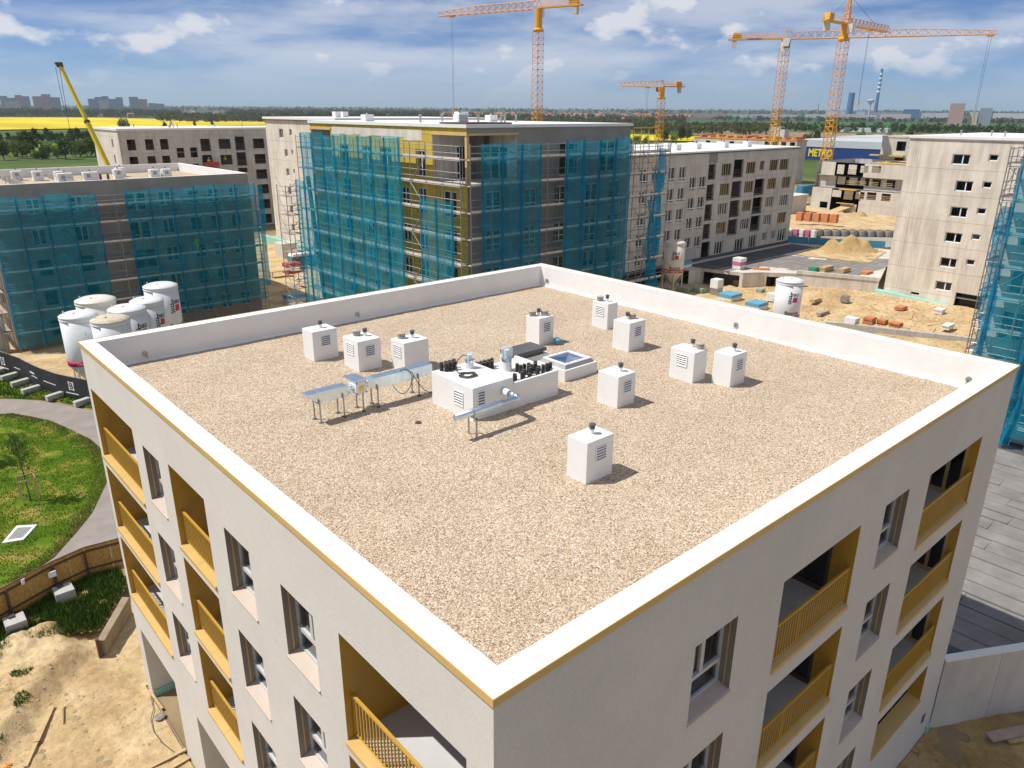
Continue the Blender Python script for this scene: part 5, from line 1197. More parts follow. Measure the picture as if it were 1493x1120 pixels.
# ------------------------------------------------------------------ pale concrete gable building
B3 = thing('gable_building', 'tall pale concrete gable wall with a column of small windows behind the yellow netted block', 'building', (60, 113, 0))
X0, X1, Y0, Y1, ZT = 52.5, 84, 98, 122.3, 21.3
F3 = Fr(X0, 0, (0, 1), (-1, 0)); zs3 = [0, 2.6, 5.6, 8.7, 11.75, 14.8, 17.85, ZT]
ops3 = [(115.77, 117.3, 18.33, 19.8), (112.68, 113.5, 18.84, 19.8)]
for k in range(5): ops3 += [(114.75, 115.95, 15.41 - 3.05 * k, 16.62 - 3.05 * k), (112.75, 113.35, 15.93 - 3.05 * k, 16.62 - 3.05 * k)]
bands(B3, F3, Y0, Y1, zs3, ops3 + [(106.8, 108.4, 0.1, 2.3)], 'concrete_warm', usplit=(121.25, 121.55), depth=.25)
shell(B3, X0, Y0, X1, Y1, 0, ZT, zs3[1:-1], 'concrete_grey', 'BER')
for o in ops3: win(B3, F3, o, muls=(0.5,) if o[1] - o[0] > 1 else ())
roofcap(B3, X0, Y0, X1, Y1, ZT + .32, over=.3, edge='hoard_steel')
m2 = MB(); m2.fbox(F3, 121.28, 121.5, -0.1, -0.02, 0.5, 20.3); m2.build('joint_strip', 'frame_dark', B3)
for i, (x, y) in enumerate(((58, 108), (60.5, 110))):
    m2 = MB(); m2.box(x, y, ZT + .3, x + 1, y + 1, ZT + 1.2); m2.build('roof_unit', 'white_paint', B3)
m2 = MB(); m2.box(53.0 - 1.2, 110, 0.0, 52.4, 128, 1.3); tag(m2.build('insulated_plinth', 'mint'), 'mint green insulated plinth strip at the foot of the pale gable', 'plinth')

# ------------------------------------------------------------------ yellow insulated building with nets
B4 = thing('insulated_building', 'seven storey block with yellow insulation on its sunny side behind teal nets', 'building', (40, 52, 0))
X0, X1, Y0, Y1, ZT = 31.3, 50.2, 40.2, 65.0, 21.55
F4L = Fr(X0, 0, (0, 1), (-1, 0)); F4R = Fr(0, Y0, (1, 0), (0, -1))
fl4 = [2.4, 5.4, 8.4, 11.4, 14.4, 17.4]
LO = (17.42, 21.05)
opsL = [(Y0, 44.6, *LO), (61.0, Y1, *LO)]
for k, z in enumerate(fl4[::-1]):
    for a, b_ in ((45.6, 47.0), (50.6, 52.4), (54.0, 55.4), (57.8, 59.4)):
        opsL.append((a, b_, z + .25, z + 2.4))
    if k:
        opsL += [(61.6, 63.6, z + .7, z + 2.3), (41.6, 43.4, z + .3, z + 2.4)]
        opsL.append((48.2, 49.4, z + .7, z + 2.3))
opsR = [(X0, 36.4, *LO)]
for k, z in enumerate(fl4[::-1]):
    if k == 0: opsR += [(41.2, 43.6, z + .2, z + 2.9), (46.2, 48.4, z + .3, z + 3.0)]
    else: opsR += [(37.3, 38.7, z + .7, z + 2.4), (40.8, 42.2, z + .7, z + 2.4), (44.6, 46.2, z + .3, z + 2.4), (47.6, 49.4, z + .3, z + 2.5), (33.2, 34.8, z + .7, z + 2.4)]
m2 = MB(); holes(m2, F4L, Y0, Y1, 0, ZT, opsL); [revealbox(m2, F4L, o, 0, .28) for o in opsL[2:]]; m2.build('insulated_wall', 'mineral_wool', B4)
m2 = MB(); holes(m2, F4R, X0, X1, 0, ZT, opsR); [revealbox(m2, F4R, o, 0, .28) for o in opsR[1:]]; m2.build('coated_wall', 'mesh_coat', B4)
m2 = MB(); y = 46.0
pts = []
while y < 61: pts.append((y, 20.55 + RN.uniform(-.18, .18))); y += RN.uniform(.8, 1.5)
for (a, za), (b_, zb) in zip(pts, pts[1:]): m2.fbox(F4L, a, b_, 0.002, 0.02, za, ZT - .25)
m2.build('base_coat', 'concrete_warm', B4)
shell(B4, X0, Y0, X1, Y1, 0, ZT, fl4[:-1], 'concrete_grey', 'BE')
# corner loggias at the top
m2 = MB(); m2.box(X0 + .02, Y0 + .02, 17.2, 37, 45.2, 17.42); m2.box(X0 + .02, 60.6, 17.2, 36, Y1 - .02, 17.42); m2.build('loggia_floor', 'concrete_pale', B4)
m2 = MB(); m2.face([(X0 + .01, 44.6, 17.4), (36.4, 44.6, 17.4), (36.4, 44.6, 21.1), (X0 + .01, 44.6, 21.1)]); m2.face([(36.4, Y0 + .01, 17.4), (36.4, 44.6, 17.4), (36.4, 44.6, 21.1), (36.4, Y0 + .01, 21.1)])
m2.build('loggia_wall', 'concrete_warm', B4); m2 = MB(); m2.face([(X0 + .01, 61, 17.4), (35, 61, 17.4), (35, 61, 21.1), (X0 + .01, 61, 21.1)]); m2.face([(35, 61, 17.4), (35, Y1, 17.4), (35, Y1, 21.1), (35, 61, 21.1)]); m2.build('loggia_wall', 'concrete_warm', B4)
m2 = MB(); m2.box(X0 + .02, Y0 + .02, 21.06, 36.5, 44.7, 21.2); m2.box(X0 + .02, 60.9, 21.06, 35.1, Y1 - .02, 21.2); m2.build('loggia_ceiling', 'concrete_grey', B4)
for nm, bx in (('corner_post', (X0 - .02, Y0 - .02, 17.42, X0 + .22, Y0 + .22, 21.05)), ('corner_post', (X0 - .02, Y1 - .22, 17.42, X0 + .2, Y1 + .02, 21.05)), ('lintel_frame', (X0 - .06, Y0 - .06, 21.0, X0 + .1, 44.7, 21.18)), ('lintel_frame', (X0 + .1, Y0 - .06, 21.0, 36.5, Y0 + .1, 21.18)), ('lintel_frame', (X0 - .06, 60.9, 21.0, X0 + .1, Y1 + .06, 21.18))):
    m2 = MB(); m2.box(*bx); m2.build(nm, 'timber_frame', B4)
for o in opsL[2:]: win(B4, F4L, o, muls=(.5,))
for o in opsR[1:]: win(B4, F4R, o, muls=(.5,), transom=None if o[3] - o[2] > 2.2 else .3)
win(B4, Fr(0, 44.6, (1, 0), (0, -1)), (33.6, 35.8, 17.45, 20.1), n=.05); win(B4, Fr(36.4, 0, (0, 1), (-1, 0)), (41.2, 43.4, 17.45, 20.1), n=.05)
roofcap(B4, X0, Y0, X1, Y1, ZT + .25, over=.15, th=.24)
m2 = MB(); m2.box(31.6, 40.6, ZT + .26, 36.2, 44.0, ZT + .38); m2.build('membrane_roll', 'hoard_steel', B4)
for i, (x, y, h, lab) in enumerate(((33.4, 43.8, .7, 'white roof unit nearest the corner loggia of the yellow block'), (35.2, 46.0, .9, 'tall roof unit behind the corner loggia of the yellow block'), (32.8, 57.0, .6, 'roof unit near the left rear of the yellow block'), (43.5, 52.0, .6, 'low white roof unit right of centre on the yellow block'))):
    t_ = thing('roof_vent_box', lab, 'vent box', (x, y, ZT + .25), 'roof units on the yellow block'); m2 = MB(); m2.box(x, y, ZT + .24, x + .9, y + .8, ZT + .25 + h); m2.build('housing', 'white_paint', t_); cowl(t_, x + .4, y + .4, ZT + .25 + h)
pipe_vents(B4, [(38, 44), (41, 47), (45, 50), (34, 50), (36.5, 45.2), (40, 55)], ZT + .25, .55)
LV = [1.4, 3.4, 5.4, 7.4, 9.4, 11.4, 13.4, 15.4, 17.4]
s = scaffold('scaffold', 'brightly lit scaffold with teal nets on the yellow side of the insulated block', F4L, 39.4, 65.6, 0, LV + [19.3], [(47.2, 64.2, 0.6, 20.7), (40.2, 44.4, 0.6, 16.3), (64.3, 66.0, 0.6, 16.2)], 2.2, braces=(8, 5, 2))
s = scaffold('scaffold', 'shaded scaffold with dark blue nets on the grey side of the insulated block', F4R, 30.6, 54.6, 0, LV + [19.3], [(31.6, 37.6, 0.6, 20.4), (40.6, 48.6, 0.6, 20.6)], 2.0, braces=(9, 10))
rag(s, F4R, 53.4, 1.2, 0.8, 19.6, 1.6); rag(s, F4R, 54.4, 0.5, 0.8, 17.4, 1.3); rag(s, F4R, 52.3, 1.3, 0.8, 15.0, 1.2)
m2 = MB()
for x in (50.4, 51.5, 52.6, 53.7): m2.tube((x, 40.0, 17.4), (x, 40.0, 21.4), .035, .035, 5)
m2.box(50.3, 39.95, 21.35, 54.0, 40.05, 21.45); s2 = m2.build('end_frame', 'formwork_yellow', s)
st = thing('scaffold', 'narrow stair scaffold tower at the left end of the yellow block', 'scaffold', (30, 67.5, 0))
m2 = MB()
for x in (28.9, 30.4):
    for y in (66.6, 68.6): m2.tube((x, y, 0), (x, y, 15.6), .04, .04, 5)
m2.build('standard', 'tube_steel', st)
for k in range(8):
    z = 1.2 + 1.9 * k; m2 = MB(); m2.box(28.95, 66.65, z, 30.35, 68.55, z + .05); m2.build('deck', 'deck_board', st)
    m2 = MB()
    for (a, b_) in (((28.9, 66.6), (28.9, 68.6)), ((28.9, 66.6), (30.4, 66.6)), ((30.4, 66.6), (30.4, 68.6))):
        for d in (.5, 1.0): m2.tube((*a, z + d), (*b_, z + d), .03, .03, 4)
    m2.tube((28.9, 66.6, z), (28.9, 68.6, z + 1.9), .03, .03, 4); m2.tube((28.9, 66.6, z + .3), (30.4, 66.6, z + 1.7), .03, .03, 4); m2.build('guard_rail', 'tube_steel', st)
m2 = MB(); m2.tube((31.0, 63.8, 0.4), (30.3, 64.3, 16.6), .22, .22, 10); m2.build('rubble_chute', 'black_plastic', st)

# ------------------------------------------------------------------ long grey building with many windows
B5 = thing('long_grey_building', 'long grey five storey block with white roof and rows of windows right of the nets', 'building', (88, 66, 2.4))
X0, X1, Y0, Y1, ZT = 60, 112, 57.0, 76, 17.5
F5 = Fr(0, Y0, (1, 0), (0, -1)); zs5 = [2.3, 5.35, 8.12, 10.9, 13.68, ZT]
opsA, opsW, opsG = [], [], []
for k in range(5):
    d = 2.78 * k
    for a, b_ in ((78.45, 79.9), (80.85, 82.3), (72.6, 74.0), (75.0, 76.4), (67, 68.4), (63, 64.4)):
        if k < 5: opsA.append((a, b_, 14.0 - d, 15.85 - d) if k < 4 else (a, b_, 14.2 - d, 15.85 - d))
for k in range(4):
    d = 2.77 * k
    for a, b_ in ((83.35, 84.75), (85.65, 87.1)): opsA.append((a, b_, 12.55 - d, 14.36 - d))
    z0 = (13.8, 10.9, 8.08, 5.4)[k]
    opsG.append((87.55, 89.3, z0, 15.95 - d - .05)); opsG.append((93.8, 96.3, z0 - .05, (16.3 if k == 0 else 15.95 - d + .05)))
    if k: opsG.append((99.95, 102.6, z0 - .05, 15.98 - d + .05))
    for a, b_ in ((90.8, 93.2), (97.15, 99.6)): opsW.append((a, b_, 14.15 - d, 15.85 - d))
    opsW += [(103.6, 106.0, 14.3 - d, 15.95 - d)]
    opsW += [(106.5, 109.1, 14.3, 15.95)] if k == 0 else [(107.84, 110.4, 14.2 - d, 15.95 - d)]
opsW.append((100.8, 102.0, 14.55, 15.9)); opsG.append((87.5, 89.7, 2.45, 5.0))
gf = [(90.9, 93.0, 2.8, 4.75), (96.2, 98.6, 2.6, 4.65), (100.1, 102.2, 2.75, 4.8), (103.7, 105.2, 3.5, 4.9), (106.4, 107.8, 3.5, 4.95), (108.6, 111.0, 2.9, 4.97)]
bands(B5, F5, X0, X1, zs5, opsA + opsW + opsG + gf, 'concrete_grey', usplit=(82.9, 87.5, 93.7, 99.9, 103.2), depth=.3)
shell(B5, X0, Y0, X1, Y1, 2.2, ZT, zs5[1:-1], 'concrete_grey', 'BLE')
for o in opsA:
    win(B5, F5, o, muls=(.5,)); m2 = MB(); m2.fbox(F5, o[0] - .05, o[1] + .05, -.01, .06, o[2] + .28, o[2] + .40); m2.build('sill_bar', 'frame_white', B5)
for i, o in enumerate(opsW): win(B5, F5, o, m_='frame_wood' if o[2] > 9 and o[2] < 11.9 or o[2] > 12 or (i * 5) % 3 == 0 else 'frame_white', muls=(.25, .5, .75) if o[1] - o[0] > 1.5 else (.5,), fw=.08)
for o in gf: win(B5, F5, o, muls=(.33, .66))
for o in opsG:
    if o[2] > 3: rails(B5, F5, (o[0], o[1], o[2], o[3]), 'hoard_steel')
m2 = MB(); m2.fbox(F5, X0, X1, .01, .05, 2.3, 2.85); m2.build('plinth_coat', 'felt_dark', B5)
for o in opsG:
    m2 = MB(); m2.fbox(F5, o[0], o[1], -1.4, 0.10, o[2] - .13, o[2] - .01); m2.build('loggia_slab', 'concrete_pale', B5)
m2 = MB(); m2.fbox(F5, 87.45, 89.5, .005, .03, 16.0, ZT - .1); m2.build('patch_panel', 'concrete_dark', B5)
roofcap(B5, X0, Y0, X1, Y1, ZT + .22, over=.12, th=.2, edge='hoard_steel')
for i, (x, y) in enumerate(((82, 62), (84.5, 60.5), (87, 64), (90, 61), (92.5, 63.5), (97, 61), (100, 63.5), (103, 60.8), (78.5, 64))):
    t_ = tag(MB().box(x, y, ZT + .2, x + 1.1, y + 1.0, ZT + 1.0).build('roof_vent_box', 'white_paint'), ['first', 'second', 'third', 'fourth', 'fifth', 'sixth', 'seventh', 'eighth', 'leftmost'][i] + ' small white vent box along the long grey block roof', 'vent box', 'vent boxes on the long grey block')
    m2 = MB(); m2.tube((x + .5, y + .5, ZT + 1.0), (x + .5, y + .5, ZT + 1.35), .08, .08, 6); m2.build('vent_pipe', 'dark_grey', t_)

# ------------------------------------------------------------------ pale building at right with scaffold
B6 = thing('pale_tall_building', 'tall pale concrete block with a column of double windows at right', 'building', (100, 27, 0.9))
X0, X1, Y0, Y1, ZT = 93.5, 118, 20.9, 32.95, 20.0
F6 = Fr(X0, 0, (0, 1), (-1, 0)); zs6 = [0.7, 1.9, 4.75, 7.75, 10.7, 13.7, 16.65, ZT]
ops6 = [(25.97, 27.88, 17.2, 18.39), (23.12, 24.1, 17.77, 18.5), (21.6, 24.5, 0.75, 2.55)]
for k in range(5): ops6.append((25.1, 26.98, (14.25, 11.28, 8.32, 5.35, 2.5)[k], (15.46, 12.5, 9.5, 6.5, 3.6)[k]))
for k in range(4): ops6.append((23.2, 24.15, (14.8, 11.86, 8.92, 5.95)[k], (15.54, 12.58, 9.62, 6.65)[k]))
ops6.append((28.6, 29.6, 1.45, 1.75))
bands(B6, F6, Y0, Y1, zs6, ops6, 'concrete_warm', usplit=(31.45, 31.72), depth=.28)
shell(B6, X0, Y0, X1, Y1, .5, ZT, zs6[1:-1], 'concrete_warm', 'BER')
for o in ops6:
    if o[2] > 2: win(B6, F6, o, muls=(.42,) if o[1] - o[0] > 1.4 else (), fw=.11)
m2 = MB()
for i in range(40): z = 1.2 + i * .46; m2.fbox(F6, 31.50 + RN.uniform(-.03, .03), 31.68 + RN.uniform(-.03, .03), -.12, -.03, z, z + RN.uniform(.2, .44))
m2.build('joint_strip', 'frame_dark', B6)
m2 = MB(); m2.fbox(F6, 21.9, 24.2, -.9, -.85, .8, 2.45); [m2.fbox(F6, 22.0, 24.1, -.85, -.75, .95 + .25 * i, 1.03 + .25 * i) for i in range(6)]; m2.build('louvred_door', 'frame_dark', B6)
roofcap(B6, X0, Y0, X1, Y1, ZT + .3, over=.1, th=.28, edge='concrete_dark')
pipe_vents(B6, [(97, 24), (99, 26), (101, 23), (98, 29)], ZT + .3, .5)
m2 = MB(); m2.hexa([(93.3, 33.7, .2), (92.5, 33.7, .2), (92.5, 24.6, .2), (93.3, 24.6, .2), (93.45, 33.7, 1.45), (92.8, 33.7, 1.4), (92.8, 24.6, .95), (93.45, 24.6, 1.0)]); tag(m2.build('insulated_plinth', 'mint'), 'mint green insulated plinth strip at the foot of the pale tall block', 'plinth')

# ------------------------------------------------------------------ netted building at the right edge
B7 = thing('netted_building', 'building behind scaffold and teal nets at the right edge of the view', 'building', (54, 0, 2.4))
X0, X1, Y0, Y1, ZT = 49.6, 64, -9, 8.7, 20.4
F7 = Fr(X0, 0, (0, 1), (-1, 0))
ops7 = [(y, y + 1.5, z + .4, z + 2.3) for y in (-7.5, -4.6, -1.7, 1.2, 4.1, 6.4) for z in (2.6, 5.6, 8.6, 11.6, 14.6, 17.4)]
m2 = MB(); holes(m2, F7, Y0, Y1, 2.3, ZT, ops7); [revealbox(m2, F7, o, 0, .25) for o in ops7]; m2.build('front_wall', 'concrete_pale', B7)
shell(B7, X0, Y0, X1, Y1, 2.3, ZT, [5.3, 8.3, 11.3, 14.3, 17.3], 'concrete_pale', 'BER')
roofcap(B7, X0, Y0, X1, Y1, ZT + .3)
for o in ops7[-18:]: win(B7, F7, o)
s = scaffold('scaffold', 'tall scaffold with bright teal nets on the building at the right edge', F7, -8.5, 8.9, 2.4, [3.78 + 2.0 * i for i in range(9)], [(-8.5, 8.2, 3.2, 20.9)], 2.2, braces=(7, 6), gapn=.4)
rag(s, F7, 8.4, 1.5, 2.6, 17.5, .9); rag(s, F7, 5.6, 1.55, 2.6, 20.0, .7)
F7b = Fr(0, 8.7, (1, 0), (0, 1))
scaffold('scaffold', 'open scaffold return round the rear corner of the right edge building', F7b, 49.8, 57, 2.4, [3.78 + 2.0 * i for i in range(9)], [], 2.2, braces=(0, 1), gapn=.1, dep=.7)

# ------------------------------------------------------------------ garage deck and yard before the pale building
GD = thing('garage_deck', 'half sunken concrete garage with dark deck between the long grey and pale blocks', 'garage', (96, 46, 0))
poly = [(80.2, 56.9), (81.0, 54.2), (83.0, 53.6), (84.6, 48.0), (87.0, 46.4), (89.6, 43.0), (93.3, 33.6), (119, 42.5), (114, 56.9)]
m2 = MB(); m2.prism(poly, 2.12, 2.40); m2.build('deck_slab', 'concrete_pale', GD)
def wallseg(a, b_, z0, z1, m_, nm, th=.3, ops=()):
    a3, b3 = Vector((*a, 0)), Vector((*b_, 0)); L = (b3 - a3).length; d = (b3 - a3) / L; n = Vector((d.y, -d.x, 0))
    if n.x > 0: n = -n
    F = Fr(a3.x, a3.y, (d.x, d.y), (n.x, n.y)); m2 = MB(); holes(m2, F, 0, L, z0, z1, list(ops)); [revealbox(m2, F, o, 0, .4) for o in ops]; m2.build(nm, m_, GD); return F, L
wallseg((81.0, 54.2), (83.0, 53.6), -.2, 2.12, 'concrete_warm', 'front_wall')
wallseg((83.0, 53.6), (84.6, 48.0), -.2, 2.12, 'concrete_warm', 'front_wall', ops=[(.3, 5.4, 0.1, 1.95)])
wallseg((84.6, 48.0), (87.0, 46.4), -.2, 2.12, 'concrete_warm', 'front_wall'); wallseg((87.0, 46.4), (89.6, 43.0), -.2, 2.12, 'concrete_warm', 'front_wall', ops=[(.5, 3.2, .15, 1.85)])
wallseg((89.6, 43.0), (93.3, 33.6), .9, 2.85, 'concrete_warm', 'front_wall'); m2 = MB(); m2.prism([(89.62, 43.02), (93.32, 33.62), (93.6, 33.7), (89.9, 43.1)], .9, 2.85); m2.build('edge_beam', 'concrete_warm', GD)
wallseg((89.8, 43.0), (93.4, 33.6), -.3, .9, 'concrete_dark', 'foundation')
m2 = MB(); m2.box(86.5, 49.5, 0, 86.8, 54, 2.1); m2.box(90, 47, 0, 90.3, 56, 2.1); m2.face([(84, 48, .02), (96, 44, .02), (96, 56, .02), (83, 56, .02)]); m2.build('inner_walls', 'concrete_dark', GD)
# dark felt sheets on the deck, laid as separate strips
for i in range(11):
    y0 = 55.9 - i * 1.02
    for j in range(2):
        x0 = 82.6 + .25 * i * (1 if i < 6 else 2.2); x1 = 111.5
        if i > 6: x0 = 90.2 + (i - 6) * 0.55
        xm = x0 + (x1 - x0) * (.45 + .1 * ((i * 37) % 5) / 5)
        a, b_ = (x0, xm - .03) if j == 0 else (xm, x1 if i < 4 else 101 + .5 * ((i * 13) % 4))
        m2 = MB(); m2.box(a, y0 - .98, 2.404, b_, y0, 2.43 + .008 * ((i + j) % 2)); m2.build('felt_strip', 'felt_dark' if i < 4 else 'bitumen', GD)
for i in range(8):
    y0 = 45.4 - i * 1.05; m2 = MB(); m2.box(91.2 + i * .42, y0 - 1.0, 2.404, 108 + .4 * i, y0, 2.435 + .006 * (i % 2)); m2.build('felt_strip', 'bitumen', GD)
patch('sand_bed', 'sand', 101.5, 116, 39.5, 52, 40, 36, lambda x, y: 2.47 + .08 * nz(x, y, .6, 4), 'flat bed of sand spread on the garage deck', None, 'sand', mask=lambda x, y: inpoly(x, y, [(102.4, 50.6), (104.4, 39.9), (115.6, 42.4), (110, 51.4)]))
patch('sand_heap', 'heap', 107, 119, 42, 52, 50, 44, lambda x, y: 2.42 + 1.9 * max(0, math.exp(-(((x - 112.6) * .62 + (y - 46.9) * -.78) ** 4 / 160 + ((x - 112.6) * .78 + (y - 46.9) * .62) ** 2 / 2.6)) - .05) * (1 + .7 * nz(x, y, .7, 2)) + .22 * nz(x, y, 1.9, 7), 'brown sand heap at the back of the garage deck', None, 'sand heap', mask=lambda x, y: (x - 112.6) ** 2 + (y - 46.9) ** 2 < 30)
bh = thing('blue_hoarding', 'low blue hoarding along the back edge of the garage deck', 'hoarding', (115, 50, 2.4))
pp = [(112.0, 57.4), (113.6, 54.2), (115.3, 50.9), (117.3, 47.6), (119.4, 44.2)]
for a, b_ in zip(pp, pp[1:]):
    a3, b3 = Vector((*a, 0)), Vector((*b_, 0)); L = (b3 - a3).length; d = (b3 - a3) / L; F = Fr(a[0], a[1], (d.x, d.y), (-d.y, d.x)); m2 = MB(); m2.fbox(F, .03, L - .03, -.03, .03, 2.4, 3.5); m2.build('panel', 'blue_sheet', bh)
# rows of concrete rings and masonry packs beyond the deck
lit = 0
for i in range(10):
    t_ = i / 9; x, y = 122.6 + 9.2 * t_, 57.2 - 9.6 * t_ ; m2 = MB(); m2.lathe((x, y, 2.5), [(.72, 0), (.78, .3), (.78, .9), (.70, 1.15), (.55, 1.15), (.55, .2)], 14)
    tag(m2.build('concrete_ring', 'concrete_dark', smooth=False), ordn[i] + ' dark concrete ring from the left behind the blue hoarding', 'concrete ring', 'row of concrete rings')
for i in range(5):
    x, y = 139 + .6 * i, 69.3 - 1.5 * i; m2 = MB(); m2.box(x, y, 2.3, x + 1.1, y + 1.2, 4.0); tag(m2.build('brick_pack', 'orange_brick', bevel=.05), ordn[i] + ' orange brick pack from the left before the far concrete block', 'bricks', 'row of orange brick packs')
for i in range(5):
    x, y = 119.5 + .35 * i, 60.6 - .9 * i; m2 = MB(); m2.box(x, y, 2.3, x + .8, y + .7, 3.5); m2.box(x - .02, y - .02, 2.75, x + .82, y + .72, 3.05)
    tag(m2.build('wrapped_pallet', 'bag_pink' if i % 2 else 'bag_white'), 'pink and white wrapped pallet at the corner of the long grey block', 'pallet', 'wrapped pallets behind the deck')
patch('yard', 'sand', 116, 176, 40, 96, 40, 40, lambda x, y: 2.2 + .5 * nz(x, y, .15, 3) + .2 * nz(x, y, .6, 2) - .02 * (x - 116))
m2 = MB(); m2.prism([(119.5, 44), (122.5, 57.6), (123.5, 57.2), (133.5, 46.5), (132, 42)], 1.5, 2.55); tag(m2.build('spoil_bank', 'grit'), 'grey earth bank carrying the concrete rings', 'earth bank')
# materials on the deck edge
def stack(name, x, y, z, w_, d, h, m_, lab, cat, n=3, rz=0.0):
    t_ = thing(name, lab, cat, (x, y, z)); 
    for i in range(n):
        m2 = MB(); m2.box(x - w_ / 2 + RN.uniform(-.06, .06), y - d / 2 + RN.uniform(-.06, .06), z + h * i / n + .01, x + w_ / 2 + RN.uniform(-.06, .06), y + d / 2 + RN.uniform(-.06, .06), z + h * (i + 1) / n - .005); m2.build('layer', m_ if isinstance(m_, str) else m_[i % len(m_)], t_)
    t_.rotation_euler.z = 0; return t_
stack('timber_stack', 94.2, 41.2, 2.43, 2.6, .9, .7, 'timber', 'stack of timber on the front edge of the garage deck', 'timber')
stack('timber_stack', 95.4, 39.3, 2.43, 2.0, .9, .6, 'frame_wood', 'second shorter timber stack on the garage deck edge', 'timber')
stack('tarp_bundle', 92.6, 42.2, 2.43, 1.2, .9, .6, 'green_box', 'green bundle beside the timber on the deck edge', 'bundle', 2)
stack('wrapped_pallet', 86.6, 50.0, 2.43, 1.3, 1.3, 1.5, ('bag_white', 'bag_pink', 'bag_white'), 'pallet of pink and white sacks on the garage deck', 'pallet')
stack('board_stack', 96.9, 36.9, 2.43, 1.9, 1.0, .3, 'orange_brick', 'flat orange board stack on the deck by the pale block', 'boards', 2)
m2 = MB(); a3 = [(87.6, 48.4, 2.45), (88.9, 46.6, 2.55)]; m2.tube(a3[0], a3[1], .18, .18, 6); m2.tube((88.0, 47.9, 2.5), (88.0, 47.9, 3.3), .12, .1, 6); tag(m2.build('site_mixer_arm', 'formwork'), 'orange steel shute lying on the garage deck', 'shute')
stack('sack_pile', 81.2, 55.2, 2.43, 2.6, .8, .9, ('bag_white', 'bag_blue'), 'white and blue sacks at the foot of the long grey block', 'sacks', 2)
stack('sack_pile', 79.2, 55.6, 1.6, 1.2, .8, .9, 'bag_pink', 'pink sacks at the foot of the long grey block', 'sacks', 2)
stack('brick_stack', 88.9, 44.9, .1, .9, .9, 1.55, 'orange_brick', 'orange brick stack inside the small garage opening', 'bricks', 4)
stack('timber_crate', 85.9, 49.6, .1, .8, .8, .9, 'timber', 'wooden crate inside the wide garage opening', 'crate', 3)
# terrace of sand by the pale block and its low block wall
def tz(x, y):
    k = min(1, max(0, (x - 76) / 12)); return .25 + .75 * k * min(1, max(.25, (46 - y) / 9)) + .16 * nz(x, y, .45, 8) + .07 * nz(x, y, 1.7, 4) + .9 * math.exp(-((x - 86.5) ** 2 / 9 + (y - 38.5) ** 2 / 12))
patch('sand_terrace', 'sand', 56, 93.4, 14, 58, 120, 140, lambda x, y: tz(x, y) if x > 75.6 else .02 + .1 * nz(x, y, .5) + .05 * nz(x, y, 2.0, 4), mask=lambda x, y: not inpoly(x, y, poly))
lwt = thing('block_wall', 'low wall of grey concrete blocks in front of the sand terrace', 'wall', (77, 23, 0))
for i in range(14):
    t_ = i / 13; x, y = 74.6 + (80.6 - 74.6) * t_, 31.0 - 14.5 * t_; d = Vector((6.0, -14.5, 0)).normalized(); F = Fr(x, y, (d.x, d.y), (d.y, -d.x))
    m2 = MB(); m2.fbox(F, .01, 1.2, -.25, .25, -.1, .95 + RN.uniform(-.03, .03)); m2.build('block', 'block_concrete', lwt)
for i, (x, y, w_, h, m_, lab) in enumerate(((77.3, 27.4, 1.0, .8, 'orange_brick', 'left of three orange brick stacks on the sand terrace'), (78.2, 26.3, .9, .6, 'orange_brick', 'middle orange brick stack on the sand terrace'), (78.4, 25.0, 1.1, .5, 'orange_brick', 'right of three orange brick stacks on the sand terrace'))): stack('brick_stack', x, y, .9, w_, w_, h, m_, lab, 'bricks')
stack('bulk_bag', 76.2, 28.8, .85, 1.2, 1.2, .7, 'bag_white', 'white bulk bag on the block wall of the sand terrace', 'bag', 2)
for i, (x, y, L2, a, lab) in enumerate(((80.5, 26.5, 3.0, 1.1, 'longest loose board on the sand terrace'), (83.5, 25.5, 2.2, .3, 'loose board near the mint plinth'), (82.5, 23.2, 2.6, -.5, 'loose board by the louvred door'), (80.2, 24.2, 2.0, 1.6, 'short loose board by the brick stacks'), (84.5, 29.5, 2.0, .9, 'loose board before the pale block corner'), (79.6, 21.8, 2.4, .2, 'loose board nearest the right scaffold'))): plank('board', (x, y, tz(x, y) + .04), (x + math.cos(a) * L2, y + math.sin(a) * L2, tz(x + math.cos(a) * L2, y + math.sin(a) * L2) + .06), .3, .06, lab)
V, F_, n_ = stones(2600, 66, 93, 16, 46, lambda x, y: np.array([tz(a, b_) if a > 75.6 else .05 for a, b_ in zip(x, y)]), .05, .22)
tag(stone_obj('rubble', V, F_, n_, ['sand', 'heap', 'sand', 'grit', 'orange_brick'], None), 'scattered rubble on the sand before the pale block', 'rubble', None, 'stuff')
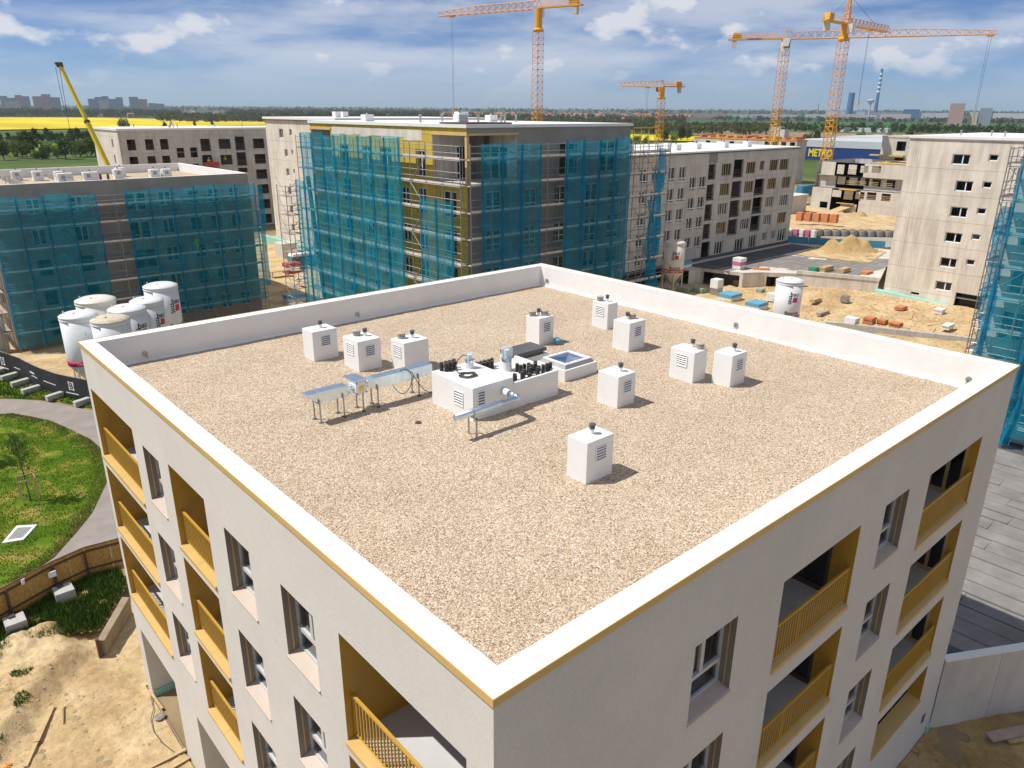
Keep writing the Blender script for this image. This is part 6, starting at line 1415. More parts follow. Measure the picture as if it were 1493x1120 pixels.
for i, (x, y, z, w_, d, h, m_, lab, cat) in enumerate((
 (72.5, 40.0, 0, 1.6, 1.2, .5, 'timber', 'low timber pile on the sand left of the white silo', 'timber'),
 (73.5, 36.5, 0, 1.2, .9, .7, 'concrete_pale', 'pale block pallet between the white silo and the garage', 'pallet'),
 (80.5, 41.0, .55, 1.3, 1.1, .9, 'bag_white', 'white sack pallet on the sand before the deck wall', 'pallet'),
 (82.5, 36.4, .9, 1.8, .6, .4, 'frame_wood', 'bundle of battens before the deck wall', 'timber'),
 (84.8, 33.8, 1.0, .8, .8, .8, 'galv_dull', 'grey metal box before the pale block corner', 'box'),
 (86.5, 27.8, 1.0, 1.4, 1.0, .35, 'orange_brick', 'low spread of orange bricks before the mint plinth', 'bricks'),
 (87.8, 24.0, 1.0, 1.1, .9, .6, 'bag_white', 'pale sacks near the louvred door', 'sacks'),
 (82.0, 21.0, .9, 1.6, .8, .5, 'bag_white', 'white wrapped bundle near the right scaffold', 'bundle'),
 (78.9, 33.5, .5, 2.2, .5, .35, 'deck_board', 'brown boards stacked on the sand behind the block wall', 'boards'),
 (84.0, 44.8, .2, 1.0, .8, .7, 'pallet_green', 'pale green crate before the garage wall', 'crate'))): stack('site_material', x, y, z, w_, d, h, m_, lab, cat)
stack('site_cabinet', 78.9, 48.2, 0, 1.2, 1.2, 2.3, ('galv_dull', 'frame_white'), 'grey white site cabinet before the garage opening', 'cabinet', 2)
stack('sack_pallet', 77.8, 45.4, 0, 2.4, 2.0, 1.1, ('bag_white', 'bag_white', 'bag_blue'), 'large pallet of white sacks with blue straps, left one', 'pallet')
stack('sack_pallet', 76.2, 40.6, 0, 2.2, 1.9, 1.1, ('bag_white', 'bag_white', 'bag_blue'), 'large pallet of white sacks beside the pink silo', 'pallet')
stack('green_pallet', 77.6, 51.8, 0, 1.6, 1.3, .8, 'pallet_green', 'left pale green pallet behind the cream silo', 'pallet', 2)
stack('green_pallet', 78.3, 50.2, 0, 1.3, 1.2, .9, 'pallet_green', 'right pale green pallet behind the cream silo', 'pallet', 2)

# ------------------------------------------------------------------ far concrete building with formwork
B8 = thing('unfinished_building', 'half built pale concrete block with timber formwork beyond the garage deck', 'building', (180, 70, 0))
X0, Y0, Y1 = 171.5, 52, 84.5; F8 = Fr(X0, 0, (0, 1), (-1, 0)); zs8 = [-.6, 2.9, 6.1, 9.0, 12.0]
ops8 = [(77.5, 79.1, 9.4, 11.5), (74.6, 76.5, 9.5, 11.6), (71.95, 73.7, 10.0, 11.5), (69.15, 71.1, 10.1, 11.6), (77.4, 79.3, 7, 8.75), (74.55, 76.5, 7, 8.7), (71.85, 73.9, 7.05, 8.75), (69.2, 71.2, 7.05, 8.7), (77.3, 79.45, 4.2, 5.76), (74.5, 76.6, 3.85, 5.8), (71.9, 73.9, 4.15, 5.76), (69.2, 71.3, 4.2, 5.85), (80.25, 82.2, 1.4, 2.85), (73.3, 77.1, 0.6, 2.85), (66, 68, 4.2, 5.8), (66, 68, 7, 8.7)]
bands(B8, F8, 58, Y1, zs8[:3], ops8, 'concrete_pale', usplit=(79.6, 72.9), depth=.3); bands(B8, F8, 58, 83.0, zs8[3:], ops8, 'concrete_pale', usplit=(79.6, 72.9), depth=.3)
F8b = Fr(X0 + 1.3, 0, (0, 1), (-1, 0)); bands(B8, F8b, 58, Y1 - .5, [6.1, 9.0], ops8, 'concrete_pale', usplit=(79.6, 72.9), depth=.3)
shell(B8, X0 + .3, Y0, 190, Y1 - .3, -.5, 12, [2.9, 6.1, 9.0], 'concrete_grey', 'BE')
for o in ops8:
    if o[2] > 3 and o[0] < 75: rails(B8, F8, o, 'timber')
m2 = MB(); m2.box(X0 - 1.2, 73.5, 6.0, X0, 77.5, 6.2); m2.box(X0 - .9, 73.8, 2.9, X0, 77.8, 3.0); m2.build('work_platform', 'formwork_yellow', B8)
m2 = MB(); m2.hexa([(X0 - 3.5, 77.4, .4), (X0 - 3.5, 79.6, .4), (X0 - .2, 76.4, 2.2), (X0 - .2, 74.0, 2.2), (X0 - 3.5, 77.4, .6), (X0 - 3.5, 79.6, .6), (X0 - .2, 76.4, 2.45), (X0 - .2, 74.0, 2.45)]); m2.build('timber_ramp', 'timber', B8)
for i in range(5): m2 = MB(); m2.box(X0 + .6 + i, 60.5 + i * .5, 12.0 + .05 * i, X0 + 5 + i, 72 - i * 1.6, 12.25 + .12 * i); m2.build('formwork_sheet', ('timber', 'formwork_yellow', 'hoard_steel')[i % 3], B8)
B9 = thing('unfinished_building', 'set back upper storey of pale concrete beside the right crane', 'building', (196, 70, 0))
F9 = Fr(190.3, 0, (0, 1), (-1, 0)); ops9 = [(y, y + 2.2, 14.2, 16.4) for y in (63.5, 67.8, 72.2)] + [(y, y + 2.2, 10.6, 12.6) for y in (63.5, 67.8, 72.2)]
bands(B9, F9, 58, 78, [0, 10, 13.2, 17.4], ops9, 'concrete_pale', depth=.3); shell(B9, 190.3, 58, 205, 78, 0, 17.4, [10, 13.2], 'concrete_grey', 'BER'); roofcap(B9, 190.3, 58, 205, 78, 17.6, 'concrete_pale')
m2 = MB(); m2.box(189.0, 72, 12.9, 190.2, 80, 13.2); m2.build('work_platform', 'formwork_yellow', B9)
B10 = thing('unfinished_building', 'concrete frame with orange formwork on top behind the long grey block', 'building', (246, 145, 0))
F10 = Fr(239.3, 0, (0, 1), (-1, 0)); ops10 = [(y, y + 1.9, z, z + 1.9) for y in (127.6, 130.8, 134.0, 137.0) for z in (2.2, 5.3, 8.4, 11.5)] + [(y, y + 1.8, 11.6, 13.0) for y in (146, 151, 156, 161)]
bands(B10, F10, 127, 168, [0, 4.6, 7.7, 10.8, 13.9], ops10, 'concrete_pale', usplit=(140,), depth=.4); shell(B10, 239.3, 127, 246, 168, 0, 13.9, [4.6, 7.7, 10.8], 'concrete_grey', 'BER')
roofcap(B10, 239.3, 127, 246, 168, 14.1, 'formwork')
for i in range(26):
    y = 127.4 + i * 1.5; m2 = MB(); m2.box(239.5 + (i * 7 % 5), y, 14.1, 243 + (i * 5 % 6), y + 1.1, 14.4 + .8 * ((i * 3) % 4) / 4); m2.build('formwork_sheet', ('formwork', 'orange_brick', 'formwork_yellow')[i % 3], B10)
m2 = MB(); m2.box(243, 134, 14.1, 246, 138, 17.2); m2.build('site_hut', 'hall_grey', B10)
sh_ = thing('site_hut', 'low white concrete hut with a dark gateway left of the half built block', 'hut', (156, 84, 0))
Fh = Fr(153, 0, (0, 1), (-1, 0)); m2 = MB(); oh = [(80.6, 83.4, 1.2, 3.9)]; holes(m2, Fh, 79.5, 89, 0, 5.2, oh); [revealbox(m2, Fh, o, 0, .4) for o in oh]; m2.box(153.4, 79.5, 0, 160, 89, .2); m2.face([(153, 79.5, 0), (160, 79.5, 0), (160, 79.5, 5.2), (153, 79.5, 5.2)]); m2.build('wall', 'concrete_pale', sh_)
m2 = MB(); m2.box(152.8, 79.3, 5.2, 160.2, 89.2, 5.5); m2.build('roof', 'concrete_warm', sh_)
for i, (x, y, r2, h, m_, lab) in enumerate(((186, 100, 7, 3.2, 'heap', 'brown soil heap left of the half built block'), (176, 97, 5, 2.2, 'orange_brick', 'reddish rubble heap left of the half built block'), (160, 79, 4.5, 1.8, 'heap', 'yellow brown soil heap before the half built block'), (166, 70, 5, 1.6, 'heap', 'long low soil heap at the foot of the half built block'))):
    patch('soil_heap', m_, x - r2, x + r2, y - r2, y + r2, 26, 26, lambda X, Y: .2 + 1.5 * (i > 1) * 0 + h * math.exp(-((X - x) ** 2 + (Y - y) ** 2) / (r2 * r2 * .22)) * (1 + .5 * nz(X, Y, .5, i)) + .25 * nz(X, Y, .9, 5), lab, None, 'soil heap', mask=lambda X, Y: (X - x) ** 2 + (Y - y) ** 2 < r2 * r2)
# blue wholesale hall
WH = thing('blue_hall', 'blue and white wholesale hall with yellow lettering beyond the site', 'building', (400, 190, 0))
F11 = Fr(377, 0, (0, 1), (-1, 0))
m2 = MB(); m2.fbox(F11, 130, 206, -60, 0, 0, 6.3); m2.build('blue_wall', 'sign_blue', WH)
m2 = MB(); m2.fbox(F11, 129.7, 206.3, -60.2, .25, 6.302, 9.6); m2.build('white_fascia', 'hall_grey', WH)
m2 = MB(); addtext(m2, 'METRO', 5.0, lambda x, y, z: F11.p(188.6 - x * 0.78, .1 + z, 3.3 + y), .05, .16); m2.build('lettering', 'sign_yellow', WH)
HL = [(430, 95, 60, 40, 8), (470, 150, 80, 60, 9), (520, 60, 90, 40, 8)]
for i, (x, y, w_, d, h) in enumerate(HL): tag(MB().box(x, y, 0, x + d, y + w_, h).build('warehouse', 'hall_grey'), ['nearest grey flat roofed warehouse right of the blue hall', 'long grey warehouse behind the blue hall', 'grey warehouse farthest right behind the pale block'][i], 'warehouse', 'warehouses beyond the site')
for i in range(6): x, y = 205 + 6 * i, 112 - 5 * i; stack('container', x, y, 0, 6, 2.5, 2.6, ('green_box', 'blue_sheet', 'bag_white')[i % 3], ['first', 'second', 'third', 'fourth', 'fifth', 'sixth'][i] + ' container from the left in the far site yard', 'container', 1)

# ------------------------------------------------------------------ things between the two netted buildings
vn = thing('van', 'teal van with white roof parked behind the yellow block scaffold', 'van', (46.6, 100.3, 0))
m2 = MB(); m2.hexa([(44.4, 99.4, .45), (49.0, 99.4, .45), (49.0, 101.3, .45), (44.4, 101.3, .45), (44.4, 99.45, 1.9), (48.2, 99.45, 1.9), (48.2, 101.25, 1.9), (44.4, 101.25, 1.9)]); m2.build('body', 'van_teal', vn, bevel=.08)
m2 = MB(); m2.hexa([(44.45, 99.48, 1.9), (48.1, 99.48, 1.9), (48.1, 101.22, 1.9), (44.45, 101.22, 1.9), (44.6, 99.6, 2.3), (47.4, 99.6, 2.3), (47.4, 101.1, 2.3), (44.6, 101.1, 2.3)]); m2.build('roof', 'white_paint', vn, bevel=.06)
m2 = MB(); m2.box(45.0, 99.40, 1.3, 47.6, 99.44, 1.8); m2.build('side_window', 'ink', vn)
for x in (45.3, 48.0):
    for y in (99.45, 101.1): m2 = MB(); m2.tube((x, y, .36), (x, y + .22, .36), .36, .36, 14); m2.build('wheel', 'rubber', vn)
stack('crate_stack', 43.4, 98.0, 0, 2.2, 1.4, 1.5, ('red_paint', 'bag_white', 'red_paint'), 'stack of red crates beside the left scaffold end', 'crates')
tb = thing('work_table', 'flat work table standing in the yard by the red crates', 'table', (40.6, 96.2, 0)); m2 = MB(); m2.box(39.2, 95.6, .85, 42.0, 96.8, .95); m2.build('top', 'timber', tb)
for x in (39.4, 41.8):
    for y in (95.8, 96.6): m2 = MB(); m2.box(x - .06, y - .06, 0, x + .06, y + .06, .85); m2.build('leg', 'timber', tb)
stack('wrapped_pallet', 35.6, 81.2, 0, 2.4, 1.5, .9, ('bag_white', 'bag_blue'), 'pallet in clear and blue wrap behind the rear parapet', 'pallet', 2)
stack('site_container', 48.6, 110.6, 0, 2.4, 3.0, 2.3, 'concrete_pale', 'pale site container at the foot of the gable building', 'container', 1)
stack('yellow_machine', 38.4, 104.4, 0, 2.2, 2.6, 2.2, 'formwork_yellow', 'yellow machine box seen past the left scaffold end', 'machine', 2)
m2 = MB(); a = RN.uniform(0, 1, 14)
for i in range(9): m2.tube((41.2 + .25 * i, 92.4 + .2 * (i % 4), .05), (42.0 + .2 * i, 93.2 + .3 * (i % 3), .25 + .1 * (i % 2)), .10, .05, 5)
tag(m2.build('cloth_heap', 'bag_white'), 'heap of white sheeting on the sand between the netted buildings', 'sheeting')

# ------------------------------------------------------------------ workers
def person(x, y, z, rz, jacket, trousers, helmet, lab, bend=0.0):
    t_ = thing('person', lab, 'person', (x, y, z), 'workers on the scaffolds and openings', rz)
    def skin(name, pts, edges, rad, m_, lv=1):
        me = bpy.data.meshes.new(name); me.from_pydata(pts, edges, []); me.materials.append(MATS[m_]); o = bpy.data.objects.new(name, me); COL.objects.link(o); o.parent = t_
        md = o.modifiers.new('skin', 'SKIN'); sb = o.modifiers.new('sub', 'SUBSURF'); sb.levels = lv; sb.render_levels = lv
        if not me.skin_vertices: me.attributes  # layer is created by the modifier
        for v_, r_ in zip(me.skin_vertices[0].data, rad): v_.radius = (r_, r_)
        me.skin_vertices[0].data[0].use_root = True
        return o
    b_ = bend
    sh = (0, .30 * b_, 1.42 - .16 * b_); hd = (0, .42 * b_, 1.60 - .18 * b_); tp = (0, .48 * b_, 1.76 - .2 * b_)
    P = [(0, 0, .95), (0, .14 * b_, 1.2), sh, hd, tp, (-.2, sh[1], sh[2]), (-.26, sh[1] + .08, 1.12), (-.22, sh[1] + .30, 1.0), (.2, sh[1], sh[2]), (.26, sh[1] + .08, 1.12), (.22, sh[1] + .30, 1.0), (-.1, 0, .9), (-.11, .05, .5), (-.11, 0, .08), (-.11, .14, .04), (.1, 0, .9), (.11, .05, .5), (.11, -.02, .08), (.11, .12, .04)]
    E = [(0, 1), (1, 2), (2, 3), (3, 4), (2, 5), (5, 6), (6, 7), (2, 8), (8, 9), (9, 10), (0, 11), (11, 12), (12, 13), (13, 14), (0, 15), (15, 16), (16, 17), (17, 18)]
    r_ = [.14, .13, .13, .07, .085, .07, .05, .04, .07, .05, .04, .1, .07, .05, .05, .1, .07, .05, .05]
    me = bpy.data.meshes.new('body')
    def mk(name, ids, eds, grow, m_):
        remap = {k: i for i, k in enumerate(ids)}
        me = bpy.data.meshes.new(name); me.from_pydata([P[k] for k in ids], [(remap[a], remap[c]) for a, c in eds], []); me.materials.append(MATS[m_])
        o = bpy.data.objects.new(name, me); COL.objects.link(o); o.parent = t_
        bm_ = __import__('bmesh').new(); bm_.from_mesh(me); L = bm_.verts.layers.skin.verify()
        for v_, k in zip(bm_.verts, ids): v_[L].radius = (r_[k] + grow, r_[k] + grow); v_[L].use_root = (k == ids[0])
        bm_.to_mesh(me); bm_.free()
        o.modifiers.new('skin', 'SKIN'); sb = o.modifiers.new('sub', 'SUBSURF'); sb.levels = 1; sb.render_levels = 1
        return o
    mk('body', list(range(19)), E, 0, 'skin')
    mk('jacket', [0, 1, 2, 5, 6, 8, 9], [(0, 1), (1, 2), (2, 5), (5, 6), (2, 8), (8, 9)], .03, jacket)
    mk('trousers', [0, 11, 12, 13, 15, 16, 17], [(0, 11), (11, 12), (12, 13), (0, 15), (15, 16), (16, 17)], .025, trousers)
    m2 = MB(); m2.lathe((0, 0, 0), [(.14, 0), (.125, .06), (.08, .12), (.01, .14)], 10); h_ = m2.build('helmet', helmet); h_.parent = t_; h_.location = (tp[0], tp[1], tp[2] - .02)
person(51.2, 146.6, 12.06, 2.6, 'hivis', 'cloth_dark', 'hivis', 'person in yellow jacket on the red platform of the concrete building')
person(54.9, 147.8, 12.2, 3.1, 'hivis', 'cloth_dark', 'cloth_white', 'person in yellow jacket standing inside a dark opening', .3)
person(22.0, 78.75, 7.97, 1.5, 'cloth_red', 'cloth_dark', 'red_paint', 'person in red jacket on the netted scaffold at left', .4)
person(23.6, 78.75, 7.97, -1.2, 'hivis', 'hivis', 'hivis', 'person in yellow clothing on the netted scaffold at left', .5)
person(49.0, 39.35, 7.47, .4, 'cloth_white', 'cloth_white', 'cloth_white', 'person in white bending on the shaded scaffold', .8)
person(47.7, 39.35, 7.47, -.3, 'cloth_white', 'bag_white', 'cloth_white', 'person in white crouched left of the bending one on the scaffold', .6)
person(48.0, 39.35, 3.47, 0, 'cloth_white', 'cloth_white', 'cloth_white', 'person in white lower down on the shaded scaffold', .5)
# ------------------------------------------------------------------ tower cranes
def lattice(m2, a, b_, w0, w1, n, r, up=None, tri=False):
    a, b_ = Vector(a), Vector(b_); d = (b_ - a).normalized(); up = up or Vector((0, 0, 1)); s = d.cross(up)
    if s.length < .01: s = d.cross(Vector((1, 0, 0)))
    s.normalize(); v_ = s.cross(d).normalized()
    cs = [(0.0, 1.0), (-.5, 0), (.5, 0)] if tri else [(-.5, -.5), (.5, -.5), (.5, .5), (-.5, .5)]
    def P(i, k): t_ = i / n; w_ = w0 + (w1 - w0) * t_; p = a.lerp(b_, t_); return p + s * cs[k][0] * w_ + v_ * cs[k][1] * w_
    K = len(cs)
    for k in range(K): m2.tube(P(0, k), P(n, k), r * 1.35, r * 1.35, 4)
    for i in range(n):
        for k in range(K):
            j = (k + 1) % K; m2.tube(P(i, k), P(i + 1, j) if (i + k) % 2 else P(i + 1, j), r, r, 3, False)
            m2.tube(P(i + 1, k), P(i + 1, j), r, r, 3, False)
def crane(lab, mx, my, hj, tip, cj, style='flat', low=5, jr=.075, jw=1.7, trolley=.85, hook=26, hlen=None):
    t_ = thing('tower_crane', lab, 'crane', (mx, my, 0), 'tower cranes')
    W_ = 2.0; sec = 3.0; n = int((hj - 2.5) / sec); proto = {}
    for i in range(n):
        z = i * sec; key = i < low; nm = 'crane_yellow' if key else 'crane_red'
        if nm not in proto:
            m2 = MB(); lattice(m2, (mx, my, z), (mx, my, z + sec), W_, W_, 2, .080 if key else .055)
            m2.box(mx - W_ / 2 - .08, my - W_ / 2 - .08, z + sec - .1, mx + W_ / 2 + .08, my - W_ / 2 + .08, z + sec); m2.box(mx - W_ / 2 - .08, my + W_ / 2 - .08, z + sec - .1, mx + W_ / 2 + .08, my + W_ / 2 + .08, z + sec)
            proto[nm] = (m2.build('mast_section', nm, t_), z)
        else:
            o, zb = proto[nm]; c_ = o.copy(); COL.objects.link(c_); c_.location = (0, 0, z - zb)
    zt = n * sec
    m2 = MB(); m2.lathe((mx, my, zt), [(1.35, 0), (1.45, .4), (1.0, .8), (1.0, hj - zt)], 14); m2.build('slewing_ring', 'crane_yellow', t_)
    T_ = Vector((*tip, hj)); C_ = Vector((*cj, hj)); O = Vector((mx, my, hj)); dj = (T_ - O).normalized(); dc = -dj; lc = (C_ - O).length; C_ = O + dc * lc
    side = dj.cross(Vector((0, 0, 1)))
    lj = (T_ - O).length
    m2 = MB(); lattice(m2, O + dj * 1.0, T_ if style != 'flat' else O + dj * lj * .62, jw, jw * .95, max(6, int(lj * (.62 if style == 'flat' else 1) / 2.2)), jr, tri=True); jb = m2.build('jib', 'crane_red', t_)
    if style == 'flat':
        m2 = MB(); lattice(m2, O + dj * lj * .62, T_, jw * .95, jw * .55, max(4, int(lj * .38 / 2.2)), jr * .9, tri=True); m2.build('jib_tip', 'crane_red', t_)
    m2 = MB(); a = side * .75
    m2.hexa([O - a, O + a, C_ + a, C_ - a, O - a + Vector((0, 0, .35)), O + a + Vector((0, 0, .35)), C_ + a + Vector((0, 0, .35)), C_ - a + Vector((0, 0, .35))]); m2.build('counter_jib', 'crane_yellow', t_)
    m2 = MB()
    for h in (.9, 1.35): m2.tube(O - a + Vector((0, 0, h)), C_ - a + Vector((0, 0, h)), .045, .045, 4); m2.tube(O + a + Vector((0, 0, h)), C_ + a + Vector((0, 0, h)), .045, .045, 4)
    m2.build('walkway_rail', 'crane_red', t_)
    q = O + dc * (lc - 2.2); f = lambda u, v_, w_: q + dc * u + side * v_ + Vector((0, 0, w_))
    m2 = MB(); m2.hexa([f(0, -.6, -1.9), f(1.0, -.6, -1.9), f(1.0, .6, -1.9), f(0, .6, -1.9), f(0, -.6, .3), f(1.0, -.6, .3), f(1.0, .6, .3), f(0, .6, .3)]); m2.build('counterweight', 'concrete_pale', t_)
    q = O + dc * (lc - 3.4); m2 = MB(); m2.hexa([f(0, -.7, .36), f(2.4, -.7, .36), f(2.4, .7, .36), f(0, .7, .36), f(0, -.7, 1.7), f(2.0, -.7, 1.9), f(2.0, .7, 1.9), f(0, .7, 1.7)]); m2.build('winch_house', 'crane_yellow', t_)
    q = O + side * 1.35; m2 = MB(); m2.hexa([f(-1.0, -.6, -1.9), f(.6, -.6, -1.9), f(.6, .6, -1.9), f(-1.0, .6, -1.9), f(-1.3, -.6, .1), f(.6, -.6, .1), f(.6, .6, .1), f(-1.3, .6, .1)]); cb = m2.build('cab', 'frame_white', t_)
    m2 = MB(); m2.hexa([f(-1.36, -.5, -.9), f(-1.1, -.5, -1.6), f(-1.1, .5, -1.6), f(-1.36, .5, -.9), f(-1.40, -.5, -.1), f(-1.34, -.5, -.1), f(-1.34, .5, -.1), f(-1.40, .5, -.1)]); m2.build('cab_window', 'ink', cb)
    if style == 'flat':
        m2 = MB(); hd = O + Vector((0, 0, 2.3)); m2.tube(O + dj * 1.0, hd, .12, .12, 5); m2.tube(O - dj * 1.0, hd, .12, .12, 5); m2.tube(hd, O + dj * 2.2 + Vector((0, 0, 1.7)), .1, .1, 5); m2.tube(hd, O + dc * lc * .65 + Vector((0, 0, .4)), .07, .07, 4); m2.build('head_frame', 'crane_red', t_)
    else:
        ap = O + Vector((0, 0, 6.2)) + dj * .6; m2 = MB(); lattice(m2, O + Vector((0, 0, .2)), ap, 1.5, .25, 5, .08); m2.build('apex_tower', 'crane_red', t_)
        m2 = MB(); m2.tube(ap, O + dj * lj * .62 + Vector((0, 0, 1.6)), .05, .05, 4); m2.tube(ap, O + dc * lc * .85 + Vector((0, 0, .4)), .04, .04, 4); m2.build('pendant', 'rope', t_)
    tq = O + dj * lj * trolley; m2 = MB(); q = tq; m2.hexa([f(-.7, -.6, -.45), f(.7, -.6, -.45), f(.7, .6, -.45), f(-.7, .6, -.45), f(-.7, -.6, -.1), f(.7, -.6, -.1), f(.7, .6, -.1), f(-.7, .6, -.1)]); tr_ = m2.build('trolley', 'crane_yellow', t_)
    zb = hj - hook; m2 = MB(); m2.tube(tq + dj * .3 - Vector((0, 0, .4)), Vector((tq.x, tq.y, zb)) + dj * .12, .03, .03, 4); m2.tube(tq - dj * .3 - Vector((0, 0, .4)), Vector((tq.x, tq.y, zb)) - dj * .12, .03, .03, 4); m2.build('hoist_rope', 'rope', t_)
    m2 = MB(); m2.box(tq.x - .25, tq.y - .2, zb - .7, tq.x + .25, tq.y + .2, zb + .1); m2.tube((tq.x, tq.y, zb - .7), (tq.x, tq.y, zb - 1.3), .08, .05, 5); m2.build('hook_block', 'crane_yellow', t_)
    return t_, O, dc, side, lc
crane('orange tower crane standing alone behind the yellow netted block', 140.5, 148.5, 47.3, (132.0, 179.8), (143.5, 136.3), low=8, trolley=.86, hook=24, jw=1.9)
crane('smallest and lowest orange tower crane behind the long grey block', 221.3, 170.5, 30.9, (206.7, 177.0), (229.0, 166.9), low=6, trolley=.35, hook=9, jw=1.9)
t_, O, dc, side, lc = crane('tower crane with long flat jib reaching to the right edge', 198.6, 112.0, 41.5, (222.8, 68.1), (191.4, 125.3), low=8, trolley=.975, hook=20, jw=1.8)
m2 = MB(); q = O + dc * 8.3 + side * -.80
sg = side if (CAM - O).dot(side) > 0 else -side
q = O + dc * 8.2 + sg * .77
ux = -dc if sg.cross(Vector((0, 0, 1))).dot(dc) > 0 else dc
ux = Vector((0, 0, 1)).cross(sg)
addtext(m2, 'LIEBHERR', .75, lambda x, y, z: tuple(q + ux * x * 1.25 + Vector((0, 0, .18 + y * .42)) + sg * (.02 + z)), .01, .03); m2.build('lettering', 'ink', t_)
m2 = MB(); q = O + sg * 1.6 - Vector((0, 0, 3.1)); m2.hexa([q - ux * 1.0 - sg * .05, q + ux * 1.4 - sg * .05, q + ux * 1.4, q - ux * 1.0, q - ux * 1.0 - sg * .05 + Vector((0, 0, 2.3)), q + ux * 1.4 - sg * .05 + Vector((0, 0, 2.3)), q + ux * 1.4 + Vector((0, 0, 2.3)), q - ux * 1.0 + Vector((0, 0, 2.3))]); pn = m2.build('sign_panel', 'white_print', t_)
m2 = MB()
for i in range(3): a = q + ux * (-.1 + .5 * i) + sg * .02 + Vector((0, 0, .8)); m2.face([a, a + ux * .4, a + ux * .4 + Vector((0, 0, .9)), a + Vector((0, 0, .9))])
m2.build('sign_mark', 'ink', pn)
crane('tower crane with pointed apex, right of the others', 184.9, 88.8, 42.5, (209.8, 89.7), (174.1, 85.3), style='apex', low=7, trolley=.55, hook=17, jw=1.6)

# telescopic boom of a mobile crane behind the left block
MC = thing('mobile_crane', 'yellow telescopic crane boom rising behind the left netted block', 'crane', (27.6, 106, 0))
Pb, Pt = Vector((25.8, 102.5, 2.6)), Vector((21.4, 115.2, 28.2))
def seg(a, b_, w_, nm, m_='boom_yellow'):
    A, B_ = Pb.lerp(Pt, a), Pb.lerp(Pt, b_); d = (B_ - A).normalized(); s = d.cross(Vector((0, 0, 1))).normalized() * w_ / 2; u = s.cross(d).normalized() * w_ * .42
    m2 = MB(); m2.hexa([A - s - u, A + s - u, A + s + u, A - s + u, B_ - s - u, B_ + s - u, B_ + s + u, B_ - s + u]); return m2.build(nm, m_, MC, bevel=.05)
seg(0, .42, .66, 'base_boom'); seg(.42, .72, .54, 'boom_section'); seg(.72, 1.0, .43, 'boom_section'); seg(.415, .43, .76, 'boom_collar', 'hoard_steel'); seg(.715, .728, .62, 'boom_collar', 'hoard_steel')
m2 = MB(); m2.hexa([Pt + Vector(v_) for v_ in ((-.3, -.3, -.3), (.35, -.3, -.3), (.35, .35, -.3), (-.3, .35, -.3), (-.55, -.3, .3), (.3, -.3, .35), (.3, .5, .35), (-.55, .5, .3))]); m2.build('boom_head', 'hoard_steel', MC)
m2 = MB(); m2.tube(Pt + Vector((-.5, .3, -.3)), Pt + Vector((-.4, .3, -5.5)), .03, .03, 4); m2.tube(Pt + Vector((0, .5, -.3)), Pt + Vector((-.2, .4, -9.5)), .03, .03, 4); m2.build('hoist_rope', 'rope', MC)
m2 = MB(); m2.box(23.5, 99, .7, 28.5, 109, 1.6); m2.build('carrier', 'boom_yellow', MC, bevel=.1)
m2 = MB(); m2.box(24.6, 100.5, 1.6, 27.4, 104.5, 3.2); m2.build('turntable', 'boom_yellow', MC, bevel=.1)
for x in (23.6, 28.1):
    for y in (100.2, 102, 105.5, 107.5): m2 = MB(); m2.tube((x, y, .6), (x + .35, y, .6), .6, .6, 14); m2.build('wheel', 'rubber', MC)

# ------------------------------------------------------------------ trees and the wider landscape
def bear(px, d):
    v_ = FW + RT2 * ((px - 746.5) / 1092.95) - UP2 * ((158 - 560) / 1092.95); h = math.hypot(v_.x, v_.y); return CAM.x + v_.x / h * d, CAM.y + v_.y / h * d
def crownmesh(name, m_, h, w_, n, lobes, seed, size=.55, low=.22):
    rr = random.Random(seed); m2 = MB(); L = []
    for i in range(lobes):
        a = rr.uniform(0, 6.28); rd = rr.uniform(0, .62) * w_ / 2; z = h * (low + (1 - low) * rr.uniform(.18, .86)); k = 1 - .45 * abs(z / h - .5) * 2
        L.append((Vector((math.cos(a) * rd * k, math.sin(a) * rd * k, z)), rr.uniform(.20, .36) * w_ * k))
    for i in range(n):
        c, r_ = rr.choice(L); d = Vector((rr.gauss(0, 1), rr.gauss(0, 1), rr.gauss(0, 1))).normalized(); p = c + d * r_ * rr.uniform(.55, 1.08)
        a = (d + Vector((rr.gauss(0, .7), rr.gauss(0, .7), rr.gauss(0, .7)))).normalized(); u = a.orthogonal().normalized(); v_ = a.cross(u); t2 = rr.uniform(0, 6.28); u, v_ = u * math.cos(t2) + v_ * math.sin(t2), v_ * math.cos(t2) - u * math.sin(t2)
        s = size * rr.uniform(.6, 1.25); m2.face([p - u * s, p - v_ * s * .6, p + u * s, p + v_ * s * .6])
    return m2.build(name, m_)
def trunkmesh(h, w_, seed):
    rr = random.Random(seed); m2 = MB(); m2.tube((0, 0, -.3), (0, 0, h * .45), .028 * h, .018 * h, 7); m2.tube((0, 0, h * .45), (.1, .1, h * .85), .018 * h, .006 * h, 6)
    for i in range(6): a = i * 1.1; z = h * rr.uniform(.25, .6); m2.tube((0, 0, z), (math.cos(a) * w_ * .32, math.sin(a) * w_ * .32, z + h * .2), .010 * h, .003 * h, 5)
    return m2.build('trunk', 'bark')
kinds = []
for i, (m_, h, w_, n, lo_) in enumerate((('leaf_dark', 10, 9, 900, 10), ('leaf_dark', 11, 7.5, 900, 9), ('leaf_mid', 8, 8.5, 800, 9), ('leaf_light', 6, 8, 700, 8), ('leaf_brown', 8, 7, 500, 8), ('leaf_mid', 5, 7, 600, 7))):
    kinds.append((crownmesh('crown', m_, h, w_, n, lo_, 40 + i, .55 if h > 7 else .42, .2 if h > 7 else .05), trunkmesh(h, w_, 60 + i), h))
used_k = set()
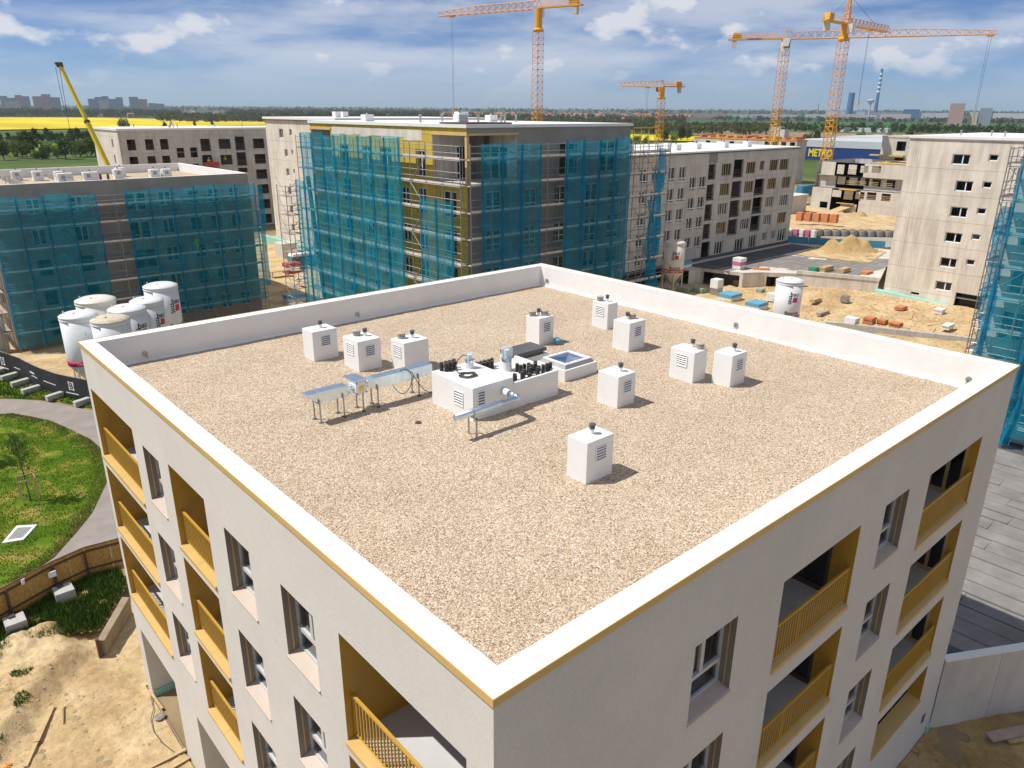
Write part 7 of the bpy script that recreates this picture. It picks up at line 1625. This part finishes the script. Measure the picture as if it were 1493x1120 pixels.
def tree(px, dist, k, sc, lab, group, z=0.0):
    x, y = bear(px, dist); t_ = thing('tree', lab, 'tree', (x, y, z), group, RN.uniform(0, 6.28)); t_.scale = (sc * RN.uniform(.9, 1.15), sc * RN.uniform(.9, 1.15), sc)
    for src in kinds[k][:2]:
        nm = 'crown' if src is kinds[k][0] else 'trunk'
        if (k, nm) in used_k: o = bpy.data.objects.new(nm, src.data); COL.objects.link(o)
        else: o = src; used_k.add((k, nm))
        o.parent = t_; o.location = (0, 0, 0)
ordn_ = ['first', 'second', 'third', 'fourth', 'fifth', 'sixth', 'seventh', 'eighth', 'ninth', 'tenth', 'eleventh', 'twelfth', 'thirteenth', 'fourteenth', 'fifteenth', 'sixteenth', 'seventeenth', 'eighteenth', 'nineteenth', 'twentieth']
pxs = [-12, 4, 12, 22, 30, 36, 44, 52, 60, 66, 74, 82, 90, 97, 106, 113, 120, 128]
for i, px in enumerate(pxs): tree(px, 640 + RN.uniform(-25, 25), (0, 1, 2, 0, 4, 0, 1, 2)[i % 8], RN.uniform(.6, 1.0), ordn[i] + ' tree from the left in the dark row before the yellow field', 'dark trees before the yellow field')
pxs = [-10, 6, 18, 31, 46, 58, 70, 82, 93, 104, 115, 127, 138]
for i, px in enumerate(pxs): tree(px, 440 + RN.uniform(-25, 40), (2, 3, 3, 2, 5, 3, 3, 2)[i % 8], RN.uniform(1.0, 1.6), ordn[i] + ' green tree from the left behind the netted block roof', 'green trees behind the left block')
tree(176, 980, 3, 2.1, 'lone spring tree standing in the yellow field', None)
for i, px in enumerate((932, 944, 972, 986, 996, 1006)): tree(px, 600 + 15 * i, (3, 5, 2, 3, 0, 2)[i], 1.0 + .12 * (i % 3), ordn[i] + ' bush from the left before the small yellow field', 'bushes before the small yellow field')
for i, px in enumerate((1182, 1196, 1262, 1276, 1290, 1303, 1318, 1332, 1346, 1362, 1378)): tree(px, 690 + 10 * (i % 4), (3, 2, 3, 3, 5, 3, 3, 2, 3, 3, 3)[i], 1.1 + .1 * (i % 3), ordn[i] + ' bright bush from the left behind the warehouses', 'bright bushes behind the warehouses')
for i, px in enumerate((236, 281, 307)): tree(px, 1100 + 60 * i, 0, .7, ordn[i] + ' dark bush from the left out in the yellow field', 'dark bushes in the yellow field')

def wood(name, m_, areas, lab, size=1.6):
    Vs, n = [], 0
    for (p0, p1, d0, d1, cnt, h0, h1) in areas:
        for i in range(cnt):
            px = RN.uniform(p0, p1); d = RN.uniform(d0, d1); x, y = bear(px, d); h = RN.uniform(h0, h1); w_ = h * RN.uniform(.45, .8); z0 = far_z(d)
            k = 22
            c = np.stack([x + RN.normal(0, w_ * .36, k), y + RN.normal(0, w_ * .36, k), z0 + h * (.1 + .9 * RN.beta(1.7, 1.5, k))], 1)
            s = size * h / 9 * RN.uniform(.7, 1.3, k)[:, None]; u = RN.normal(0, 1, (k, 3)); u /= np.linalg.norm(u, axis=1)[:, None]; v_ = np.cross(u, RN.normal(0, 1, (k, 3))); v_ /= np.linalg.norm(v_, axis=1)[:, None]
            T3 = np.stack([c - u * s - v_ * s * .6, c + u * s - v_ * s * .6, c + v_ * s], 1); Vs.append(T3.reshape(-1, 3)); n += k
    V = np.concatenate(Vs); o = stone_obj(name, V, np.arange(len(V)).reshape(-1, 3), n, [m_] if isinstance(m_, str) else m_, None); return tag(o, lab, 'wood', None, 'stuff')
def far_z(d): return 0.0 if d < 2300 else (min(d, 7000) - 2300) / 4700 * 34
# gently rising far terrain
ht = MB(); rad = [2250, 2700, 3300, 4200, 5500, 7000, 8600]; na = 60
for r_ in rad:
    for i in range(na + 1):
        a = YAW - 1.1 + 2.2 * i / na; ht.v.append((CAM.x + math.sin(a) * r_, CAM.y + math.cos(a) * r_, (far_z(r_) if r_ < 7600 else 40) + (0 if r_ < 4000 else 7 * mnoise.noise(Vector((a * 6, r_ * .001, 0)))) + .3))
for j in range(len(rad) - 1):
    for i in range(na): k = j * (na + 1) + i; ht.f.append((k, k + 1, k + na + 2, k + na + 1)); ht.mi.append(0)
struct('hills', ht, 'hill', smooth=True)
def field(name, m_, corners, z=.35, lab=None):
    m2 = MB(); m2.face([(*bear(px, d), far_z(d) + z) for px, d in corners]); return struct(name, m2, m_)
field('rapeseed_field', 'rapeseed', [(-160, 960), (60, 1010), (250, 1120), (430, 1290), (430, 1420), (330, 1640), (250, 1900), (150, 2200), (0, 2290), (-160, 2290)], 1.0)
field('rapeseed_field', 'rapeseed', [(905, 640), (1030, 645), (1030, 770), (905, 830)], .9)
field('meadow', 'field_bright', [(-140, 480), (190, 480), (190, 620), (-140, 620)], .05)
field('green_field', 'field_green', [(1010, 1300), (1700, 1150), (1700, 2240), (1010, 2240)], .4)
field('green_field', 'field_green', [(225, 2050), (330, 2080), (330, 2240), (225, 2240)], .5)
field('ploughed_field', 'field_brown', [(1000, 830), (1420, 830), (1420, 1010), (1000, 1060)], .3)
field('ploughed_field', 'field_brown', [(250, 1760), (360, 1500), (440, 1400), (440, 1500), (330, 1900)], .4)
wood('far_wood', ['leaf_dark', 'leaf_mid', 'leaf_dark'], [(-200, 260, 2320, 2900, 900, 11, 19), (230, 640, 1500, 2200, 420, 9, 16), (330, 640, 2200, 3600, 800, 10, 18), (600, 1000, 1700, 2800, 420, 9, 15), (-200, 1700, 3600, 7000, 1500, 10, 18), (1040, 1700, 1050, 1200, 330, 6, 11), (1040, 1700, 2100, 2500, 320, 8, 13)], 'dark belts of far woodland below the horizon')
wood('far_scrub', ['leaf_light', 'leaf_mid', 'leaf_brown'], [(560, 960, 880, 1500, 620, 7, 12), (440, 640, 1000, 1500, 260, 7, 12), (930, 1120, 850, 1250, 300, 6, 10), (260, 430, 1500, 1900, 260, 7, 11), (-100, 260, 2250, 2420, 130, 7, 11)], 'light green scrub woodland in the middle distance')
# far town blocks on the skyline
def block(p0, p1, d, h, m_, lab, base=None):
    a, b_ = Vector((*bear(p0, d), 0)), Vector((*bear(p1, d), 0)); n = (b_ - a).normalized(); k = Vector((n.y, -n.x, 0)); k = k if k.dot(a - CAM) > 0 else -k; z0 = far_z(d); t_ = thing('apartment_block', lab, 'building', (*a[:2], z0), 'far apartment blocks')
    L = (b_ - a).length; cnt = max(1, int(L / 22))
    for i in range(cnt):
        q0, q1 = a + n * L * i / cnt, a + n * L * (i + 1) / cnt; hh = h * (1 + .10 * math.sin(i * 2.1 + p0)); kk = k * 14; off = k * (3 * (i % 2))
        m2 = MB(); m2.hexa([q0 + off, q1 + off, q1 + kk, q0 + kk] + [v_ + Vector((0, 0, hh)) for v_ in (q0 + off, q1 + off, q1 + kk, q0 + kk)]); m2.v = [(x, y, z + z0 - 3) for x, y, z in m2.v]; m2.build('tower', m_ if isinstance(m_, str) else m_[i % len(m_)], t_)
block(-40, 2, 3300, 50, 'block_pale', 'pale apartment block at the far left edge of the skyline')
block(3, 46, 3350, 56, ('block_blue', 'block_blue', 'block_pink'), 'long bluish apartment block at the left of the skyline')
block(8, 30, 3000, 38, 'block_pale', 'low pale blocks before the bluish skyline block')
block(50, 90, 3200, 58, ('block_pink', 'block_pink', 'block_blue'), 'pinkish apartment block left of the yellow boom')
block(130, 181, 3300, 56, ('block_blue', 'block_blue', 'block_blue'), 'wide dark blue apartment block right of the yellow boom')
block(145, 160, 3100, 44, 'block_pale', 'pale block in front of the wide blue skyline block')
block(190, 216, 3400, 54, ('block_blue', 'block_pink'), 'grey apartment block farther right on the left skyline')
block(217, 240, 3600, 38, 'block_blue', 'low grey apartment block fading at the end of the skyline')
block(1385, 1407, 1750, 42, ('block_pink',), 'pink and white residential tower at right')
block(1414, 1428, 1760, 28, ('block_pale',), 'beige residential tower at right')
block(1430, 1448, 1800, 38, ('block_blue', 'hall_grey'), 'blue grey residential tower at right')
# far village houses: hundreds of dots, one mass
m2 = MB()
for i in range(420):
    px = RN.uniform(600, 1010) if i < 300 else RN.uniform(-40, 600); d = RN.uniform(2300, 3300); x, y = bear(px, d); s, h, a = RN.uniform(5, 9), RN.uniform(5, 8), RN.uniform(0, 3); z = far_z(d)
    ca, sa = math.cos(a), math.sin(a); R2 = lambda u, v_: (x + ca * u - sa * v_, y + sa * u + ca * v_)
    m2.cur = 0; m2.hexa([(*R2(-s, -s * .7), z), (*R2(s, -s * .7), z), (*R2(s, s * .7), z), (*R2(-s, s * .7), z), (*R2(-s, -s * .7), z + h), (*R2(s, -s * .7), z + h), (*R2(s, s * .7), z + h), (*R2(-s, s * .7), z + h)])
    m2.cur = 1; m2.face([(*R2(-s, -s * .75), z + h), (*R2(s, -s * .75), z + h), (*R2(s, 0), z + h + 4), (*R2(-s, 0), z + h + 4)]); m2.face([(*R2(-s, s * .75), z + h), (*R2(s, s * .75), z + h), (*R2(s, 0), z + h + 4), (*R2(-s, 0), z + h + 4)])
tag(m2.build('far_village', ['block_pale', 'roof_tile']), 'red roofed far village along the horizon', 'village', None, 'stuff')
# power station and industry at right
def chim(px, d, h, r0, r1, m_, lab, bands_=0):
    x, y = bear(px, d); z = far_z(d); t_ = thing('chimney', lab, 'chimney', (x, y, z)); m2 = MB(); m2.lathe((x, y, z), [(r0, 0), (r1, h)], 16); m2.build('shaft', m_, t_)
    for i in range(bands_): m2 = MB(); f0 = .52 + .09 * i; ra = r0 + (r1 - r0) * f0 + .15; m2.lathe((x, y, z), [(ra, h * f0), (ra, h * (f0 + .04))], 16); m2.build('band', 'white_print', t_)
chim(1277, 3200, 165, 6.5, 4.2, 'steel_blue', 'tall thin blue chimney with pale bands', 5)
chim(1239, 3100, 84, 12, 10.5, 'steel_blue', 'short thick blue chimney left of the tall one')
chim(1193, 3300, 50, 2.2, 1.5, 'block_blue', 'thin mast like chimney at left of the industry')
x, y = bear(1268, 3000); wt = thing('water_tower', 'white water tower between the chimneys', 'water tower', (x, y, far_z(3000))); m2 = MB(); m2.lathe((x, y, far_z(3000)), [(3, 0), (2.6, 44)], 12); m2.build('stem', 'block_pale', wt); m2 = MB(); m2.lathe((x, y, far_z(3000)), [(2.6, 44), (12, 56), (12, 59), (3, 62)], 16); m2.build('tank', 'hall_grey', wt)
IH = [(1175, 1215, 3000, 12, 'hall_grey'), (1205, 1262, 3100, 22, 'hall_grey'), (1262, 1320, 3050, 20, 'block_blue'), (1318, 1342, 2950, 30, 'steel_blue'), (1230, 1250, 2900, 14, 'block_pale'), (1258, 1280, 2850, 12, 'hall_grey'), (1285, 1330, 2800, 16, 'block_pale'), (1345, 1385, 3100, 18, 'hall_grey'), (1450, 1620, 2600, 22, 'hall_grey'), (1100, 1165, 3000, 10, 'hall_grey'), (1010, 1060, 2900, 12, 'block_pink'), (1060, 1100, 2950, 10, 'hall_grey'), (935, 985, 2500, 9, 'roof_tile')]
for i, (p0, p1, d, h, m_) in enumerate(IH):
    a, b_ = bear(p0, d), bear(p1, d); c, e = bear(p1, d + 90), bear(p0, d + 90); z = far_z(d); m2 = MB(); m2.prism([a, b_, c, e], z - 3, z + h); o = m2.build('industrial_hall', m_)
    tag(o, ['low grey hall left of the thick chimney', 'wide grey hall under the thick chimney', 'bluish hall under the tall chimney', 'tall blue hall right of the tall chimney', 'small pale shed before the thick chimney', 'small grey shed before the tall chimney', 'pale shed before the tall blue hall', 'grey hall between the industry and the pink tower', 'long white hall at the right edge of the horizon', 'grey sheds behind the long jib crane mast', 'pinkish sheds right of the smallest crane', 'grey sheds between the smallest and the long jib crane', 'red roofed long building behind the smallest crane'][i], 'hall', 'far industrial halls')
for i in range(6):
    px = (1112, 1140, 1232, 1258, 1275, 1296)[i]; d = 1090; x, y = bear(px, d); tag(MB().box(x - 9, y - 7, 0, x + 9, y + 7, 5).build('field_shed', 'hall_grey'), ordn[i] + ' pale shed from the left among the trees below the industry', 'shed', 'sheds among the far trees')

# ------------------------------------------------------------------ hazy air
hz = MB(); hz.box(-8800, -8800, -4, 8800, 8800, 230)
m, t, b = newmat('haze'); t.nodes.remove(b); pv = N(t, 'ShaderNodeVolumePrincipled'); pv.inputs['Color'].default_value = (0.80, 0.90, 1.0, 1); pv.inputs['Density'].default_value = 0.000075; pv.inputs['Anisotropy'].default_value = 0.2
t.links.new(pv.outputs[0], t.nodes['Material Output'].inputs['Volume'])
tag(hz.build('haze', 'haze'), 'thin blue haze in the air over the plain', 'haze', None, 'stuff')
